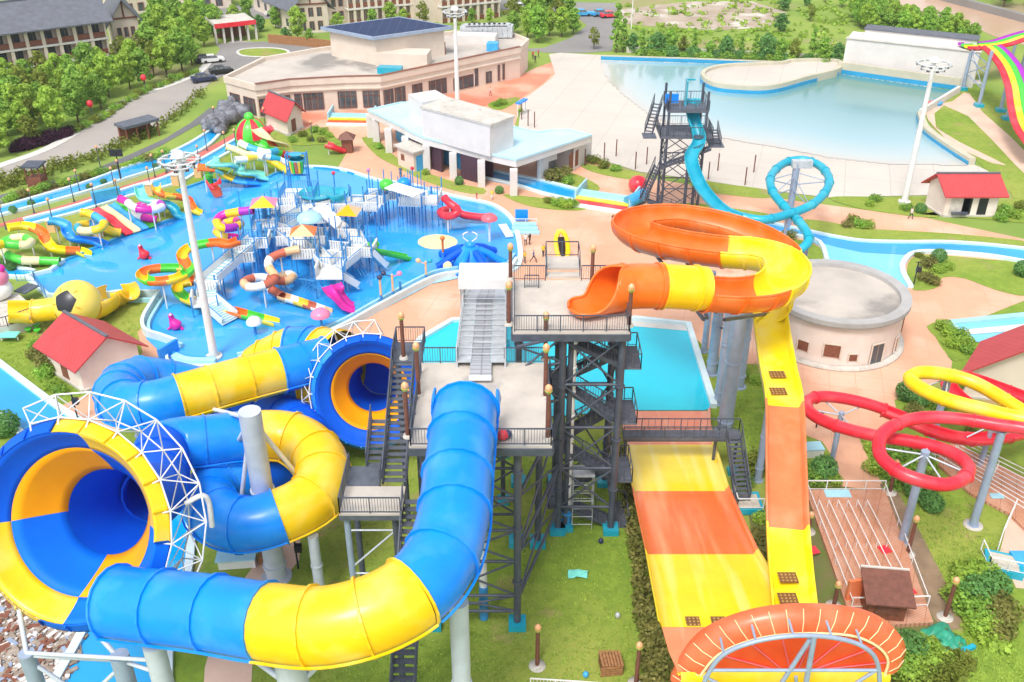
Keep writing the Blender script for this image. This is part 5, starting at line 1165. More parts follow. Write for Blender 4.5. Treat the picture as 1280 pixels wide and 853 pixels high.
for a, b in ((c0, c1), (c1, c2)):
    lane(a, b, -.62, .62, .06, belt, 'belt', cv); lane(a, b, -1.55, -.64, .1, 'galv', 'walkway', cv); lane(a, b, .64, 1.55, .1, 'galv', 'walkway', cv)
    for s_ in (-1.6, 1.6):
        mb = MB(); mb.bar(a+V3(s_, 0, -.12), b+V3(s_, 0, -.12), .14, .5); mb.build('side_beam', 'galv', cv)
        rail(cv, [a+V3(s_, 0, .1), b+V3(s_, 0, .1)], 1.0, 'railing', 'galv', 1.0)
mb = MB()
for i in range(1, 11):
    q = c0.lerp(c1, i/11); mb.bar(q+V3(-1.6, 0, 1.1), q+V3(1.6, 0, 1.1), .05); mb.bar(q+V3(-1.5, 0, .2), q+V3(1.5, 0, .2), .1, .06)
mb.build('hoops', 'galv', cv)
mb = MB(); q = c1; mb.add([q+V3(-1.95, -1.2, 1.7), q+V3(1.95, -1.2, 1.7), q+V3(1.95, 1.5, 1.8), q+V3(-1.95, 1.5, 1.8), q+V3(-1.95, -1.2, 2.5), q+V3(1.95, -1.2, 2.5), q+V3(1.95, 1.5, 2.6), q+V3(-1.95, 1.5, 2.6)],
    [(0, 1, 5, 4), (1, 2, 6, 5), (2, 3, 7, 6), (3, 0, 4, 7), (4, 5, 6, 7), (3, 2, 1, 0)]); mb.build('canopy', 'canvas', cv)
for x in (-1.8, 1.8):
    for y in (-.9, 1.2): mb = MB(); mb.bar(q+V3(x, y, -.1), q+V3(x, y, 1.8), .1); mb.build('canopy_post', 'galv', cv)
mb = MB(); mb.box(c0+V3(0, -.9, -.15), (1.4, 1.8, .3)); mb.build('belt_end', belt, cv); mb = MB(); mb.cyl(c0+V3(-.72, -1.8, -.05), c0+V3(.72, -1.8, -.05), .2, n=12); mb.build('roller', 'wsteel', cv)
for y in (60, 66, 74, 84):
    for x in (-3.4, -.7):
        t = (y-c0.y)/(c1.y-c0.y) if y < c1.y else 0; z = c0.lerp(c1, t).z if y < c1.y else c1.lerp(c2, (y-c1.y)/(c2.y-c1.y)).z
        mb = MB(); mb.cyl((x, y, 0), (x, y, z-.3), .18, n=9); l_ = mb.build('leg', 'dark', cv); mb = MB(); mb.box((x, y, .2), (.9, .9, .4)); mb.build('leg_base', 'teal', l_)

# ------------------------------------------------------------------ blue and yellow funnel slide
TR = 1.87
fs = thing('funnel_slide', 'huge blue and yellow enclosed tube slide with two checkered funnels', 'water slide', P(250, 700))
path = pp([(582, 512, 17.25), (579, 531, 17.2), (574, 572, 16.95), (570, 610, 16.7), (566, 650, 16.4), (551, 697, 16.05), (519, 738, 15.7), (466, 768, 15.3), (400, 783, 14.8), (331, 777, 14.3), (262, 766, 13.8), (200, 759, 13.3), (146, 753, 12.7)])
flume(fs, path, ['blue', 'yellow', 'blue'], TR, marks=[6, 9], seg=2.6, fl=.13, seam=True)
# open scoop on the deck where riders sit
sp = spline(pp([(583, 499, 17.2), (582, 506, 17.25), (582, 514, 17.25)]), step=.3)
mb = MB(); mb.sweep(sp, trough(TR+.05, .12, 22, 158, 18)); sco = mb.build('entrance_scoop', 'blue', fs)
mb = MB(); e0 = sp[0]; mb.add([e0+V3(math.cos(R(a))*r_, .05, math.sin(R(a))*r_) for r_ in (TR, TR+.22) for a in range(-200, 21, 20)], [(i, i+1, 13-1+i+1, 12+i) for i in range(11)]); mb.build('entrance_rim', 'pale_steel', sco)
def funnel(M0, ax, R0, prof, sect, cols, rimc, rimw, tun, trussang, tr_r, inner='deep', outs=None):
    """prof: (depth, radius) stations; sect: sector edges in degrees seen from the mouth"""
    ax = Vector(ax).normalized(); right = Vector((1, 0, 0)); e1 = (right-ax*right.dot(ax)).normalized(); e2 = e1.cross(ax); e2 = e2 if e2.z > 0 else -e2
    def pt(d, r_, a): return M0+ax*d+e1*(r_*math.cos(R(a)))+e2*(r_*math.sin(R(a)))
    def panel(d0, r0, d1, r1, a0, a1, m, nm, bulge=0.0, th=.1, par=fs, off=0):
        nA, nD = max(2, int((a1-a0)/5)), 5; mb = MB(); vs = []
        for s_ in (0, th):
            for j in range(nD+1):
                t = j/nD; dd, rr = d0+(d1-d0)*t+bulge*math.sin(math.pi*t)+s_*.8, r0+(r1-r0)*t+s_*.7
                for i in range(nA+1): vs.append(pt(dd, rr, a0+(a1-a0)*i/nA))
        W = nA+1; Np = W*(nD+1); fs_ = []
        for j in range(nD):
            for i in range(nA):
                a = j*W+i; fs_ += [(a, a+1, a+W+1, a+W), (Np+a+W, Np+a+W+1, Np+a+1, Np+a)]
        for i in range(nA): fs_ += [(i+1, i, Np+i, Np+i+1), (nD*W+i, nD*W+i+1, Np+nD*W+i+1, Np+nD*W+i)]
        mb.add(vs, fs_, 0, True); return mb.build(nm, m, par)
    for ri, ((d0, r0), (d1, r1)) in enumerate(zip(prof, prof[1:])):
        for si in range(len(sect)):
            a0 = sect[si]; a1 = sect[(si+1) % len(sect)]; a1 = a1 if a1 > a0 else a1+360
            panel(d0, r0, d1, r1, a0, a1, cols[ri][si], 'funnel_panel', bulge=.12)
    for (a0, a1, m) in rimc:
        rp = panel(-.05, R0+.02, .55, R0+rimw, a0, a1, m, 'funnel_rim', th=.14)
        k = int((a1-a0)/16)
        for i in range(k+1): a = a0+(a1-a0)*i/max(1, k); mb = MB(); mb.bar(pt(-.1, R0+.1, a), pt(.5, R0+rimw, a), .08, .1); mb.build('rim_rib', m, rp)
    d1, r1 = prof[-1]; mb = MB(); ts = []
    for s_ in (0, .08):
        for j in range(7): ts += [pt(d1+tun*j/6, r1+(TR+.02-r1)*j/6+s_, i*10) for i in range(36)]
    mb.add(ts, [(h_*252+j*36+i, h_*252+j*36+(i+1) % 36, h_*252+(j+1)*36+(i+1) % 36, h_*252+(j+1)*36+i) for h_ in (0, 1) for j in range(6) for i in range(36)], 0, True); (mb.add([pt(d1+tun, TR, i*10) for i in range(36)], [tuple(range(36))]) if tun > 6 else None); mb.build('throat_tunnel', inner, fs)
    # lattice ring outside
    mb = MB(); a0, a1 = trussang; n = int((a1-a0)/17); K = []
    for i in range(n+1):
        a = a0+(a1-a0)*i/n; b = a+(a1-a0)/n/2
        K.append((pt(.5, R0+rimw+.2, a), pt(1.9, R0+tr_r, b), pt(3.2, R0+rimw*.6, a)))
    for i in range(n+1):
        o, q, w_ = K[i]; mb.cyl(o, q, .038, n=6); mb.cyl(w_, q, .038, n=6); mb.cyl(o, w_, .035, n=6); mb.cyl(pt(.3, R0+.1, a0+(a1-a0)*i/n), o, .05, n=5)
        if i < n:
            o2, q2, w2 = K[i+1]; mb.cyl(o, o2, .048, n=6); mb.cyl(q, q2, .052, n=6); mb.cyl(w_, w2, .048, n=6); mb.cyl(q, o2, .038, n=6); mb.cyl(q, w2, .038, n=6); mb.cyl(o, w2, .032, n=5)
    mb.build('lattice_ring', 'wsteel', fs)
    return pt
M1 = P(80, 661, 15.2); T1 = P(135, 640, 13.3)
f1 = funnel(M1, T1-M1, 5.1, [(0, 5.1), (1.4, 4.08), ((T1-M1).length, 2.45)], [0, 80, 181, 268], [['yellow', 'deep', 'yellow', 'matblue'], ['deep', 'amber', 'matblue', 'amber']],
            [(-6, 97, 'yellow'), (97, 186, 'deep'), (186, 253, 'yellow'), (253, 354, 'matblue')], .55, 5.1, (-75, 112), 1.95)
ax1 = (T1-M1).normalized(); th1 = T1+ax1*5.15
M2 = P(461, 493, 6.6); T2 = P(459, 497, 5.6); ax2 = V3(-.02, .87, -.36).normalized()
f2 = funnel(M2, ax2, 4.25, [(0, 4.25), (.9, 3.15), (3.0, 2.02)], [0, 90, 180, 270], [['deep', 'deep', 'deep', 'deep'], ['amber', 'amber', 'amber', 'amber']],
            [(-50, 130, 'deep'), (130, 310, 'blue')], .4, 6.5, (78, 215), 1.5)
bp_ = [th1, P(205, 562, 9.4), P(262, 552, 8.9), P(316, 546, 8.6), P(368, 549, 8.3), P(402, 579, 8.0), P(396, 618, 7.6), P(352, 645, 7.2), P(300, 656, 6.8), P(263, 634, 6.4), P(272, 606, 6.0), P(318, 592, 5.7), P(360, 580, 5.2), P(384, 555, 4.4), P(372, 530, 3.4), P(335, 516, 2.6), P(290, 500, 2.3), P(245, 485, 3.0), P(205, 476, 4.0),
       P(172, 474, 5.2), P(149, 488, 6.2), P(157, 506, 7.0), P(190, 506, 7.3), P(226, 497, 7.35), P(290, 479, 7.4), P(351, 463, 7.4), P(408, 449, 7.2)]
flume(fs, bp_, ['deep', 'blue', 'yellow', 'blue', 'deep', 'blue', 'yellow', 'blue'], TR, marks=[1, 3, 7, 11, 17, 23, 25], seg=2.6, fl=.12, seam=True)
# ribbed bowl shell behind the second funnel
ex = [P(304, 470, 4.2), P(318, 468, 4.3), P(345, 466, 4.4), P(372, 464, 4.5), P(400, 466, 4.6), P(425, 470, 4.8)]
sp = spline(ex, step=.5); rs_ = [1.6+2.3*min(1, (i/len(sp))*2.2)**.6 for i in range(len(sp))]
for a, b, m in ((0, .48, 'yellow'), (.48, .8, 'blue'), (.8, 1, 'yellow')):
    i0, i1 = int(a*(len(sp)-1)), int(b*(len(sp)-1)); mb = MB(); mb.sweep([p.copy() for p in sp[i0:i1+1]], [ring(r_, 28) for r_ in rs_[i0:i1+1]], cap=(a == 0))
    for k in range(i0, i1+1, 3): flange(mb, sp[k], sp[min(k+1, len(sp)-1)]-sp[max(k-1, 0)], rs_[k], .14, .12, n=28)
    mb.build('bowl_shell', m, fs)
# columns and struts
def col(par, x, y, z, r_, m='pale_steel', nm='support_column', fl=True, pz=None):
    p = pz if pz is not None else P(x, y); mb = MB(); mb.cyl((p.x, p.y, 0), (p.x, p.y, z), r_, n=18); mb.cyl((p.x, p.y, 0), (p.x, p.y, .12), r_*1.5, n=18)
    if fl: mb.cyl((p.x, p.y, 1.2), (p.x, p.y, 1.38), r_*1.15, n=18); mb.cyl((p.x, p.y, z*.55), (p.x, p.y, z*.55+.15), r_*1.13, n=18)
    return mb.build(nm, m, par)
zc = VT(346, 722, 514); col(fs, 346, 722, zc, .72); pc = P(346, 722)
for q in (P(268, 512, 7.2), P(290, 566, 6.6), P(385, 610, 6.2), P(300, 640, 5.4)): mb = MB(); mb.cyl(V3(pc.x, pc.y, zc-.6), q, .16, n=8); mb.build('support_arm', 'wsteel', fs)
col(fs, 402, 752, 6.0, .36); col(fs, 0, 0, 13.4, .5, pz=P(573, 745, 13.8)); col(fs, 0, 0, 12.2, .78, pz=P(358, 800, 13)); col(fs, 0, 0, 11.2, .55, pz=P(190, 800, 11.5)); col(fs, 0, 0, 9.2, .42, pz=P(28, 803, 10), m='steel'); col(fs, 0, 0, 9.4, .5, pz=P(146, 809, 10), m='steel')
for q, z, r_ in ((P(270, 640), 4.0, .3), (P(175, 545), 3.0, .3), (P(330, 540), 2.9, .3), (P(420, 600), 3.2, .35)): col(fs, 0, 0, z, r_, pz=q, m='steel', fl=False)
a, b, c = P(28, 803, 10), P(146, 809, 10), P(190, 800, 11.5)
mb = MB()
for u, v, z0, z1 in ((a, b, 9, 9), (b, c, 9, 9), (a, b, 8.6, 3), (a, b, 3, 8.6), (b, c, 8, 3), (a, c, 9.2, 10)): mb.cyl(V3(u.x, u.y, z0), V3(v.x, v.y, z1), .12, n=7)
mb.cyl(V3(a.x, a.y, 9), f1(.3, 5.2, -125), .14, n=7); mb.cyl(V3(b.x, b.y, 9), f1(.5, 5.2, -80), .14, n=7)
mb.build('support_frame', 'pale_steel', fs)
d_ = P(358, 800, 13)
for q in (P(440, 790, 13.2), P(270, 790, 12.4)): mb = MB(); mb.cyl(V3(d_.x, d_.y, 9.5), q, .16, n=8); mb.build('support_arm', 'pale_steel', fs)
p_ = f1(2.6, 5.6, 10); mb = MB(); mb.sweep(spline([p_, p_+V3(.9, .2, .4), p_+V3(1.15, .3, -.2), p_+V3(1.1, .2, -1.8)], step=.2), ring(.15, 8)); mb.build('water_pipe', 'wsteel', fs)
mb = MB(); a, b = P(320, 480, 2.5), P(398, 492, 2.5); mb.bar(P(325, 488, 3), P(400, 486, 5), .25); mb.bar(P(335, 486, 3.6), P(398, 512, 2.8), .25); mb.build('support_frame', 'steel', fs)

# ------------------------------------------------------------------ orange and yellow wave slide
os_ = thing('boomerang_slide', 'tall orange and yellow looping slide ending in wide wave ramp', 'water slide', P(930, 500))
OR = 1.55
pa = pp([(727, 369, 19.3), (752, 364, 19.3), (776, 359, 19.25), (828, 358, 19.0), (882, 361, 18.5), (930, 363, 17.9), (966, 357, 17.5), (985, 340, 17.2), (976, 322, 16.9), (945, 312, 16.7), (905, 309, 16.5), (858, 303, 16.2), (812, 293, 15.9), (790, 281, 15.7), (803, 271, 15.5), (848, 268, 15.3), (900, 277, 15.0), (948, 294, 14.6), (978, 318, 14.2), (976, 350, 13.8), (962, 382, 13.3)])
pr = spline(pa, step=.35)
def near(q): return min(range(len(pr)), key=lambda i: (pr[i]-q).length)
def run(i, j, m, open_, r_=OR, a=(8, 172)):
    i, j = near(pa[i]), near(pa[j]); sub = [p.copy() for p in pr[i:j+1]]; mb = MB()
    if open_: mb.sweep(sub, trough(r_, .09, *a, 18))
    else: mb.sweep(sub, ring(r_, 24), cap=False); mb.sweep(sub, ring(r_-.07, 24)[::-1], cap=False)
    for k in range(0, len(sub)-1, 7):
        t = sub[min(k+1, len(sub)-1)]-sub[max(0, k-1)]
        if open_: dd = t.normalized()*.1; mb.sweep([sub[k]-dd, sub[k]+dd], trough(r_+.08, .1, a[0]+2, a[1]-2, 18), smooth=False)
        else: flange(mb, sub[k], t, r_, .12, .1, n=24)
    if open_:
        for s_ in (a[0], a[1]):
            lip = []
            for k, p in enumerate(sub):
                t = (sub[min(k+1, len(sub)-1)]-sub[max(0, k-1)]).normalized(); sd = t.cross(V3(0, 0, 1)).normalized(); u = sd.cross(t)
                lip.append(p+sd*math.cos(R(s_))*(r_+.05)+u*math.sin(R(s_))*(r_+.05))
            mb.sweep(lip, ring(.09, 6), smooth=True)
    o = mb.build('flume_section' if open_ else 'tube_section', m, os_); o['label'] = m+(' open trough section' if open_ else ' closed tube section')
run(2, 3, 'orange', False); run(3, 4, 'yellow', False); run(4, 6, 'orange', True); run(6, 10, 'lemon', True, 1.6); run(10, 18, 'orange', True, 1.6); run(18, 20, 'lemon', True, 1.5)
# the scoop lying on the deck: a low rounded lip that closes into the tube
sp = spline(pp([(712, 370, 19.3), (740, 366, 19.3), (770, 360.5, 19.27), (782, 358.8, 19.24)]), step=.22); mb = MB(); prs = []; n_ = len(sp); lips = []
for i, p in enumerate(sp):
    t = i/(n_-1); k = max(0, min(1, (t-.34)/.62)); k = k*k*(3-2*k); a = -36+124*k; q = min(1, t/.22); r_ = OR*max(.12, (1-(1-q)**2)**.5)
    prs.append([(x, y-(OR-r_)*.62) for x, y in trough(r_, .09, a, 180-a, 20)])
mb.sweep(sp, prs)
for s_ in (0, 20):
    lip = []
    for i, p in enumerate(sp):
        t = (sp[min(i+1, n_-1)]-sp[max(i-1, 0)]).normalized(); sd = t.cross(V3(0, 0, 1)).normalized(); u = sd.cross(t); a, b = prs[i][s_]; lip.append(p+sd*a+u*b)
    mb.sweep(lip, ring(.1, 6))
mb.build('entrance_scoop', 'orange', os_)
# narrow chute falling towards the wave
chp = [(1.35, .75), (1.22, .72), (1.12, .12), (1.0, 0), (-1.0, 0), (-1.12, .12), (-1.22, .72), (-1.35, .75), (-1.35, .6), (-1.28, -.02), (-1.05, -.14), (1.05, -.14), (1.28, -.02), (1.35, .6)]
cp = pp([(961, 392, 12.1), (964, 420, 11.6), (971, 465, 10.8), (979, 507, 10.2), (981, 585, 8.9), (983, 663, 7.5), (987, 720, 6.4), (991, 760, 5.7), (993, 785, 5.5)])
flume(os_, cp, ['lemon', 'faded', 'lemon'], 1.3, True, marks=[3, 5], prof=chp, name='chute_section')
for (x, y, z) in ((972, 468, 10.83), (973, 489, 10.5), (985, 722, 6.5), (985, 748, 6.0)):
    q = P(x, y, z+.03); mb = MB(); mb.box(q, (1.15, .9, .04)); mb.build('drain_grate', grid_lines(mk('drain_grate', (.55, .33, .10), .6), .25, .25, .08, (.18, .08, .02)), os_) if 'grate' not in M else mb.build('drain_grate', 'grate', os_)
    M.setdefault('grate', bpy.data.materials['drain_grate'])
def loft(rows, m, nm, wall=.55, th=.12, par=os_):
    """wide flume: rows of (left point, right point); side walls flare outwards"""
    mb = MB(); n = 8; vs = []
    for l, r_ in rows:
        d = (r_-l).normalized(); pts = [l-d*wall*.45+V3(0, 0, wall), l-d*wall*.1+V3(0, 0, wall*.35)]+[l.lerp(r_, i/n) for i in range(n+1)]+[r_+d*wall*.1+V3(0, 0, wall*.35), r_+d*wall*.45+V3(0, 0, wall)]
        vs += pts+[p-V3(0, 0, th) for p in pts[::-1]]
    k = 2*(n+5); fs_ = [(i*k+j, i*k+(j+1) % k, (i+1)*k+(j+1) % k, (i+1)*k+j) for i in range(len(rows)-1) for j in range(k)]
    mb.add(vs, fs_, 0, True); return mb.build(nm, m, par)
rr_ = [(785, 884, 514, .3), (781, 884, 535, .8), (783.5, 889, 556, 1.1), (788, 897, 584, 1.5), (793, 906, 614, 2.0), (801, 923, 652, 2.9), (810, 942, 693, 3.9), (817, 966, 732, 4.7), (823, 992, 762, 5.2), (827, 1008, 784, 5.4)]
rw_ = [(P(a, y, z), P(b, y, z)) for a, b, y, z in rr_]
for i, j, m in ((0, 2, 'ramp_f'), (2, 4, 'ramp_y'), (4, 6, 'ramp_o'), (6, 9, 'ramp_y')):
    o = loft(rw_[i:j+1], m, 'ramp_section'); o['label'] = {'ramp_f': 'faded salmon', 'ramp_y': 'worn lemon', 'ramp_o': 'worn orange'}[m]+' wide ramp section'
gm = M['grate']
for x, y in ((866, 777), (898, 777)): q = P(x, y, 5.36); mb = MB(); mb.box(q, (.85, .75, .06)); mb.build('drain_grate', gm, os_)
# wave wall: arched rim standing across the end of the ramp, its hollow face towards the ramp
RY = 39.6
rim = [PY(x, y, RY) for x, y in ((842, 848), (852, 828), (872, 801), (902, 782), (945, 768), (992, 762), (1040, 763), (1082, 770), (1112, 786), (1126, 806), (1122, 830))]
rim = spline(rim, n=40)
bl, br = P(846, 830, 5.0), P(1106, 800, 5.3)
base = [bl.lerp(br, i/40)+V3(0, 1.4*math.sin(math.pi*i/40)-.6, -.15) for i in range(41)]
def wpt(i, t):      # t 0 at the rim, 1 at the floor: quarter pipe section
    a, b = rim[i], base[i]; s_ = 1-math.cos(t*math.pi/2); u_ = 1-math.sin(t*math.pi/2)
    return V3(a.x+(b.x-a.x)*s_, a.y+(b.y-a.y)*s_, b.z+(a.z-b.z)*u_)
for t0, t1, m in ((0, .42, 'vermilion'), (.42, 1, 'lemon')):
    mb = MB(); nT = 6; vs = []
    for s_ in (0, .1):
        for j in range(nT+1):
            for i in range(41): vs.append(wpt(i, t0+(t1-t0)*j/nT)+V3(0, -s_, -s_*.5))
    K = 41*(nT+1); mb.add(vs, [f for j in range(nT) for i in range(40) for f in ((j*41+i, j*41+i+1, (j+1)*41+i+1, (j+1)*41+i), (K+(j+1)*41+i, K+(j+1)*41+i+1, K+j*41+i+1, K+j*41+i))], 0, True)
    wb_ = mb.build('wave_wall', m, os_)
mb = MB(); cen_ = V3(sum(p.x for p in rim)/41, RY, 4.6); o1, o2 = [], []
prof_r = []
for i, p in enumerate(rim):
    d = (p-cen_).normalized(); o1.append([p+V3(0, .35, 0)+d*.12, p+V3(0, -.15, 0)+d*.22, p+V3(0, -.6, 0)-d*.25, p+V3(0, -.85, 0)-d*.85, p+V3(0, -.8, 0)-d*1.0])
mb.add([q for r_ in o1 for q in r_], [(i*5+j, i*5+j+1, (i+1)*5+j+1, (i+1)*5+j) for i in range(40) for j in range(4)], 0, True); lp = mb.build('rolled_lip', 'lip', os_)
mb = MB()
for i in range(1, 40):
    if i % 2: mb.sweep([q+V3(0, -.03, 0) for q in o1[i][1:4]], ring(.03, 5))
mb.sweep([r_[4]+V3(0, -.03, 0) for r_ in o1], ring(.09, 6)); mb.build('lip_rib', 'cream', lp)
wf = [bl, br]
mb = MB(); flo = [P(827, 783, 5.38), P(1010, 783, 5.42), P(1085, 790, 5.4)]+[p+V3(0, 0, .1) for p in base[::-1]]; 
flo += [P(836, 815, 5.25)]; mb.add(flo, [tuple(range(len(flo)))]); mb.build('wave_floor', 'ramp_f', os_)
# outer skin of the wall: vermilion panel under the lip, yellow skirt below it
BZ = 5.15; an = [r_[4]+V3(0, .06, 0) for r_ in o1 if r_[4].z > BZ]
nb_ = len(an); mb = MB(); vs = an+[V3(p.x, p.y+.02, BZ) for p in an]
mb.add(vs, [(i, i+1, nb_+i+1, nb_+i) for i in range(nb_-1)]); bk_ = mb.build('back_panel', 'vermilion', os_)
mb = MB(); m0 = V3((an[0].x+an[-1].x)/2, an[0].y-.06, BZ)
for i in (4, 9, 14, 19, 24, 29, 33):
    if i < nb_: q = an[i]; mb.cyl(V3(m0.x+(q.x-m0.x)*.25, q.y-.05, BZ+.25), q-V3(0, .05, .1), .05, n=5)
mb.build('panel_rib', 'rose', bk_)
xl, xr = PY(846, 850, RY).x, an[-1].x+.3; prof_ = [(0, BZ), (-.25, BZ-.25), (-.3, BZ-.9), (.1, BZ-1.5), (1.0, BZ-1.9)]
mb = MB(); yb = an[0].y; mb.add([V3(x, yb+d, z) for d, z in prof_ for x in (xl, xr)], [(2*i, 2*i+1, 2*i+3, 2*i+2) for i in range(4)], 0, True); mb.build('yellow_skirt', 'yellow', os_)
# steel behind the wall
mb = MB(); ay = RY-2.3
arch = spline([PY(x, y, ay) for x, y in ((872, 880), (884, 845), (905, 818), (945, 802), (992, 795), (1040, 797), (1078, 808), (1097, 830), (1100, 880))], step=.4)
mb.sweep(arch, ring(.13, 10)); mb.build('support_arch', 'steel', os_)
mb = MB()
for (xa, ya, xb, yb, r_) in ((1018, 795, 1003, 880, .16), (1012, 800, 960, 880, .13), (995, 846, 996, 880, .1), (886, 838, 1100, 838, .1), (880, 846, 950, 880, .1), (1098, 836, 1030, 880, .1)): mb.cyl(PY(xa, ya, ay), PY(xb, yb, ay), r_, n=8)
for x, y in ((992, 795), (905, 818), (1078, 808), (945, 802), (1040, 797)): mb.cyl(PY(x, y, ay), PY(x, y, ay)+V3(0, 1.1, .05), .07, n=7)
mb.build('support_frame', 'steel', os_)
for x in (872, 1003, 1100): q = PY(x, 880, ay); mb = MB(); mb.cyl((q.x, q.y, 0), (q.x, q.y, q.z), .28, n=12); mb.build('support_column', 'steel', os_)
mb = MB()
for x, y in ((892, 834), (1090, 834)): pass
mb.bar(PY(880, 829, RY-.6), PY(1112, 829, RY-.6), .12, .2); mb.build('wall_beam', 'pale_steel', os_)
for bx, by, ty, r_ in ((889, 467, 352, .48), (898, 504, 368, .42), (905, 541, 376, .62), (923.5, 484, 372, .45), (947, 601, 500, .3), (880, 440, 340, .3)): col(os_, bx, by, VT(bx, by, ty), r_, 'steel')
for a, b in ((P(880, 400, 14.9), P(806, 300, 14.0)), (P(884, 398, 14.6), P(850, 305, 14.2)), (P(893, 390, 15.6), P(960, 372, 15.9)), (P(893, 388, 15.4), P(835, 372, 16.8)), (P(905, 400, 14.6), P(962, 392, 11.8))): mb = MB(); mb.bar(a, b, .22); mb.build('support_arm', 'dark2', os_)
a, b = P(889, 467), P(923.5, 484)
for z in (5, 9, 12.5): mb = MB(); mb.cyl(V3(a.x, a.y, z), V3(b.x, b.y, z+1), .09, n=6); mb.build('support_arm', 'dark2', os_)

# ------------------------------------------------------------------ footbridge over the ramp
fb = thing('footbridge', 'charcoal steel footbridge with stairs crossing above the orange ramp', 'footbridge', P(855, 600))
a, b = P(778, 541, 3.9), P(926, 545, 3.9); a.y = b.y = (a.y+b.y)/2
mb = MB(); mb.box(((a.x+b.x)/2, a.y, 3.85), (b.x-a.x, 1.2, .1)); mb.build('deck', 'dark2', fb)
mb = MB()
for s_ in (-.55, .55): mb.bar(a+V3(0, s_, -.2), b+V3(0, s_, -.2), .1, .2)
mb.build('beam', 'dark', fb); rail(fb, [a+V3(0, -.56, 0), b+V3(-1.3, -.56, 0)], 1.1, gap=.5); rail(fb, [a+V3(0, .56, 0), b+V3(0, .56, 0), b+V3(0, -.5, 0)], 1.1, gap=.5)
stair(fb, b+V3(-.65, -.75, 0), V3(b.x-.35, b.y-4.4, .8), 1.15, 13)
for x in (a.x+.3, b.x-1.9, b.x-.2): mb = MB(); mb.cyl((x, a.y, 0), (x, a.y, 3.6), .13, n=8); l_ = mb.build('leg', 'dark', fb); mb = MB(); mb.box((x, a.y, .2), (.8, .8, .4)); mb.build('leg_base', 'teal', l_)
pl = thing('stair_platform', 'low sky blue platform at the foot of the footbridge stairs', 'platform', P(940, 630))
mb = MB(); q = P(934, 626, .6); mb.box((q.x, q.y, .35), (2.2, 2.2, .5)); mb.box((q.x, q.y-.1, .63), (1.7, 1.6, .06), 0, 1); mb.build('base', ['teal', 'mesh'], pl); rail(pl, [V3(q.x-1.0, q.y+1, .6), V3(q.x-1.0, q.y-1, .6), V3(q.x+1, q.y-1, .6)], 1.0, 'railing', 'wsteel', bal=False)

# ------------------------------------------------------------------ red and yellow body slides on the right
rs = thing('red_spiral_slide', 'glossy red tube slide winding through two flat loops on grey columns', 'water slide', P(1127, 678))
rp_ = pp([(1330, 548, 9.6), (1280, 536, 9.4), (1246, 531, 9.3), (1201, 524, 9.2), (1158, 522, 9.1), (1124, 529, 9.0), (1102, 545, 8.9), (1100, 568, 8.7), (1120, 588, 8.6), (1148, 600, 8.5), (1181, 606, 8.3), (1204, 599, 8.2), (1211, 585, 8.1), (1198, 571, 8.0), (1174, 560, 7.8), (1134, 551, 7.5), (1100, 546, 7.2), (1068, 539, 6.9), (1036, 529, 6.7), (1013, 516, 6.5), (1009, 503, 6.3), (1025, 496, 6.1), (1053, 498, 5.9), (1084, 505, 5.6), (1106, 512, 5.3)])
flume(rs, rp_, ['red']*8, .47, seg=4.5, fl=.07, nring=14, step=.35)
flume(rs, pp([(1104, 511, 5.25), (1134, 523, 4.9), (1169, 538, 4.4), (1208, 547, 3.9), (1250, 545, 3.5), (1300, 535, 3.1)]), ['red', 'red'], .6, True, a0=10, a1=170, seg=3)
flume(rs, pp([(1310, 505, 6.2), (1280, 495, 6.0), (1245, 482, 5.6), (1208, 470, 5.2), (1188, 473, 4.9), (1188, 484, 4.7), (1205, 500, 4.4), (1235, 520, 4.0)]), ['red', 'red'], .62, True, a0=10, a1=170, seg=3)
ys = thing('yellow_spiral_slide', 'bright yellow tube slide making one flat loop above the red trough', 'water slide', P(1165, 560))
yp = pp([(1340, 532, 9.9), (1280, 524, 9.6), (1228, 512, 9.4), (1181, 499, 9.2), (1150, 485, 9.0), (1138, 474, 8.8), (1150, 466, 8.6), (1181, 468, 8.4), (1214, 477, 8.2), (1243, 492, 8.0), (1270, 509, 7.8), (1320, 540, 7.4)])
flume(ys, yp, ['lemon']*4+['yellow']*2, .54, seg=4.5, fl=.05, nring=14, step=.35)
for par, bx, by, z, qs in ((rs, 1127, 678, 8.4, [(1120, 588, 8.2), (1181, 606, 7.9), (1205, 590, 7.8), (1100, 560, 8.4), (1160, 557, 7.4)]), (rs, 1216, 657, 8.8, [(1201, 524, 8.7), (1246, 531, 8.8), (1280, 536, 8.9)]), (rs, 1037.6, 587, 5.7, [(1012, 512, 6.0), (1025, 496, 5.7), (1068, 539, 6.4), (1084, 505, 5.2)]),
                           (ys, 1161, 565, 7.6, [(1150, 485, 8.4), (1181, 499, 8.6), (1214, 477, 7.6)]), (rs, 1224, 585, 4.6, [(1208, 547, 3.6), (1250, 545, 3.2)])):
    col(par, bx, by, z, .3 if z > 6 else .22, 'steel', fl=False); p = P(bx, by)
    for q in qs: mb = MB(); mb.cyl(V3(p.x, p.y, z-.3), P(*q), .07, n=6); mb.build('support_arm', 'pale_steel', par)
    mb = MB(); mb.lathe(p, [(.72, 0), (.72, .1), (.01, .12)], 16); mb.build('footing', 'conc', par)
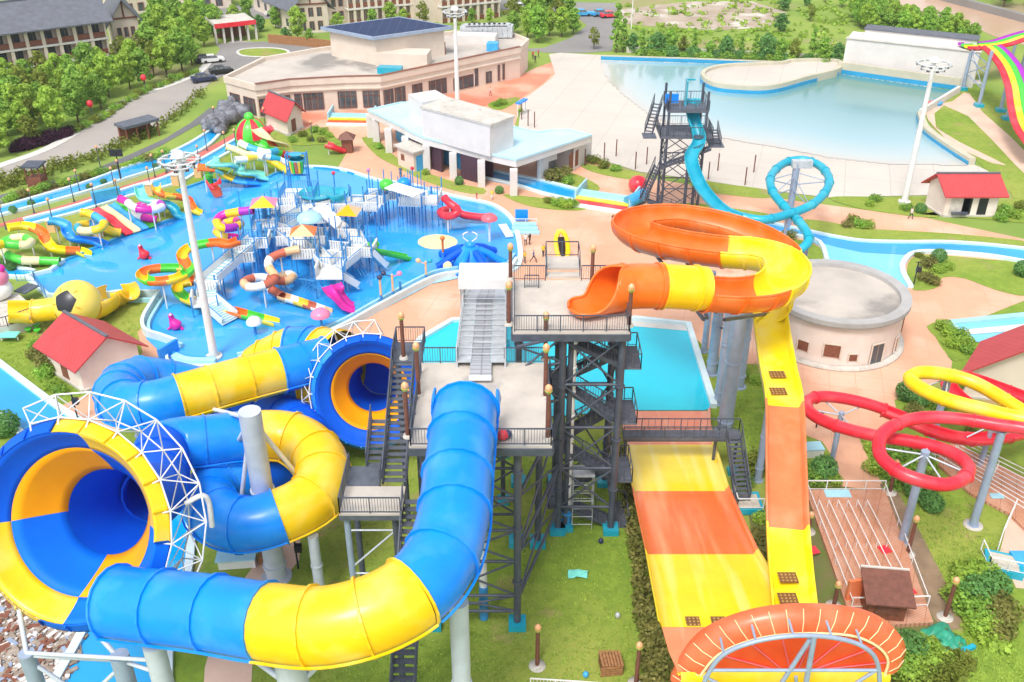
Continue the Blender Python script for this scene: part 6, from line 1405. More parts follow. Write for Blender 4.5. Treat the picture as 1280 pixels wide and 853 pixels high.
# ------------------------------------------------------------------ slides on the bank of the splash pool
def kid_slide(label, pts, cols, r, open_, legs=2, nm='children_slide', marks=None, prof=None, seg=None):
    w_ = pp(pts); mid = w_[len(w_)//2]
    root = thing(nm, label, 'slide', V3(mid.x, mid.y, 0))
    flume(root, w_, cols, r, open_, a0=15, a1=165, fl=.05, nring=12, thick=.07, step=.35, marks=marks, prof=prof, seg=seg or 2.5)
    sp = spline(w_, n=12)
    for k in range(legs):
        p = sp[1+k*3] if k < 4 else sp[-3]
        if p.z-r > .4: mb = MB(); mb.cyl((p.x, p.y, 0), (p.x, p.y, p.z-r), .09, n=8); mb.build('support_post', 'wsteel', root)
    return root
kid_slide('open yellow and orange flume winding across the left bank', [(10, 283, 3.2), (28, 281, 3.0), (42, 284, 2.8), (53, 291, 2.4), (57, 300, 2.0), (66, 309, 1.5), (84, 312, 1.0), (99, 313, .7), (110, 318, .45)], ['lemon', 'lemon', 'orange', 'orange', 'lemon', 'lemon', 'orange', 'lemon'], 0.56, True, 3)
kid_slide('green and yellow tube slide curling at the left edge', [(-12, 312, 3.4), (4, 305, 3.2), (20, 306, 3.0), (34, 306, 2.8), (39, 301, 2.6), (28, 297, 2.4), (10, 300, 2.2), (0, 308, 2.0), (8, 318, 1.6), (26, 325, 1.2), (50, 326, .9), (74, 327, .7)], ['yellow', 'green', 'cream', 'green', 'cream', 'green', 'cream', 'green', 'cream', 'green'], 0.49, False, 4)
kid_slide('deep blue open flume snaking between the yellow flumes', [(60, 275, 3.2), (72, 276, 3.0), (82, 281, 2.6), (84, 290, 2.1), (92, 297, 1.6), (108, 299, 1.1), (120, 301, .8), (132, 306, .45)], ['sky', 'blue', 'blue', 'blue'], 0.56, True, 3)
kid_slide('yellow and turquoise tube slide curling on the bank', [(102, 266, 3.6), (111, 267, 3.5), (122, 272, 3.3), (130, 279, 3.0), (124, 286, 2.7), (108, 289, 2.4), (98, 287, 2.2), (99, 282, 2.0), (112, 280, 1.8), (126, 283, 1.5), (140, 289, 1.1), (150, 291, .8)], ['yellow', 'sky', 'yellow', 'cream', 'teal', 'yellow', 'sky', 'yellow'], 0.48, False, 4)
ln = thing('mat_racer_slide', 'four lane slide in red, yellow, blue and green on the bank', 'slide', P(152, 276))
def lanes(root, ctr, cols, w0, rot=None, th=.1, nm='slide_lane', lip=.22):
    sp = spline(ctr, step=.5); n = len(cols); tw_ = w0*n
    for i, m in enumerate(cols):
        a = -tw_/2+i*w0; b = a+w0-.02
        mb = MB(); mb.sweep([p.copy() for p in sp], [(b, lip), (b-.1, .03), (a+.1, .03), (a, lip), (a, -th), (b, -th)]); o = mb.build(nm, m, root); o['label'] = m+' slide lane'
lanes(ln, pp([(133, 257, 1.9), (142, 263.5, 1.8), (153, 271, 1.15), (165, 280, .6), (176, 288, .35)]), ['green', 'sky', 'cream', 'red'], 1.05)
mb = MB(); q = P(133, 257, 0); mb.box((q.x-.3, q.y+1.3, .85), (3.6, .7, 1.7), .6); mb.build('start_platform', 'sky', ln)
kid_slide('magenta and white tube slide with a tight coil', [(151, 249, 3.5), (159, 253, 3.4), (167, 259, 3.2), (178, 262, 3.0), (192, 262, 2.8), (202, 259, 2.6), (200, 255, 2.4), (186, 255, 2.2), (170, 260, 1.9), (170, 267, 1.5), (181, 272, 1.1), (195, 275, .7)], ['magenta', 'white', 'magenta', 'white', 'purple', 'white', 'magenta', 'white', 'magenta'], 0.49, False, 4)
kid_slide('turquoise open flume bending into the splash pool', [(174, 232, 3.8), (175, 240, 3.3), (180, 248, 2.9), (194, 252, 2.4), (207, 254, 1.9), (217, 260, 1.4), (221, 267, .8), (231, 271, .4)], ['mint', 'mint', 'teal', 'teal'], 0.56, True, 3)
kid_slide('orange and yellow open flume ending by the floodlight mast', [(195, 230, 3.8), (197, 238, 3.4), (206, 243, 2.9), (222, 245, 2.3), (234, 248, 1.8), (238, 255, 1.3), (243, 262, .8), (252, 266, .4)], ['yellow', 'orange', 'yellow', 'orange', 'vermilion', 'orange', 'yellow'], 0.49, True, 3)
wd_ = [(1.3, .4), (1.1, .03), (-1.1, .03), (-1.3, .4), (-1.35, -.05), (-1.2, -.12), (1.2, -.12), (1.35, -.05)]
kid_slide('wide mint green slide rolling into the pool in a wave', [(262, 203, 3.8), (276, 205, 3.6), (292, 210, 2.3), (306, 215, 1.7), (318, 219, .9), (333, 222, .3)], ['mint'], 1.2, True, 2, prof=wd_)
nw_ = [(.85, .35), (.7, .03), (-.7, .03), (-.85, .35), (-.9, -.05), (-.8, -.12), (.8, -.12), (.9, -.05)]
kid_slide('slim wavy slide of orange, turquoise, yellow and blue pieces', [(247, 210, 3.6), (262, 212, 3.2), (276, 217, 2.2), (290, 223, 1.4), (302, 227, .9), (324, 229, .3)], ['orange', 'mint', 'yellow', 'sky', 'blue'], 0.53, True, 2, prof=nw_)
kid_slide('white and yellow tube slide reaching the upper pool edge', [(294, 200, 3.2), (308, 199, 3.0), (322, 197, 2.7), (338, 201, 2.0), (350, 208, 1.3), (359, 214, .7)], ['white', 'yellow', 'cream', 'yellow', 'yellow'], 0.48, False, 3)
kid_slide('cream and white tube slide behind the yellow one', [(284, 184, 4.2), (296, 188, 3.8), (308, 193, 3.3), (322, 194, 3.0), (330, 197, 2.8)], ['cream', 'cream', 'white'], 0.46, False, 3)
kid_slide('white and blue tube slide curving towards the pool', [(300, 179, 4.4), (310, 184, 4.0), (322, 188, 3.6), (334, 191, 3.2), (345, 189, 2.9)], ['white', 'sky', 'white', 'teal'], 0.49, False, 3)
kid_slide('blue and white tube slide with end at pool corner', [(327, 194, 3.0), (340, 197, 2.5), (352, 201, 1.8), (362, 206, 1.2), (371, 211, .7)], ['white', 'teal', 'white', 'sky'], 0.46, False, 2)
dm = thing('dome_slide', 'red and green dome with steep red and green slides', 'slide', P(320, 188))
for i in range(10):
    c = P(316, 182); mb = MB(); vs = []
    for j in range(7):
        for k in range(5): a = R(i*36+k*9); e_ = R(j*15); vs.append(c+V3(2.4*math.cos(e_)*math.cos(a), 2.4*math.cos(e_)*math.sin(a), 1.4+2.9*math.sin(e_)))
    mb.add(vs, [(j*5+k, j*5+k+1, (j+1)*5+k+1, (j+1)*5+k) for j in range(6) for k in range(4)], 0, True); mb.build('dome_panel', 'green' if i % 2 else 'red', dm)
mb = MB(); mb.lathe(P(316, 182), [(2.3, 0), (2.4, 1.5)], 20); mb.build('dome_base', 'green', dm)
mb = MB(); mb.ball(P(316, 182)+V3(0, 0, 4.4), .75, 1, 8); mb.build('dome_finial', 'green', dm)
lanes(dm, pp([(326, 160, 4.2), (334, 168, 3.6), (343, 177, 2.4), (350, 183, 1.2)]), ['red', 'cream'], 1.5)
flume(dm, pp([(322, 178, 3.0), (334, 184, 2.4), (346, 188, 1.6), (360, 192, .6)]), ['green', 'green', 'red'], .8, True, a0=15, a1=165)
tg = thing('toddler_slide', 'small red slide with green mushroom steps in the shallow water', 'slide', P(268, 238))
flume(tg, pp([(266, 225, 2.2), (269, 231, 1.7), (272, 237, 1.0), (275, 242, .4)]), ['red', 'vermilion'], .9, True, a0=20, a1=160)
for x, y, h in ((262, 234, 1.4), (265, 230, 2.0)): p = P(x, y); mb = MB(); mb.cyl(p, p+V3(0, 0, h), .2, n=8); mb.ball(p+V3(0, 0, h), .7, .6, 8); mb.build('mushroom_step', 'green', tg)
for x, y, l in ((67, 290, 'below the blue flume start'), (249, 222, 'under the slim wavy slide'), (221, 232, 'beside the floodlight mast'), (188, 244, 'under the turquoise flume'), (124, 296, 'inside the tube coil')):
    p = P(x, y); o = thing('slide_pedestal', 'square cream concrete slide pedestal '+l, 'pedestal', p, 'slide pedestals'); mb = MB(); mb.box(p+V3(0, 0, .8), (.95, .95, 1.6)); mb.build('block', 'peach', o); mb = MB(); mb.box(p+V3(0, 0, 1.65), (1.1, 1.1, .1)); mb.build('cap', 'wwall', o)
# ------------------------------------------------------------------ soccer ball slide
bc = P(97, 379, 2.7); bz = 2.7; br_ = 2.35
sb = thing('soccer_ball_slide', 'yellow slide passing through a giant yellow and black soccer ball', 'slide', bc)
bm = bmesh.new(); bmesh.ops.create_icosphere(bm, subdivisions=1, radius=1.0)
ic = bmesh.new(); bmesh.ops.create_icosphere(ic, subdivisions=1, radius=1)
import itertools
phi = (1+5**.5)/2; icv = [Vector(v).normalized() for v in [(0, a, b*phi) for a in (-1, 1) for b in (-1, 1)]+[(a, b*phi, 0) for a in (-1, 1) for b in (-1, 1)]+[(b*phi, 0, a) for a in (-1, 1) for b in (-1, 1)]]
bm.free(); ic.free()
cdir = Vector((-.13, -.84, .52)).normalized()      # the black patch that faces the lawn
rot = icv[0].rotation_difference(cdir).to_matrix(); icv = [rot @ v for v in icv]
mb = MB(); n1, n2 = 64, 32; vs = []; 
for j in range(n2+1):
    for i in range(n1): e_ = math.pi*j/n2; a = 2*math.pi*i/n1; vs.append(Vector((math.sin(e_)*math.cos(a), math.sin(e_)*math.sin(a), -math.cos(e_)))*br_+Vector((bc.x, bc.y, bz)))
mb.add(vs, [(j*n1+i, j*n1+(i+1) % n1, (j+1)*n1+(i+1) % n1, (j+1)*n1+i) for j in range(n2) for i in range(n1)], 0, True); ball = mb.build('ball_shell', 'pale_yellow', sb)
for v in icv[:1]:
    nb = sorted([q for q in icv if (q-v).length > .1], key=lambda q: (q-v).length)[:5]; t1 = (nb[0]-v*nb[0].dot(v)).normalized(); t2 = v.cross(t1)
    vs = []; K = 8
    for j in range(K+1):
        for i in range(40):
            a = 2*math.pi*i/40; w_ = math.cos(math.pi/5)/math.cos(((a+math.pi/5) % (2*math.pi/5))-math.pi/5)*.56*j/K
            d = (v+(t1*math.cos(a)+t2*math.sin(a))*w_).normalized(); vs.append(d*(br_+.05)+Vector((bc.x, bc.y, bz)))
    mb = MB(); mb.add(vs, [(j*40+i, j*40+(i+1) % 40, (j+1)*40+(i+1) % 40, (j+1)*40+i) for j in range(K) for i in range(40)], 0, True); mb.build('black_patch', 'black', ball)
    mb = MB()
    for i in range(5):
        a = math.pi/5*0+2*math.pi*i/5+math.pi/5*0; d0 = (v+(t1*math.cos(a+0)+t2*math.sin(a+0))*.56).normalized(); d1 = (v+(t1*math.cos(a)+t2*math.sin(a))*.86).normalized()
        mb.sweep([(d0.lerp(d1, k/6)).normalized()*(br_+.02)+Vector((bc.x, bc.y, bz)) for k in range(7)], ring(.05, 5))
    mb.build('seam', 'amber', ball)
c = Vector((bc.x, bc.y, bz-.5))
flume(sb, [P(42, 389, 2.0), P(54, 388, 2.0), P(68, 386, 2.1), c], ['yellow', 'yellow'], 1.15, False, seg=2.6)
mb = MB(); mb.sweep([P(10, 387, 2.7), P(22, 387, 2.5), P(41, 388, 2.3)], trough(1.3, .1, 15, 165)); mb.build('entry_trough', 'yellow', sb)
flume(sb, [c+V3(1, .5, 0), P(124, 378, 1.9), P(136, 369, 1.5), P(147, 366, 1.1)], ['yellow'], 1.5, True, a0=25, a1=155, seg=3)
flume(sb, [P(146, 366, 1.2), P(155, 365, 1.4), P(163, 362, 1.9)], ['yellow'], 1.1, True, a0=25, a1=155)
for x, y in ((75, 402), (92, 404), (120, 398), (130, 388)): p = P(x, y); mb = MB(); mb.cyl(p, p+V3(0, 0, 1.3), .14, n=8); mb.build('support_post', 'wsteel', sb)
bl_ = thing('boarding_platform', 'concrete boarding platform with blue railings at the left edge', 'platform', P(20, 395))
q = [P(x, y, 1.3) for x, y in ((-40, 372), (22, 366), (35, 378), (44, 396), (10, 408), (-40, 420))]
mb = MB(); mb.prism([(p.x, p.y) for p in q], 0, 1.3); mb.build('base', 'conc', bl_)
rail(bl_, [V3(p.x, p.y, 1.3) for p in (q[3], q[4], q[5])], 1.1, 'railing', 'dark', .3); rail(bl_, [V3(p.x, p.y, 1.3) for p in (P(22, 352, 1.3), P(44, 352, 1.3), P(58, 372, 1.3))], 1.3, 'railing', 'bsteel', .4)
mb = MB(); a, b = P(24, 366, 1.3), P(42, 356, 1.3); mb.bar(a, b, 1.6, .12); mb.build('stair_ramp', 'dark2', bl_)
pk = thing('bumper_figure', 'pink and white rounded play figure cropped by the left edge', 'figure', P(2, 372))
p = P(0, 372, 1.3); mb = MB(); mb.ball(p+V3(0, 0, .9), 1.5, .75, 10); mb.build('body', 'white', pk); mb = MB(); mb.ball(p+V3(.3, .1, 2.3), 1.1, .9, 10); mb.build('head', 'pink', pk)
for s_ in (-.6, .9): mb = MB(); mb.ball(p+V3(s_, .2, 3.3), .4, 1.1, 8); mb.build('ear', 'magenta', pk)
tr_ = thing('picnic_set', 'mint green table with small green stools on the lawn', 'table', P(14, 425))
p = P(13, 426); mb = MB(); mb.box(p+V3(0, 0, .7), (1.9, 1.2, .08)); mb.build('tabletop', 'mint', tr_)
for a in (-.8, .8): mb = MB(); mb.bar(p+V3(a, 0, 0), p+V3(a, 0, .7), .12); mb.build('leg', 'wsteel', tr_)
for k, (dx, dy) in enumerate(((1.2, 1.6), (2.2, 1.4), (1.7, 2.4))):
    q = p+V3(dx, dy, 0); st_ = thing('stool', 'small green garden stool near the mint table', 'stool', q, 'green stools'); mb = MB(); mb.cyl(q+V3(0, 0, .42), q+V3(0, 0, .5), .35, n=12); mb.build('seat', 'green', st_); mb = MB(); mb.cyl(q, q+V3(0, 0, .42), .1, n=8); mb.build('leg', 'green', st_)

# ------------------------------------------------------------------ water play structure in the splash pool
ws = thing('water_playhouse', 'blue and white multi level water playhouse of platforms, stairs and bridges', 'play structure', P(400, 315))
def platform(x, y, sx, sy, z, rz=0.0, posts=True, roof=None, ph=2.4, m='white', panels=(1, 1, 1, 1)):
    c = P(x, y, z); ca, sa = math.cos(rz), math.sin(rz)
    mb = MB(); mb.box(c-V3(0, 0, .1), (sx, sy, .2), rz); mb.build('platform', m, ws)
    cr = [c+V3(a*sx/2*ca-b*sy/2*sa, a*sx/2*sa+b*sy/2*ca, 0) for a, b in ((-1, -1), (1, -1), (1, 1), (-1, 1))]
    for p in cr:
        mb = MB(); mb.cyl((p.x, p.y, 0), (p.x, p.y, z+(ph if posts else 1.1)), .075, n=8); mb.build('post', 'bsteel', ws)
    for i, on in enumerate(panels):
        if on:
            a, b = cr[i], cr[(i+1) % 4]; mb = MB()
            mb.bar(a+V3(0, 0, 1.0), b+V3(0, 0, 1.0), .06); n = max(2, int((b-a).length/.28))
            for k in range(1, n): q = a.lerp(b, k/n); mb.bar(q, q+V3(0, 0, 1.0), .06 if on == 1 else .2)
            mb.build('guard_rail', 'bsteel' if on == 1 else 'white', ws)
    if roof:
        mb = MB(); t = c+V3(0, 0, ph); e_ = [t+(p-c)*.98 for p in cr]; ap = t+V3(0, 0, .9)
        for i in range(4): mb.add([e_[i], e_[(i+1) % 4], ap], [(0, 1, 2)], i % 2)
        mb.add(e_, [(3, 2, 1, 0)]); mb.build('roof', roof, ws)
    return c
def bridge(a, b, wd, m='white', nm='bridge', h=.95, stp=0):
    a, b = Vector(a), Vector(b); d = (b-a).normalized(); s_ = V3(d.y, -d.x, 0).normalized()
    mb = MB(); mb.bar(a, b, wd, .14); o = mb.build(nm, m, ws)
    for k in (-1, 1):
        mb = MB(); mb.bar(a+s_*k*wd/2+V3(0, 0, h/2), b+s_*k*wd/2+V3(0, 0, h/2), .06, h*.75); mb.build('side_panel', 'white', o)
        mb = MB(); mb.bar(a+s_*k*wd/2+V3(0, 0, h+.05), b+s_*k*wd/2+V3(0, 0, h+.05), .07); mb.build('handrail', 'bsteel', o)
    if stp:
        mb = MB()
        for i in range(stp): q = a.lerp(b, (i+.5)/stp); mb.bar(q+s_*wd/2+V3(0, 0, .1), q-s_*wd/2+V3(0, 0, .1), .22, .06)
        mb.build('tread', 'pblue', o)
pA = platform(333, 280, 3.0, 3.0, 3.2, .1, roof=['yellow', 'pink'], ph=2.6); pA2 = platform(320, 303, 3.0, 2.6, 3.0, .1, panels=(1, 2, 1, 1)); pB = platform(382, 316, 2.8, 2.6, 3.4, .05, roof=['peach', 'orange'], ph=2.5, panels=(2, 2, 1, 2))
pC = platform(352, 286, 5.0, 4.0, 2.6, .2, m='pblue'); pD = platform(384, 268, 6.5, 5.0, 2.8, .1, m='white'); pE = platform(438, 291, 2.6, 2.6, 2.8, -.1, roof=['amber', 'peach'], ph=2.6, panels=(2, 1, 1, 2)); pG = platform(450, 313, 3.4, 2.8, 2.8, -.1, panels=(2, 2, 1, 1))
pF = platform(494, 243, 3.4, 3.2, 3.2, -.1, ph=2.6); pH = platform(532, 249, 3.6, 3.0, 3.0, -.1, panels=(2, 2, 1, 1)); pI = platform(417, 260, 4.0, 2.4, 2.8, -.1, panels=(2, 0, 2, 0)); pJ = platform(455, 258, 4.0, 2.2, 2.8, -.1, panels=(2, 0, 2, 0)); pK = platform(414, 340, 3.0, 3.0, 2.6, 0, panels=(0, 1, 1, 2))
pL = platform(374, 243, 4.2, 4.0, 3.4, 0, m='white')
V_ = V3
bridge(pA+V_(1, -.5, 0), pC, 1.6); bridge(pC, pD, 1.8, 'pblue'); bridge(pD, pI, 1.6); bridge(pI, pJ, 1.6); bridge(pJ, pF, 1.6); bridge(pF, pH, 1.8); bridge(pE, pG, 1.8); bridge(pG, pK+V_(.6, .8, 0), 1.9); bridge(pC+V_(0, -1, 0), pB, 1.6); bridge(pL, pD, 1.6); bridge(pB+V_(1, 0, 0), pK+V_(-.5, 1, 0), 1.4)
bridge(pA2, P(263, 352, 1.9), 1.9, nm='staircase', stp=14); platform(262, 356, 2.6, 2.4, 1.9, .2, posts=False, panels=(2, 0, 0, 2)); bridge(P(262, 358, 1.9), P(259, 373, 1.5), 2.0, nm='staircase', stp=5); platform(257, 376, 2.6, 2.2, 1.4, .2, posts=False, panels=(0, 0, 0, 2)); bridge(P(262, 380, 1.4), P(288, 402, .3), 2.0, nm='staircase', stp=10)
bridge(pG+V_(1.2, -1.0, 0), P(480, 335, .4), 1.3, 'pblue', 'staircase', stp=8); bridge(P(424, 346, 2.3), P(445, 358, .6), 1.5, nm='staircase', stp=8); bridge(pF+V_(-1, -1, 0), P(462, 268, .5), 1.2, nm='staircase', stp=8)
mb = MB(); a, b = P(399, 258, 4.4), P(428, 285, 3.3); mb.bar(a, b, 1.7, .12); mb.build('ramp_roof', 'canvas', ws)
mb = MB(); a, b = P(488, 232, 6.0), P(524, 243, 5.9); mb.bar(a, b, 2.2, .12); mb.build('sun_canopy', 'canvas', ws)
for x, y in ((492, 262), (500, 268), (508, 266), (516, 268), (524, 266), (512, 260), (503, 258), (528, 262)): p = P(x, y); mb = MB(); mb.cyl(p, p+V3(0, 0, 5.2), .06, n=6); mb.build('post', 'bsteel', ws)
rnd = random.Random(31)
for i in range(20):
    x, y = rnd.uniform(300, 470), rnd.uniform(262, 345)
    if y > 330 and x < 330: continue
    p = P(x, y); mb = MB(); mb.cyl(p, p+V3(0, 0, rnd.uniform(2.6, 5.2)), .06, n=6); mb.build('post', 'bsteel', ws)
for x, y, sx, sy, z, r_ in ((306, 322, 2.4, 2.0, 2.4, .2), (363, 300, 3.2, 2.4, 2.6, .1), (398, 300, 2.4, 2.4, 2.8, 0), (420, 318, 2.6, 2.4, 2.8, -.2), (356, 262, 3.2, 2.4, 3.0, .1), (470, 250, 2.6, 2.2, 3.0, -.1), (514, 252, 3.0, 2.4, 3.1, -.1)): platform(x, y, sx, sy, z, r_, panels=(2, 1, 2, 1), ph=2.2)
# tipping bucket tower
p = P(377, 254)
for sx in (-1.25, 1.25):
    for sy in (-.6, .6): mb = MB(); mb.cyl(p+V3(sx, sy, 0), p+V3(sx, sy, 6.9), .1, n=9); mb.build('tower_post', 'bsteel', ws)
mb = MB(); mb.bar(p+V3(-1.3, 0, 6.8), p+V3(1.3, 0, 6.8), .22); mb.bar(p+V3(-1.3, 0, 3.9), p+V3(1.3, 0, 3.9), .2); mb.build('tower_beam', 'bsteel', ws)
mb = MB(); mb.lathe(p+V3(0, 0, 4.1), [(.01, 0), (.7, .1), (.9, .9), (1.05, 2.0), (.95, 2.0)], 14); bk = mb.build('tipping_bucket', 'teal', ws)
for k, m in enumerate(('yellow', 'green', 'brick', 'yellow', 'green')):
    mb = MB(); a = -2.3+k*.38; mb.bar(p+V3(.92*math.cos(a), .92*math.sin(a), 4.4), p+V3(1.1*math.cos(a), 1.1*math.sin(a), 6.0), .3, .1); mb.build('bucket_stripe', m, bk)
mb = MB(); mb.cyl(p+V3(0, -.5, 6.4), p+V3(0, -.5, 6.9), .3, .9, n=9); mb.build('bucket_lid', 'teal', bk)
for (x, y, z, r_, hh) in ((422, 250, 3.3, 1.5, 1.1), (398, 248, 3.2, 2.4, .8), (432, 266, 1.6, 1.7, .9)):
    q = P(x, y, z); mb = MB(); mb.lathe(q, [(r_*.6, 0), (r_, hh), (r_-.1, hh), (.01, hh*.6)], 14); mb.cyl((q.x, q.y, 0), q, .15, n=8); mb.build('water_basin', 'teal', ws)
q = P(387, 272, 6.0); mb = MB(); mb.lathe(q, [(.01, .7), (.8, .55), (1.4, .1), (1.45, -.2)], 16); mb.cyl((q.x, q.y, 0), q, .35, n=10); mb.build('water_umbrella', 'pblue', ws)
for x, y, m in ((420, 226, 'red'), (463, 222, 'pink'), (517, 220, 'red'), (322, 262, 'red'), (484, 250, 'brick')):
    q = P(x, y+24, 0); mb = MB(); mb.cyl(q, q+V3(0, 0, 3.6), .08, n=7); pt_ = mb.build('spray_post', 'bsteel', ws); mb = MB(); mb.ball(q+V3(0, 0, 3.75), .26, 1, 7); mb.build('spray_head', m, pt_)
q = P(483, 231, 5.3); mb = MB(); mb.ball(q, .9, .8, 8); mb.build('play_dome', 'green', ws); q = P(505, 229, 5.3); mb = MB(); mb.ball(q, .9, .8, 8); mb.build('play_dome', 'blue', ws); q = P(355, 299, 2.0); mb = MB(); mb.ball(q, .9, 1, 8); mb.build('play_ball', 'purple', ws)
mb = MB(); rnd = random.Random(9)
for a, b in (((385, 345), (372, 368)), ((345, 345), (392, 352)), ((372, 345), (398, 362)), ((330, 325), (352, 332)), ((440, 325), (452, 345)), ((395, 325), (402, 345))):
    for k in range(3): q, w2 = P(a[0]+k*5, a[1], .2), P(b[0]+k*4, b[1], 2.3); mb.cyl(q, w2, .05, n=5)
mb.build('bracing', 'bsteel', ws)
for i, (x, y) in enumerate(((300, 318), (312, 326), (290, 335), (325, 330), (345, 318), (360, 322), (402, 352), (430, 352), (428, 325), (462, 330), (440, 330), (395, 300), (375, 300), (365, 275), (340, 300), (410, 290), (470, 285), (540, 262), (550, 258), (272, 372), (252, 372))):
    p = P(x, y); mb = MB(); mb.cyl(p, p+V3(0, 0, 2.2+(i % 3)*.5), .1, n=7); mb.build('post', 'bsteel', ws)
for x, y, h in ((330, 325, 4.6), (335, 300, 5.6), (322, 345, 3.0)): p = P(x, y); mb = MB(); mb.cyl(p, p+V3(0, 0, h), .32, n=10); mb.build('main_column', 'bsteel', ws)
# its tube slides
kid_slide('magenta and yellow coiled tube slide beside the playhouse', [(316, 263, 5.3), (306, 264, 5.2), (292, 266, 5.0), (277, 270, 4.7), (271, 278, 4.3), (277, 285, 4.0), (290, 285, 3.7), (300, 281, 3.4), (294, 276, 3.1), (280, 280, 2.8), (271, 289, 2.4), (280, 296, 2.0), (294, 297, 1.7), (300, 300, 1.2)], ['purple', 'yellow', 'magenta', 'yellow', 'purple', 'yellow', 'magenta', 'yellow', 'pink', 'yellow', 'magenta'], 0.49, False, 3)
kid_slide('orange, green and yellow slide making a wide loop over the water', [(298, 300, 5.2), (284, 304, 5.1), (270, 302, 5.0), (252, 304, 4.8), (236, 309, 4.6), (228, 318, 4.4), (231, 328, 4.1), (236, 337, 3.9), (222, 346, 3.7), (203, 350, 3.5), (186, 350, 3.3), (177, 344, 3.1), (184, 337, 2.9), (205, 334, 2.8), (232, 335, 2.6), (246, 341, 2.3), (240, 350, 2.0), (226, 354, 1.8), (222, 362, 1.5), (232, 372, 1.2), (256, 380, 1.0), (290, 388, .8), (320, 396, .6), (346, 403, .4)],
          ['orange', 'orange', 'green', 'yellow', 'orange', 'green', 'yellow', 'orange', 'green', 'yellow', 'orange', 'green', 'yellow', 'orange', 'yellow', 'green', 'yellow', 'orange', 'yellow', 'orange', 'green', 'lemon'], 0.56, True, 4)
kid_slide('peach, white and brick red tube slide looping under the playhouse', [(374, 312, 4.4), (362, 314, 4.3), (346, 319, 4.1), (336, 326, 3.8), (337, 336, 3.5), (344, 345, 3.2), (340, 352, 2.9), (326, 358, 2.7), (312, 359, 2.5), (305, 354, 2.3), (312, 349, 2.2), (328, 347, 2.0), (346, 351, 1.8), (360, 351, 1.6), (366, 345, 1.5), (358, 343, 1.4), (345, 350, 1.3), (336, 358, 1.2), (346, 366, 1.0), (352, 370, .9)], ['peach', 'brick', 'white', 'peach', 'brick', 'white', 'peach', 'brick', 'white', 'brick', 'peach', 'white', 'peach', 'white', 'brick'], 0.46, False, 4)
kid_slide('open runout of peach, white and brick red slide', [(350, 369, .95), (366, 374, .8), (384, 380, .65), (398, 385, .5), (412, 390, .4)], ['peach', 'white', 'yellow', 'brick', 'white', 'peach'], 0.49, True, 1)
kid_slide('pale red spiral tube slide at the right end of the playhouse', [(556, 248, 3.8), (562, 254, 3.5), (570, 260, 3.1), (572, 266, 2.8), (563, 270, 2.4), (553, 269, 2.1), (552, 264, 1.9), (562, 262, 1.7), (572, 265, 1.5), (580, 269, 1.2), (594, 271, 1.0), (606, 272, .9)], ['red', 'red', 'red'], 0.48, False, 3)
kid_slide('bright green tube slide leaving the playhouse window', [(464, 302, 3.6), (470, 307, 3.3), (474, 312, 2.8), (484, 315, 2.0), (498, 318, 1.2), (512, 321, .5)], ['green', 'green', 'green'], 0.46, True, 2)
tw_s = thing('twin_slide', 'magenta twin lane slide from the playhouse into the water', 'slide', P(425, 375)); lanes(tw_s, pp([(414, 357, 2.6), (420, 366, 2.2), (427, 376, 1.3), (434, 383, .7), (443, 386, .35)]), ['magenta', 'magenta'], 1.1)
# ------------------------------------------------------------------ splash features
oc = thing('octopus_fountain', 'blue octopus shaped play dome with curling arms in the shallow water', 'play sculpture', P(590, 330))
p = P(588, 330)
mb = MB(); mb.lathe(p, [(2.6, 0), (2.3, 1.3), (1.4, 2.5), (.8, 2.9), (.01, 3.0)], 18); bd = mb.build('body', 'blue', oc)
mb = MB(); mb.ball(p+V3(0, 0, 3.0), .75, .8, 10); mb.build('head', 'blue', bd); oc.scale = (.82, .82, .8)
for k in range(7):
    a = R(-160+k*52); dx, dy = math.cos(a), math.sin(a)
    mb = MB(); mb.sweep(spline([p+V3(dx*1.2, dy*1.2, 2.3), p+V3(dx*2.6, dy*2.6, 1.7), p+V3(dx*3.8, dy*3.8, .9), p+V3(dx*4.9, dy*4.9, .35)], step=.3), ring(.55, 8)); mb.build('arm', 'blue' if k % 2 else 'deep', oc)
for s_ in (-1, 1): mb = MB(); mb.sweep(spline([p+V3(.25*s_, 0, 3.5), p+V3(.9*s_, 0, 4.1), p+V3(.9*s_, 0, 4.7), p+V3(.3*s_, 0, 5.0)], step=.15), ring(.09, 6)); mb.build('feeler', 'white', oc)
q = P(553, 333, .6); mb = MB(); mb.cyl(q, q+V3(-.2, -.35, .1), .7, .55, n=12); mb.build('eye_disc', 'cream', oc)
for x, y, lab in ((181, 324, 'red seal sculpture in the open left part of the pool'), (220, 412, 'pink seal sculpture in the near left part of the pool')):
    m = 'red' if y < 400 else 'magenta'; p = P(x, y); o = thing('seal_sculpture', lab, 'sculpture', p); n0 = len(bpy.data.objects)
    mb = MB(); mb.sweep(spline([p+V3(.5, .2, .3), p+V3(.1, 0, .9), p+V3(-.25, 0, 1.7), p+V3(-.4, 0, 2.5), p+V3(-.35, -.1, 3.1)], n=14), [[(a*k, b*k) for a, b in ring(1, 10)] for k in (.3, .8, 1.0, 1.02, .98, .9, .78, .66, .55, .48, .46, .46, .42, .3, .12)]); mb.build('body', m, o)
    for s_ in (-1, 1): mb = MB(); mb.bar(p+V3(.1+s_*.7, -.2, .7), p+V3(.1+s_*1.25, -.5, .25), .5, .12); mb.build('flipper', m, o)
    mb = MB(); mb.ball(p+V3(-.3, -.35, 2.95), .22, .8, 7); mb.build('muzzle', 'white', o); o.scale = (.62, .62, .62)
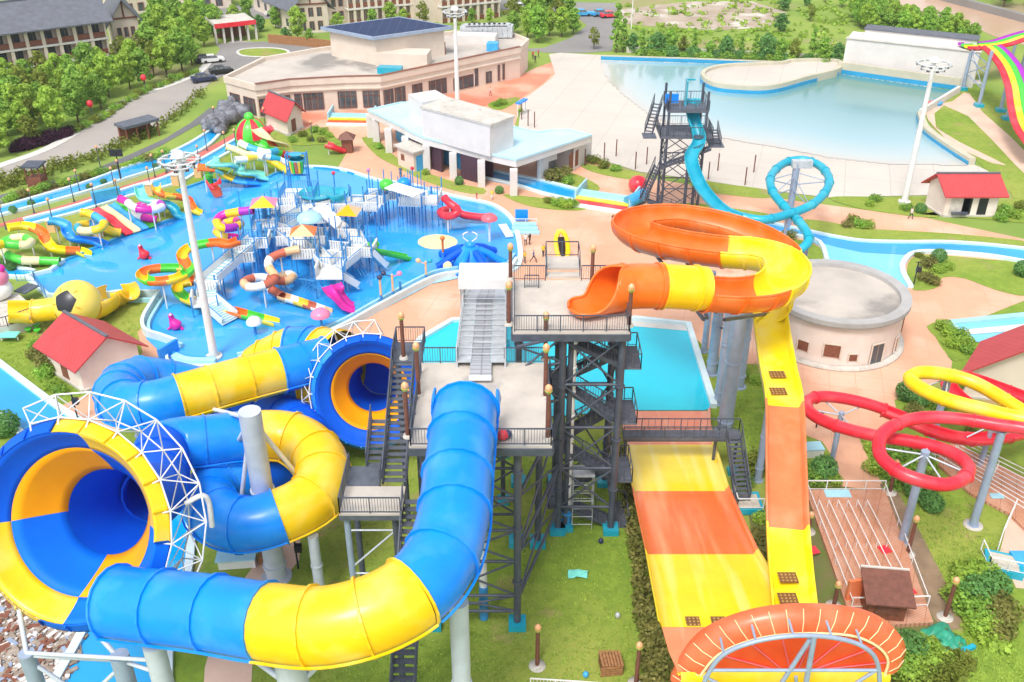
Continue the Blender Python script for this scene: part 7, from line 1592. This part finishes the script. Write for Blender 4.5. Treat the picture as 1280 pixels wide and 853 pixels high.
def mushroom(x, y, h, r_, m, lab, post='bsteel'):
    p = P(x, y); o = thing('water_mushroom', lab, 'water feature', p); mb = MB(); mb.cyl(p, p+V3(0, 0, h), .14, n=8); mb.build('stem', post, o); mb = MB(); mb.lathe(p+V3(0, 0, h), [(r_, -.2), (r_*.97, .05), (r_*.6, .4), (.01, .55)], 16); mb.build('cap', m, o)
mushroom(403, 416, 2.2, 1.0, 'pink', 'pink topped water mushroom near the lower pool wall'); mushroom(612, 303, 3.2, 1.0, 'rose', 'red topped water mushroom at the right end of pool', 'wsteel'); mushroom(320, 419, 1.6, .8, 'white', 'white and navy water mushroom beside the yellow flume end')
def sprayer(x, y, ty, heads, lab, m='peach'):
    p = P(x, y); h = VT(x, y, ty); o = thing('water_sprayer', lab, 'water feature', p); mb = MB(); mb.cyl(p, p+V3(0, 0, h), .13, n=8); mb.build('post', m, o)
    mb = MB(); mb.cyl(p, p+V3(0, 0, h*.35), .17, n=8); mb.build('post_base', 'bsteel', o)
    for dx, mm in heads: mb = MB(); mb.ball(p+V3(dx, 0, h+.1), .3, .9, 8); mb.bar(p+V3(dx, 0, h), p+V3(0, 0, h-.3), .08); mb.build('spray_head', mm, o)
sprayer(554, 324, 299, [(0, 'orange')], 'orange and blue spray post by the cream floor disc', 'orange'); sprayer(533, 352, 327, [(-.8, 'peach'), (.5, 'teal')], 'forked spray post with peach and dark heads'); sprayer(477, 380, 348, [(0, 'navy')], 'peach spray post with navy head near the pool wall'); sprayer(492, 375, 343, [(-.9, 'navy'), (.8, 'pink')], 'arched spray post with navy and pink heads'); sprayer(501, 368, 352, [], 'short bare blue spray post near the pool wall', 'bsteel')
mb = MB(); p = P(516, 0+285); 
# steps and entrance pieces around the pool
es = thing('pool_steps', 'pale blue pool entrance steps with a blue backboard', 'steps', P(655, 290))
for k in range(3): mb = MB(); q = P(656, 292-k*3, 0); mb.box((q.x, q.y, .12+.12*k), (3.6-.4*k, .9, .25+.24*k)); mb.build('step', 'pblue', es)
mb = MB(); q = P(652, 279); mb.box((q.x, q.y, 1.1), (1.6, .3, 1.4)); mb.build('backboard', 'blue', es); rail(es, [P(643, 285)+V3(0, 0, .2), P(671, 285)+V3(0, 0, .2)], 1.0, 'railing', 'wsteel', bal=False)
e2 = thing('pool_steps', 'pale blue curved steps with blue backboard below the light mast', 'steps', P(215, 445))
mb = MB(); q = P(212, 446); mb.box((q.x, q.y, .7), (.3, 2.4, 1.4), -.5); mb.build('backboard', 'blue', e2)
for k in range(3): mb = MB(); mb.sweep(spline(pp([(212+k*3, 456-k*4), (235, 462-k*4), (270, 461-k*3)]), step=.5), [(-.35, 0), (.35, 0), (.35, .15+.18*k), (-.35, .15+.18*k)], smooth=False); mb.build('step', 'pblue', e2)
wh = thing('pool_slab', 'white floating slab beside the right pool edge', 'slab', P(632, 290)); mb = MB(); a, b = P(628, 281, .3), P(637, 296, .3); mb.bar(a, b, 1.0, .18); mb.build('panel', 'white', wh)

def striped_exit(x, y, lab, rz, cols, sz=1.0):
    p = P(x, y); o = thing('river_entrance', lab, 'steps', p)
    ca, sa = math.cos(rz), math.sin(rz)
    for k, m in enumerate(cols):
        mb = MB(); d = k*1.0*sz; mb.box(p+V3(sa*d, -ca*d, .5-.12*k), (7.5*sz, 1.0*sz, .5), rz); mb.build('step', m, o)
    for s_ in (-1, 1): mb = MB(); c = p+V3(ca*s_*3.9*sz-sa*.4, sa*s_*3.9*sz+ca*.4, .7); mb.box(c, (.25, 5*sz, 1.3), rz); mb.build('side_wall', 'pblue', o)
striped_exit(758, 249, 'striped river entrance steps in blue, yellow, red and white', -.38, ['pblue', 'pblue', 'lemon', 'red', 'white'], .95); striped_exit(440, 148, 'striped river entrance steps beside the small red roofed hut', -.05, ['pblue', 'pblue', 'lemon', 'vermilion', 'white'], .9)
rb = thing('beach_ball', 'big red ball resting by the foot of the teal slide tower', 'ball', P(797, 240)); p = P(797, 240); mb = MB(); mb.ball(p+V3(0, 0, 1.1), 1.3, .9, 12); mb.build('shell', 'red', rb)
rb = thing('pool_float', 'blue rounded float lying beside the striped river steps', 'float', P(795, 256)); mb = MB(); p = P(795, 256); mb.sweep(spline([p+V3(-1.2, -1, .7), p+V3(0, 0, .9), p+V3(1.2, 1.2, 1.0)], step=.3), ring(.85, 10)); mb.build('shell', 'sky', rb)
kk = thing('snack_kiosk', 'tiny brown kiosk with pointed roof behind the splash pool', 'kiosk', P(435, 190)); p = P(435, 190); mb = MB(); mb.box(p+V3(0, 0, 1.1), (1.5, 1.5, 2.2)); mb.build('wall', 'wood', kk); mb = MB(); mb.add([p+V3(-1.2, -1.2, 2.2), p+V3(1.2, -1.2, 2.2), p+V3(1.2, 1.2, 2.2), p+V3(-1.2, 1.2, 2.2), p+V3(0, 0, 3.2)], [(0, 1, 4), (1, 2, 4), (2, 3, 4), (3, 0, 4), (3, 2, 1, 0)]); mb.build('roof', 'brown', kk)
kid_slide('short red slide beside the tiny brown kiosk', [(408, 180, 1.6), (418, 183, 1.3), (430, 187, .5)], ['red', 'red'], 0.59, True, 1)
rs_ = thing('rope_stand', 'rope barrier posts along the lower edge of the beach', 'barrier', P(880, 225))
for x, y in ((731, 208), (755, 200), (770, 196), (794, 212), (808, 206), (885, 225), (897, 214), (931, 232), (942, 216), (652, 150), (660, 158), (668, 160), (715, 185)):
    p = P(x, y); mb = MB(); mb.cyl(p, p+V3(0, 0, 2.6), .09, n=7); mb.build('post', 'brown', rs_)
gt = thing('pool_gate', 'blue topped white sign frame by the beach corner', 'sign', P(652, 140)); mb = MB(); a, b = P(647, 130, 2.2), P(657, 124, 2.2); mb.bar(a, b, .8, .25); mb.build('top', 'blue', gt)
for q in (a, b): mb = MB(); mb.bar(V3(q.x, q.y, 0), q, .15); mb.build('leg', 'wsteel', gt)

# ------------------------------------------------------------------ teal slide tower by the beach
tt = thing('teal_slide_tower', 'slim charcoal steel tower with two decks by the beach', 'tower', P(845, 258))
bx, by = P(845, 258).x, 119.0
for z, sx, sy in ((13.4, 5.0, 4.2), (10.2, 6.4, 4.6)):
    mb = MB(); mb.box((bx, by, z), (sx, sy, .3)); mb.build('deck', 'dark2', tt)
    c_ = [V3(bx-sx/2, by-sy/2, z+.15), V3(bx+sx/2, by-sy/2, z+.15), V3(bx+sx/2, by+sy/2, z+.15), V3(bx-sx/2, by+sy/2, z+.15)]; rail(tt, c_+c_[:1], 1.15, 'railing', 'dark', .3)
for sx in (-2.3, 2.3):
    for sy in (-1.9, 1.9):
        mb = MB(); mb.cyl((bx+sx, by+sy, 0), (bx+sx, by+sy, 15.8), .16, n=8); mb.build('leg', 'dark', tt)
for x in (.6, 1.6): mb = MB(); mb.cyl((bx+x, by-1.9, 0), (bx+x, by-1.9, 8.5), .2, n=8); mb.build('leg', 'dark', tt)
mb = MB()
for z0, z1 in ((.3, 3.4), (3.4, 6.8), (6.8, 10.1)):
    for (xa, ya), (xb, yb) in (((-2.3, -1.9), (2.3, -1.9)), ((2.3, -1.9), (2.3, 1.9)), ((-2.3, -1.9), (-2.3, 1.9)), ((-2.3, 1.9), (2.3, 1.9))):
        a, b = V3(bx+xa, by+ya, 0), V3(bx+xb, by+yb, 0); Z_ = lambda z: V3(0, 0, z)
        mb.cyl(a+Z_(z0), b+Z_(z1), .06, n=5); mb.cyl(b+Z_(z0), a+Z_(z1), .06, n=5); mb.cyl(a+Z_(z1), b+Z_(z1), .08, n=5)
mb.build('bracing', 'dark', tt)
stair(tt, V3(bx-3.2, by+1.6, 13.4), V3(bx-4.6, by-1.6, 10.6), 1.0, 9); mb = MB(); mb.box((bx-4.6, by-2.4, 10.5), (1.6, 1.8, .15)); mb.build('stair_landing', 'dark2', tt)
stair(tt, V3(bx-3.3, by-2.4, 6.6), V3(bx-5.0, by-3.4, 2.4), 1.0, 12); stair(tt, V3(bx-4.4, by-3.4, 2.4), V3(bx+1.8, by-3.6, .2), 1.0, 14); mb = MB(); mb.box((bx+3.9, by-.6, 9.0), (1.8, 3.4, .15)); mb.build('stair_landing', 'dark2', tt); stair(tt, V3(bx+3.9, by+1.2, 10.2), V3(bx+3.9, by-2, 9.0), 1.0, 6); stair(tt, V3(bx+3, by-2.6, 9.0), V3(bx-3, by-2.8, 6.6), 1.0, 12)
mb = MB(); mb.box((bx-1.9, by-.6, 14.6), (1.6, .2, 1.1)); mb.build('notice_board', 'blue', tt)
ts_ = thing('teal_loop_slide', 'teal tube slide dropping from the slim tower into one big loop', 'water slide', P(985, 285))
mb = MB(); mb.box((bx+.0, by+.6, 15.0), (.18, 1.2, 3.0)); mb.box((bx+1.0, by+1.2, 13.75), (2.0, .6, .5)); mb.box((bx+.5, by+1.2, 16.4), (1.2, .2, .2)); mb.build('start_gate', 'teal', ts_)
flume(ts_, [V3(bx+.5, by+.5, 14.2), V3(bx+.9, by-1.0, 12.4), V3(bx+1.5, by-2.9, 10.2)]+pp([(864, 196, 8.9), (872, 224, 7.6), (886, 245, 6.9), (905, 262, 6.5), (930, 272, 6.2)]), ['teal', 'teal', 'teal'], .75, True, a0=10, a1=170)
tl = pp([(930, 272, 6.2), (955, 275, 6.2), (985, 268, 6.3), (1015, 256, 6.6), (1033, 238, 7.0), (1036, 222, 7.3), (1024, 207, 7.5), (1003, 200, 7.5), (981, 204, 7.4), (964, 220, 7.2), (966, 240, 6.8), (983, 261, 6.2), (1001, 280, 5.6), (1011, 297, 4.9), (1005, 309, 4.3), (988, 319, 3.6)])
flume(ts_, tl, ['teal']*5, .5, seg=3.5, fl=.08, nring=14, step=.4)
cq = P(984, 285); cz = VT(984, 285, 205); mb = MB(); mb.cyl(cq, V3(cq.x, cq.y, cz), .42, n=14); mb.build('support_column', 'steel', ts_); mb = MB(); mb.box((cq.x+.6, cq.y, cz), (2.4, .8, .9)); mb.build('column_head', 'galv', ts_)
for q in (tl[3], tl[5], tl[7], tl[9], tl[10]):
    for z, r_ in ((max(2, q.z-1.6), .07), (q.z, .06)): mb = MB(); mb.cyl(V3(cq.x, cq.y, z), q-V3(0, 0, .5), r_, n=6); mb.build('support_arm', 'steel', ts_)
for q in (tl[0], tl[2], tl[13], tl[14]): mb = MB(); mb.cyl((q.x, q.y, 0), (q.x, q.y, q.z-.5), .2, n=8); mb.build('support_column', 'steel', ts_)
# ------------------------------------------------------------------ rainbow slide upper right
rw = thing('rainbow_slide', 'rainbow striped multi lane slide on tall blue grey columns', 'water slide', P(1223, 134))
hz = VT(1203, 113, 66); h2 = VT(1223, 134, 66)
lanes(rw, pp([(1340, 36, hz+1.2), (1300, 41, hz+.9), (1275, 47, hz+.6), (1250, 55, hz+.2), (1225, 58, hz+.1), (1205, 58.5, hz+.2)]), ['red', 'lemon', 'green', 'purple'], .95, nm='slide_lane', lip=.3)
lanes(rw, pp([(1236, 58, h2-.2), (1247, 66, h2-.5), (1262, 85, h2-1.6), (1272, 110, h2-3.0), (1276, 135, h2-4.2), (1283, 160, h2-5.2), (1300, 185, h2-5.9)]), ['purple', 'green', 'lemon', 'red'], .95, nm='slide_lane', lip=.3)
for x, y, ty in ((1203, 113, 66), (1223, 134, 64), (1250, 140, 96), (1258, 150, 110), (1262, 84, 50), (1276, 90, 48)):
    p = P(x, y); h = VT(x, y, ty); mb = MB(); mb.cyl(p, V3(p.x, p.y, h), .3, n=10); c_ = mb.build('support_column', 'steel', rw); mb = MB(); mb.box(p+V3(0, 0, .3), (1.3, 1.3, .6)); mb.build('column_base', 'teal', c_)
mb = MB(); a, b = P(1203, 113), P(1223, 134)
for z in (3, 7, hz-1): mb.cyl(V3(a.x, a.y, z), V3(b.x, b.y, z), .1, n=6)
mb.cyl(V3(a.x, a.y, 3), V3(b.x, b.y, 7), .08, n=6); mb.cyl(V3(a.x, a.y, 7), V3(b.x, b.y, 3), .08, n=6); mb.build('bracing', 'steel', rw)
bo = thing('moored_boat', 'small blue and red striped boat beside the pool wall corner', 'boat', P(1165, 132)); p = P(1165, 133); mb = MB(); mb.add([p+V3(-2, -.7, .1), p+V3(1.6, -.8, .1), p+V3(2.6, 0, .2), p+V3(1.6, .8, .1), p+V3(-2, .7, .1)]+[p+V3(-2.2, -1, .9), p+V3(1.8, -1.1, .9), p+V3(3.2, 0, 1.2), p+V3(1.8, 1.1, .9), p+V3(-2.2, 1, .9)], [(4, 3, 2, 1, 0), (0, 1, 6, 5), (1, 2, 7, 6), (2, 3, 8, 7), (3, 4, 9, 8), (4, 0, 5, 9), (5, 6, 7, 8, 9)]); mb.build('hull', 'sky', bo); mb = MB(); mb.box(p+V3(-.3, 0, 1.1), (3, 1.9, .2)); mb.build('cover', 'red', bo); bo.scale = (.6, .6, .6)

# ------------------------------------------------------------------ queue decks, kiosk and clutter at lower right
qd = thing('queue_deck', 'salmon timber queue deck with long white lane railings', 'deck', P(1085, 690))
def deck_poly(root, pts, z, m): w_ = pp(pts, z); mb = MB(); mb.prism([(p.x, p.y) for p in w_], .04, z); return mb.build('base', m, root)
deck_poly(qd, [(1007, 612), (1106, 612), (1167, 778), (1117, 781), (1060, 762)], .35, 'timber')
for k in range(8):
    t = k/7; a, b = P(1010+84*t if k else 1009, 634 if k else 614, .35), P(1064+95*t, 760-2*t, .35)
    if 0 < k < 7: a = a.lerp(b, .0); b = b.lerp(a, .13)
    else: a = P(1008 if k == 0 else 1105, 614, .35)
    rail(qd, [a, b], .7, 'lane_railing', 'wsteel', bal=False, sp=4.5, th=.8)
rail(qd, [P(1008, 613, .35), P(1105, 613, .35)], .95, 'lane_railing', 'wsteel', bal=False); rail(qd, [P(1064, 760, .35), P(1080, 760, .35)], .95, 'lane_railing', 'wsteel', bal=False); rail(qd, [P(1128, 759, .35), P(1159, 758, .35)], .95, 'lane_railing', 'wsteel', bal=False)
for x, y in ((1016, 688), (1106, 687), (1136, 738)): mb = MB(); q = P(x, y, .37); mb.box(q, (.8, .8, .03), .3); mb.build('red_mat', 'red', qd)
mb = MB(); q = P(1047, 617, .37); mb.box(q, (2.0, .9, .04)); mb.build('mat', 'pblue', qd)
q2 = thing('queue_deck', 'salmon paved queue deck at right edge with pale lane railings', 'deck', P(1250, 620))
deck_poly(q2, [(1168, 576), (1192, 552), (1310, 612), (1310, 690), (1262, 642), (1214, 617)], .3, 'timber')
for k in range(9):
    t = k/8; a, b = P(1192-24*t, 553+23*t, .3), P(1300-10*t, 606+46*t, .3); rail(q2, [a.lerp(b, .0 if k in (0, 8) else .08), b], .7, 'lane_railing', 'wsteel', bal=False, sp=4.5, th=.8)
mb = MB(); q = P(1246, 620, .34); mb.box(q, (1, .6, .05)); mb.build('mat', 'pblue', q2)
rail(q2, [P(1268, 636, .3), P(1252, 672, .3), P(1246, 690, .3)], 1.0, 'railing', 'wsteel', bal=False)
sheet('footpath', [(1262, 640), (1300, 655), (1320, 740), (1270, 735), (1250, 690)], 'path', .055)
l2 = thing('stair_platform', 'low sky blue landing with pale mesh floor at the right edge', 'platform', P(1255, 704)); q = P(1254, 706, .3); mb = MB(); mb.box((q.x, q.y, .3), (2.5, 2.1, .55), -.35); mb.box((q.x, q.y, .6), (1.9, 1.5, .06), -.35, 1); mb.build('base', ['teal', 'mesh'], l2); rail(l2, [q+V3(-1.2, 1.2, .3), q+V3(-1.4, -.6, .3), q+V3(1.0, -1.4, .3)], 1.0, 'railing', 'wsteel', bal=False)
mb = MB(); q = P(1276, 702, .3); mb.box((q.x, q.y, .35), (1.2, 1.4, .7)); mb.build('side_box', 'sky', l2)
kd = thing('timber_kiosk', 'dark brown timber kiosk with sloping roof at the queue deck end', 'kiosk', P(1105, 770)); f = Fr(P(1080, 778), P(1128, 782))
mb = MB(); f.box(mb, 0, f.L, 0, 1.9, 0, 2.1); mb.build('wall', 'wood', kd)
mb = MB(); a = [f.pt(-.3, -.45, 2.0), f.pt(f.L+.4, -.45, 2.0), f.pt(f.L+.4, 2.3, 2.75), f.pt(-.3, 2.3, 2.75)]; mb.add(a+[p+V3(0, 0, .12) for p in a], [(3, 2, 1, 0), (4, 5, 6, 7), (0, 1, 5, 4), (1, 2, 6, 5), (2, 3, 7, 6), (3, 0, 4, 7)]); mb.build('roof', 'brown', kd)
mb = MB(); mb.bar(a[3]+V3(0, 0, .15), a[2]+V3(0, 0, .15), .12); mb.build('roof_edge', 'kerb', kd); mb = MB(); f.box(mb, .5, f.L-.5, -.06, -.02, .9, 1.8); mb.build('hatch', 'brown', kd)
cb = thing('information_board', 'orange brown panel standing beside the timber kiosk', 'board', P(1066, 756)); q = P(1068, 752); mb = MB(); mb.box((q.x, q.y, 1.1), (1.5, .25, 1.9), .2); mb.build('panel', 'faded', cb); mb = MB(); mb.bar(q+V3(.9, 0, 0), q+V3(.9, 0, 2.4), .12); mb.build('post', 'black', cb)
tp = thing('tarpaulin_heap', 'crumpled green tarpaulin over a heap beside the paved corner', 'tarpaulin', P(1187, 800)); rnd = random.Random(3); A, B = P(1163, 784), P(1200, 818); d = B-A; s_ = V3(d.y, -d.x, 0).normalized(); mb = MB(); vs = []
for i in range(13):
    for j in range(9): vs.append(A+d*(i/12)+s_*((j/8-.5)*2.0*(1+.15*math.sin(i)))+V3(0, 0, .08+.55*math.sin(math.pi*j/8)*math.sin(math.pi*i/12)**.5+rnd.uniform(0, .14)))
mb.add(vs, [(i*9+j, i*9+j+1, (i+1)*9+j+1, (i+1)*9+j) for i in range(12) for j in range(8)]); mb.build('sheet', mk('green_tarpaulin', (.03, .36, .22), .5, .15, 2), tp)
mb = MB(); mb.bar(B+s_*1.2+V3(0, 0, .2), B-s_*1.2+V3(0, 0, .2), .3, .25); mb.build('roll', 'teal', tp)
ct = thing('wooden_crate', 'slatted brown wooden crate on the grass above the white fence', 'crate', P(763, 838)); q = P(763, 836); rz = .12
mb = MB(); mb.box(q+V3(0, 0, .45), (1.35, 1.2, .8), rz); mb.build('body', 'wood', ct)
for k in range(7): mb = MB(); mb.box(q+V3(-.6+k*.2, 0, .93), (.15, 1.3, .07), rz); mb.build('lid_slat', 'crate', ct)
for k in range(4): mb = MB(); mb.box(q+V3(.0, -.64, .15+k*.21), (1.42, .05, .14), rz); mb.build('front_slat', 'crate', ct)
wf_ = thing('picket_fence', 'low white picket fence along the bottom edge', 'fence', P(730, 845)); rail(wf_, [P(663, 862), P(725, 866), P(805, 872)], 1.0, 'railing', 'wsteel', .2)
sheet('footpath', [(655, 860), (810, 872), (812, 900), (655, 900)], 'path', .055)
for x, y, m, l in ((722, 719, 'mint', 'pale green plastic sheet lying on the central lawn'), (772, 772, 'galv', 'small grey bottle lying on the central lawn'), (751, 679, 'navy', 'small dark ball lying near a tower leg'), (732, 846, 'sky', 'small blue box on the white fence')):
    q = P(x, y); rnd = random.Random(x); mb = MB(); k = .9 if m == 'mint' else .25; vs = [q+V3((i-2)*k*.4+rnd.uniform(-.1, .1), (j-1.5)*k*.3+rnd.uniform(-.1, .1), .05+rnd.uniform(0, .3)*k) for i in range(5) for j in range(4)]
    if m == 'mint': mb.add(vs, [(i*4+j, i*4+j+1, i*4+j+5, i*4+j+4) for i in range(4) for j in range(3)])
    else: mb.ball(q+V3(0, 0, .2), .2, 1.2, 7)
    tag(mb.build('litter', m), l, 'litter')
st2 = thing('vendor_stall', 'white counter with pale blue front and orange box beside the path', 'stall', P(298, 700)); q = P(298, 706); mb = MB(); mb.box(q+V3(0, 0, .5), (2.6, 1.0, .9), .1); mb.build('counter', 'white', st2); mb = MB(); mb.box(q+V3(0, -.1, 1.0), (2.8, 1.3, .1), .1); mb.build('counter_top', 'pblue', st2); mb = MB(); mb.box(q+V3(2.0, .5, .4), (1.1, 1.0, .8), .1); mb.build('box', 'crate', st2)
sg = thing('lounge_box', 'white and pale blue storage box on the bed beside the chute', 'box', P(1014, 567)); q = P(1014, 568); mb = MB(); mb.box(q+V3(0, 0, .4), (1.6, 1.1, .8), .1); mb.build('body', 'white', sg); mb = MB(); mb.box(q+V3(0, 0, .83), (1.7, 1.2, .08), .1); mb.build('lid', 'pblue', sg)
# ------------------------------------------------------------------ summer haze over the park
hm = bpy.data.materials.new('haze'); hm.use_nodes = True; nt = hm.node_tree; nt.nodes.remove(nt.nodes['Principled BSDF'])
pv = nt.nodes.new('ShaderNodeVolumePrincipled'); pv.inputs['Color'].default_value = (.92, .95, 1, 1); pv.inputs['Density'].default_value = .0002; pv.inputs['Anisotropy'].default_value = .3
nt.links.new(pv.outputs[0], nt.nodes['Material Output'].inputs['Volume'])
M['haze'] = hm
mb = MB(); mb.box((0, 240, 27), (4000, 4700, 56)); hz_ = mb.build('haze', 'haze'); hz_['kind'] = 'stuff'
bpy.context.view_layer.update()
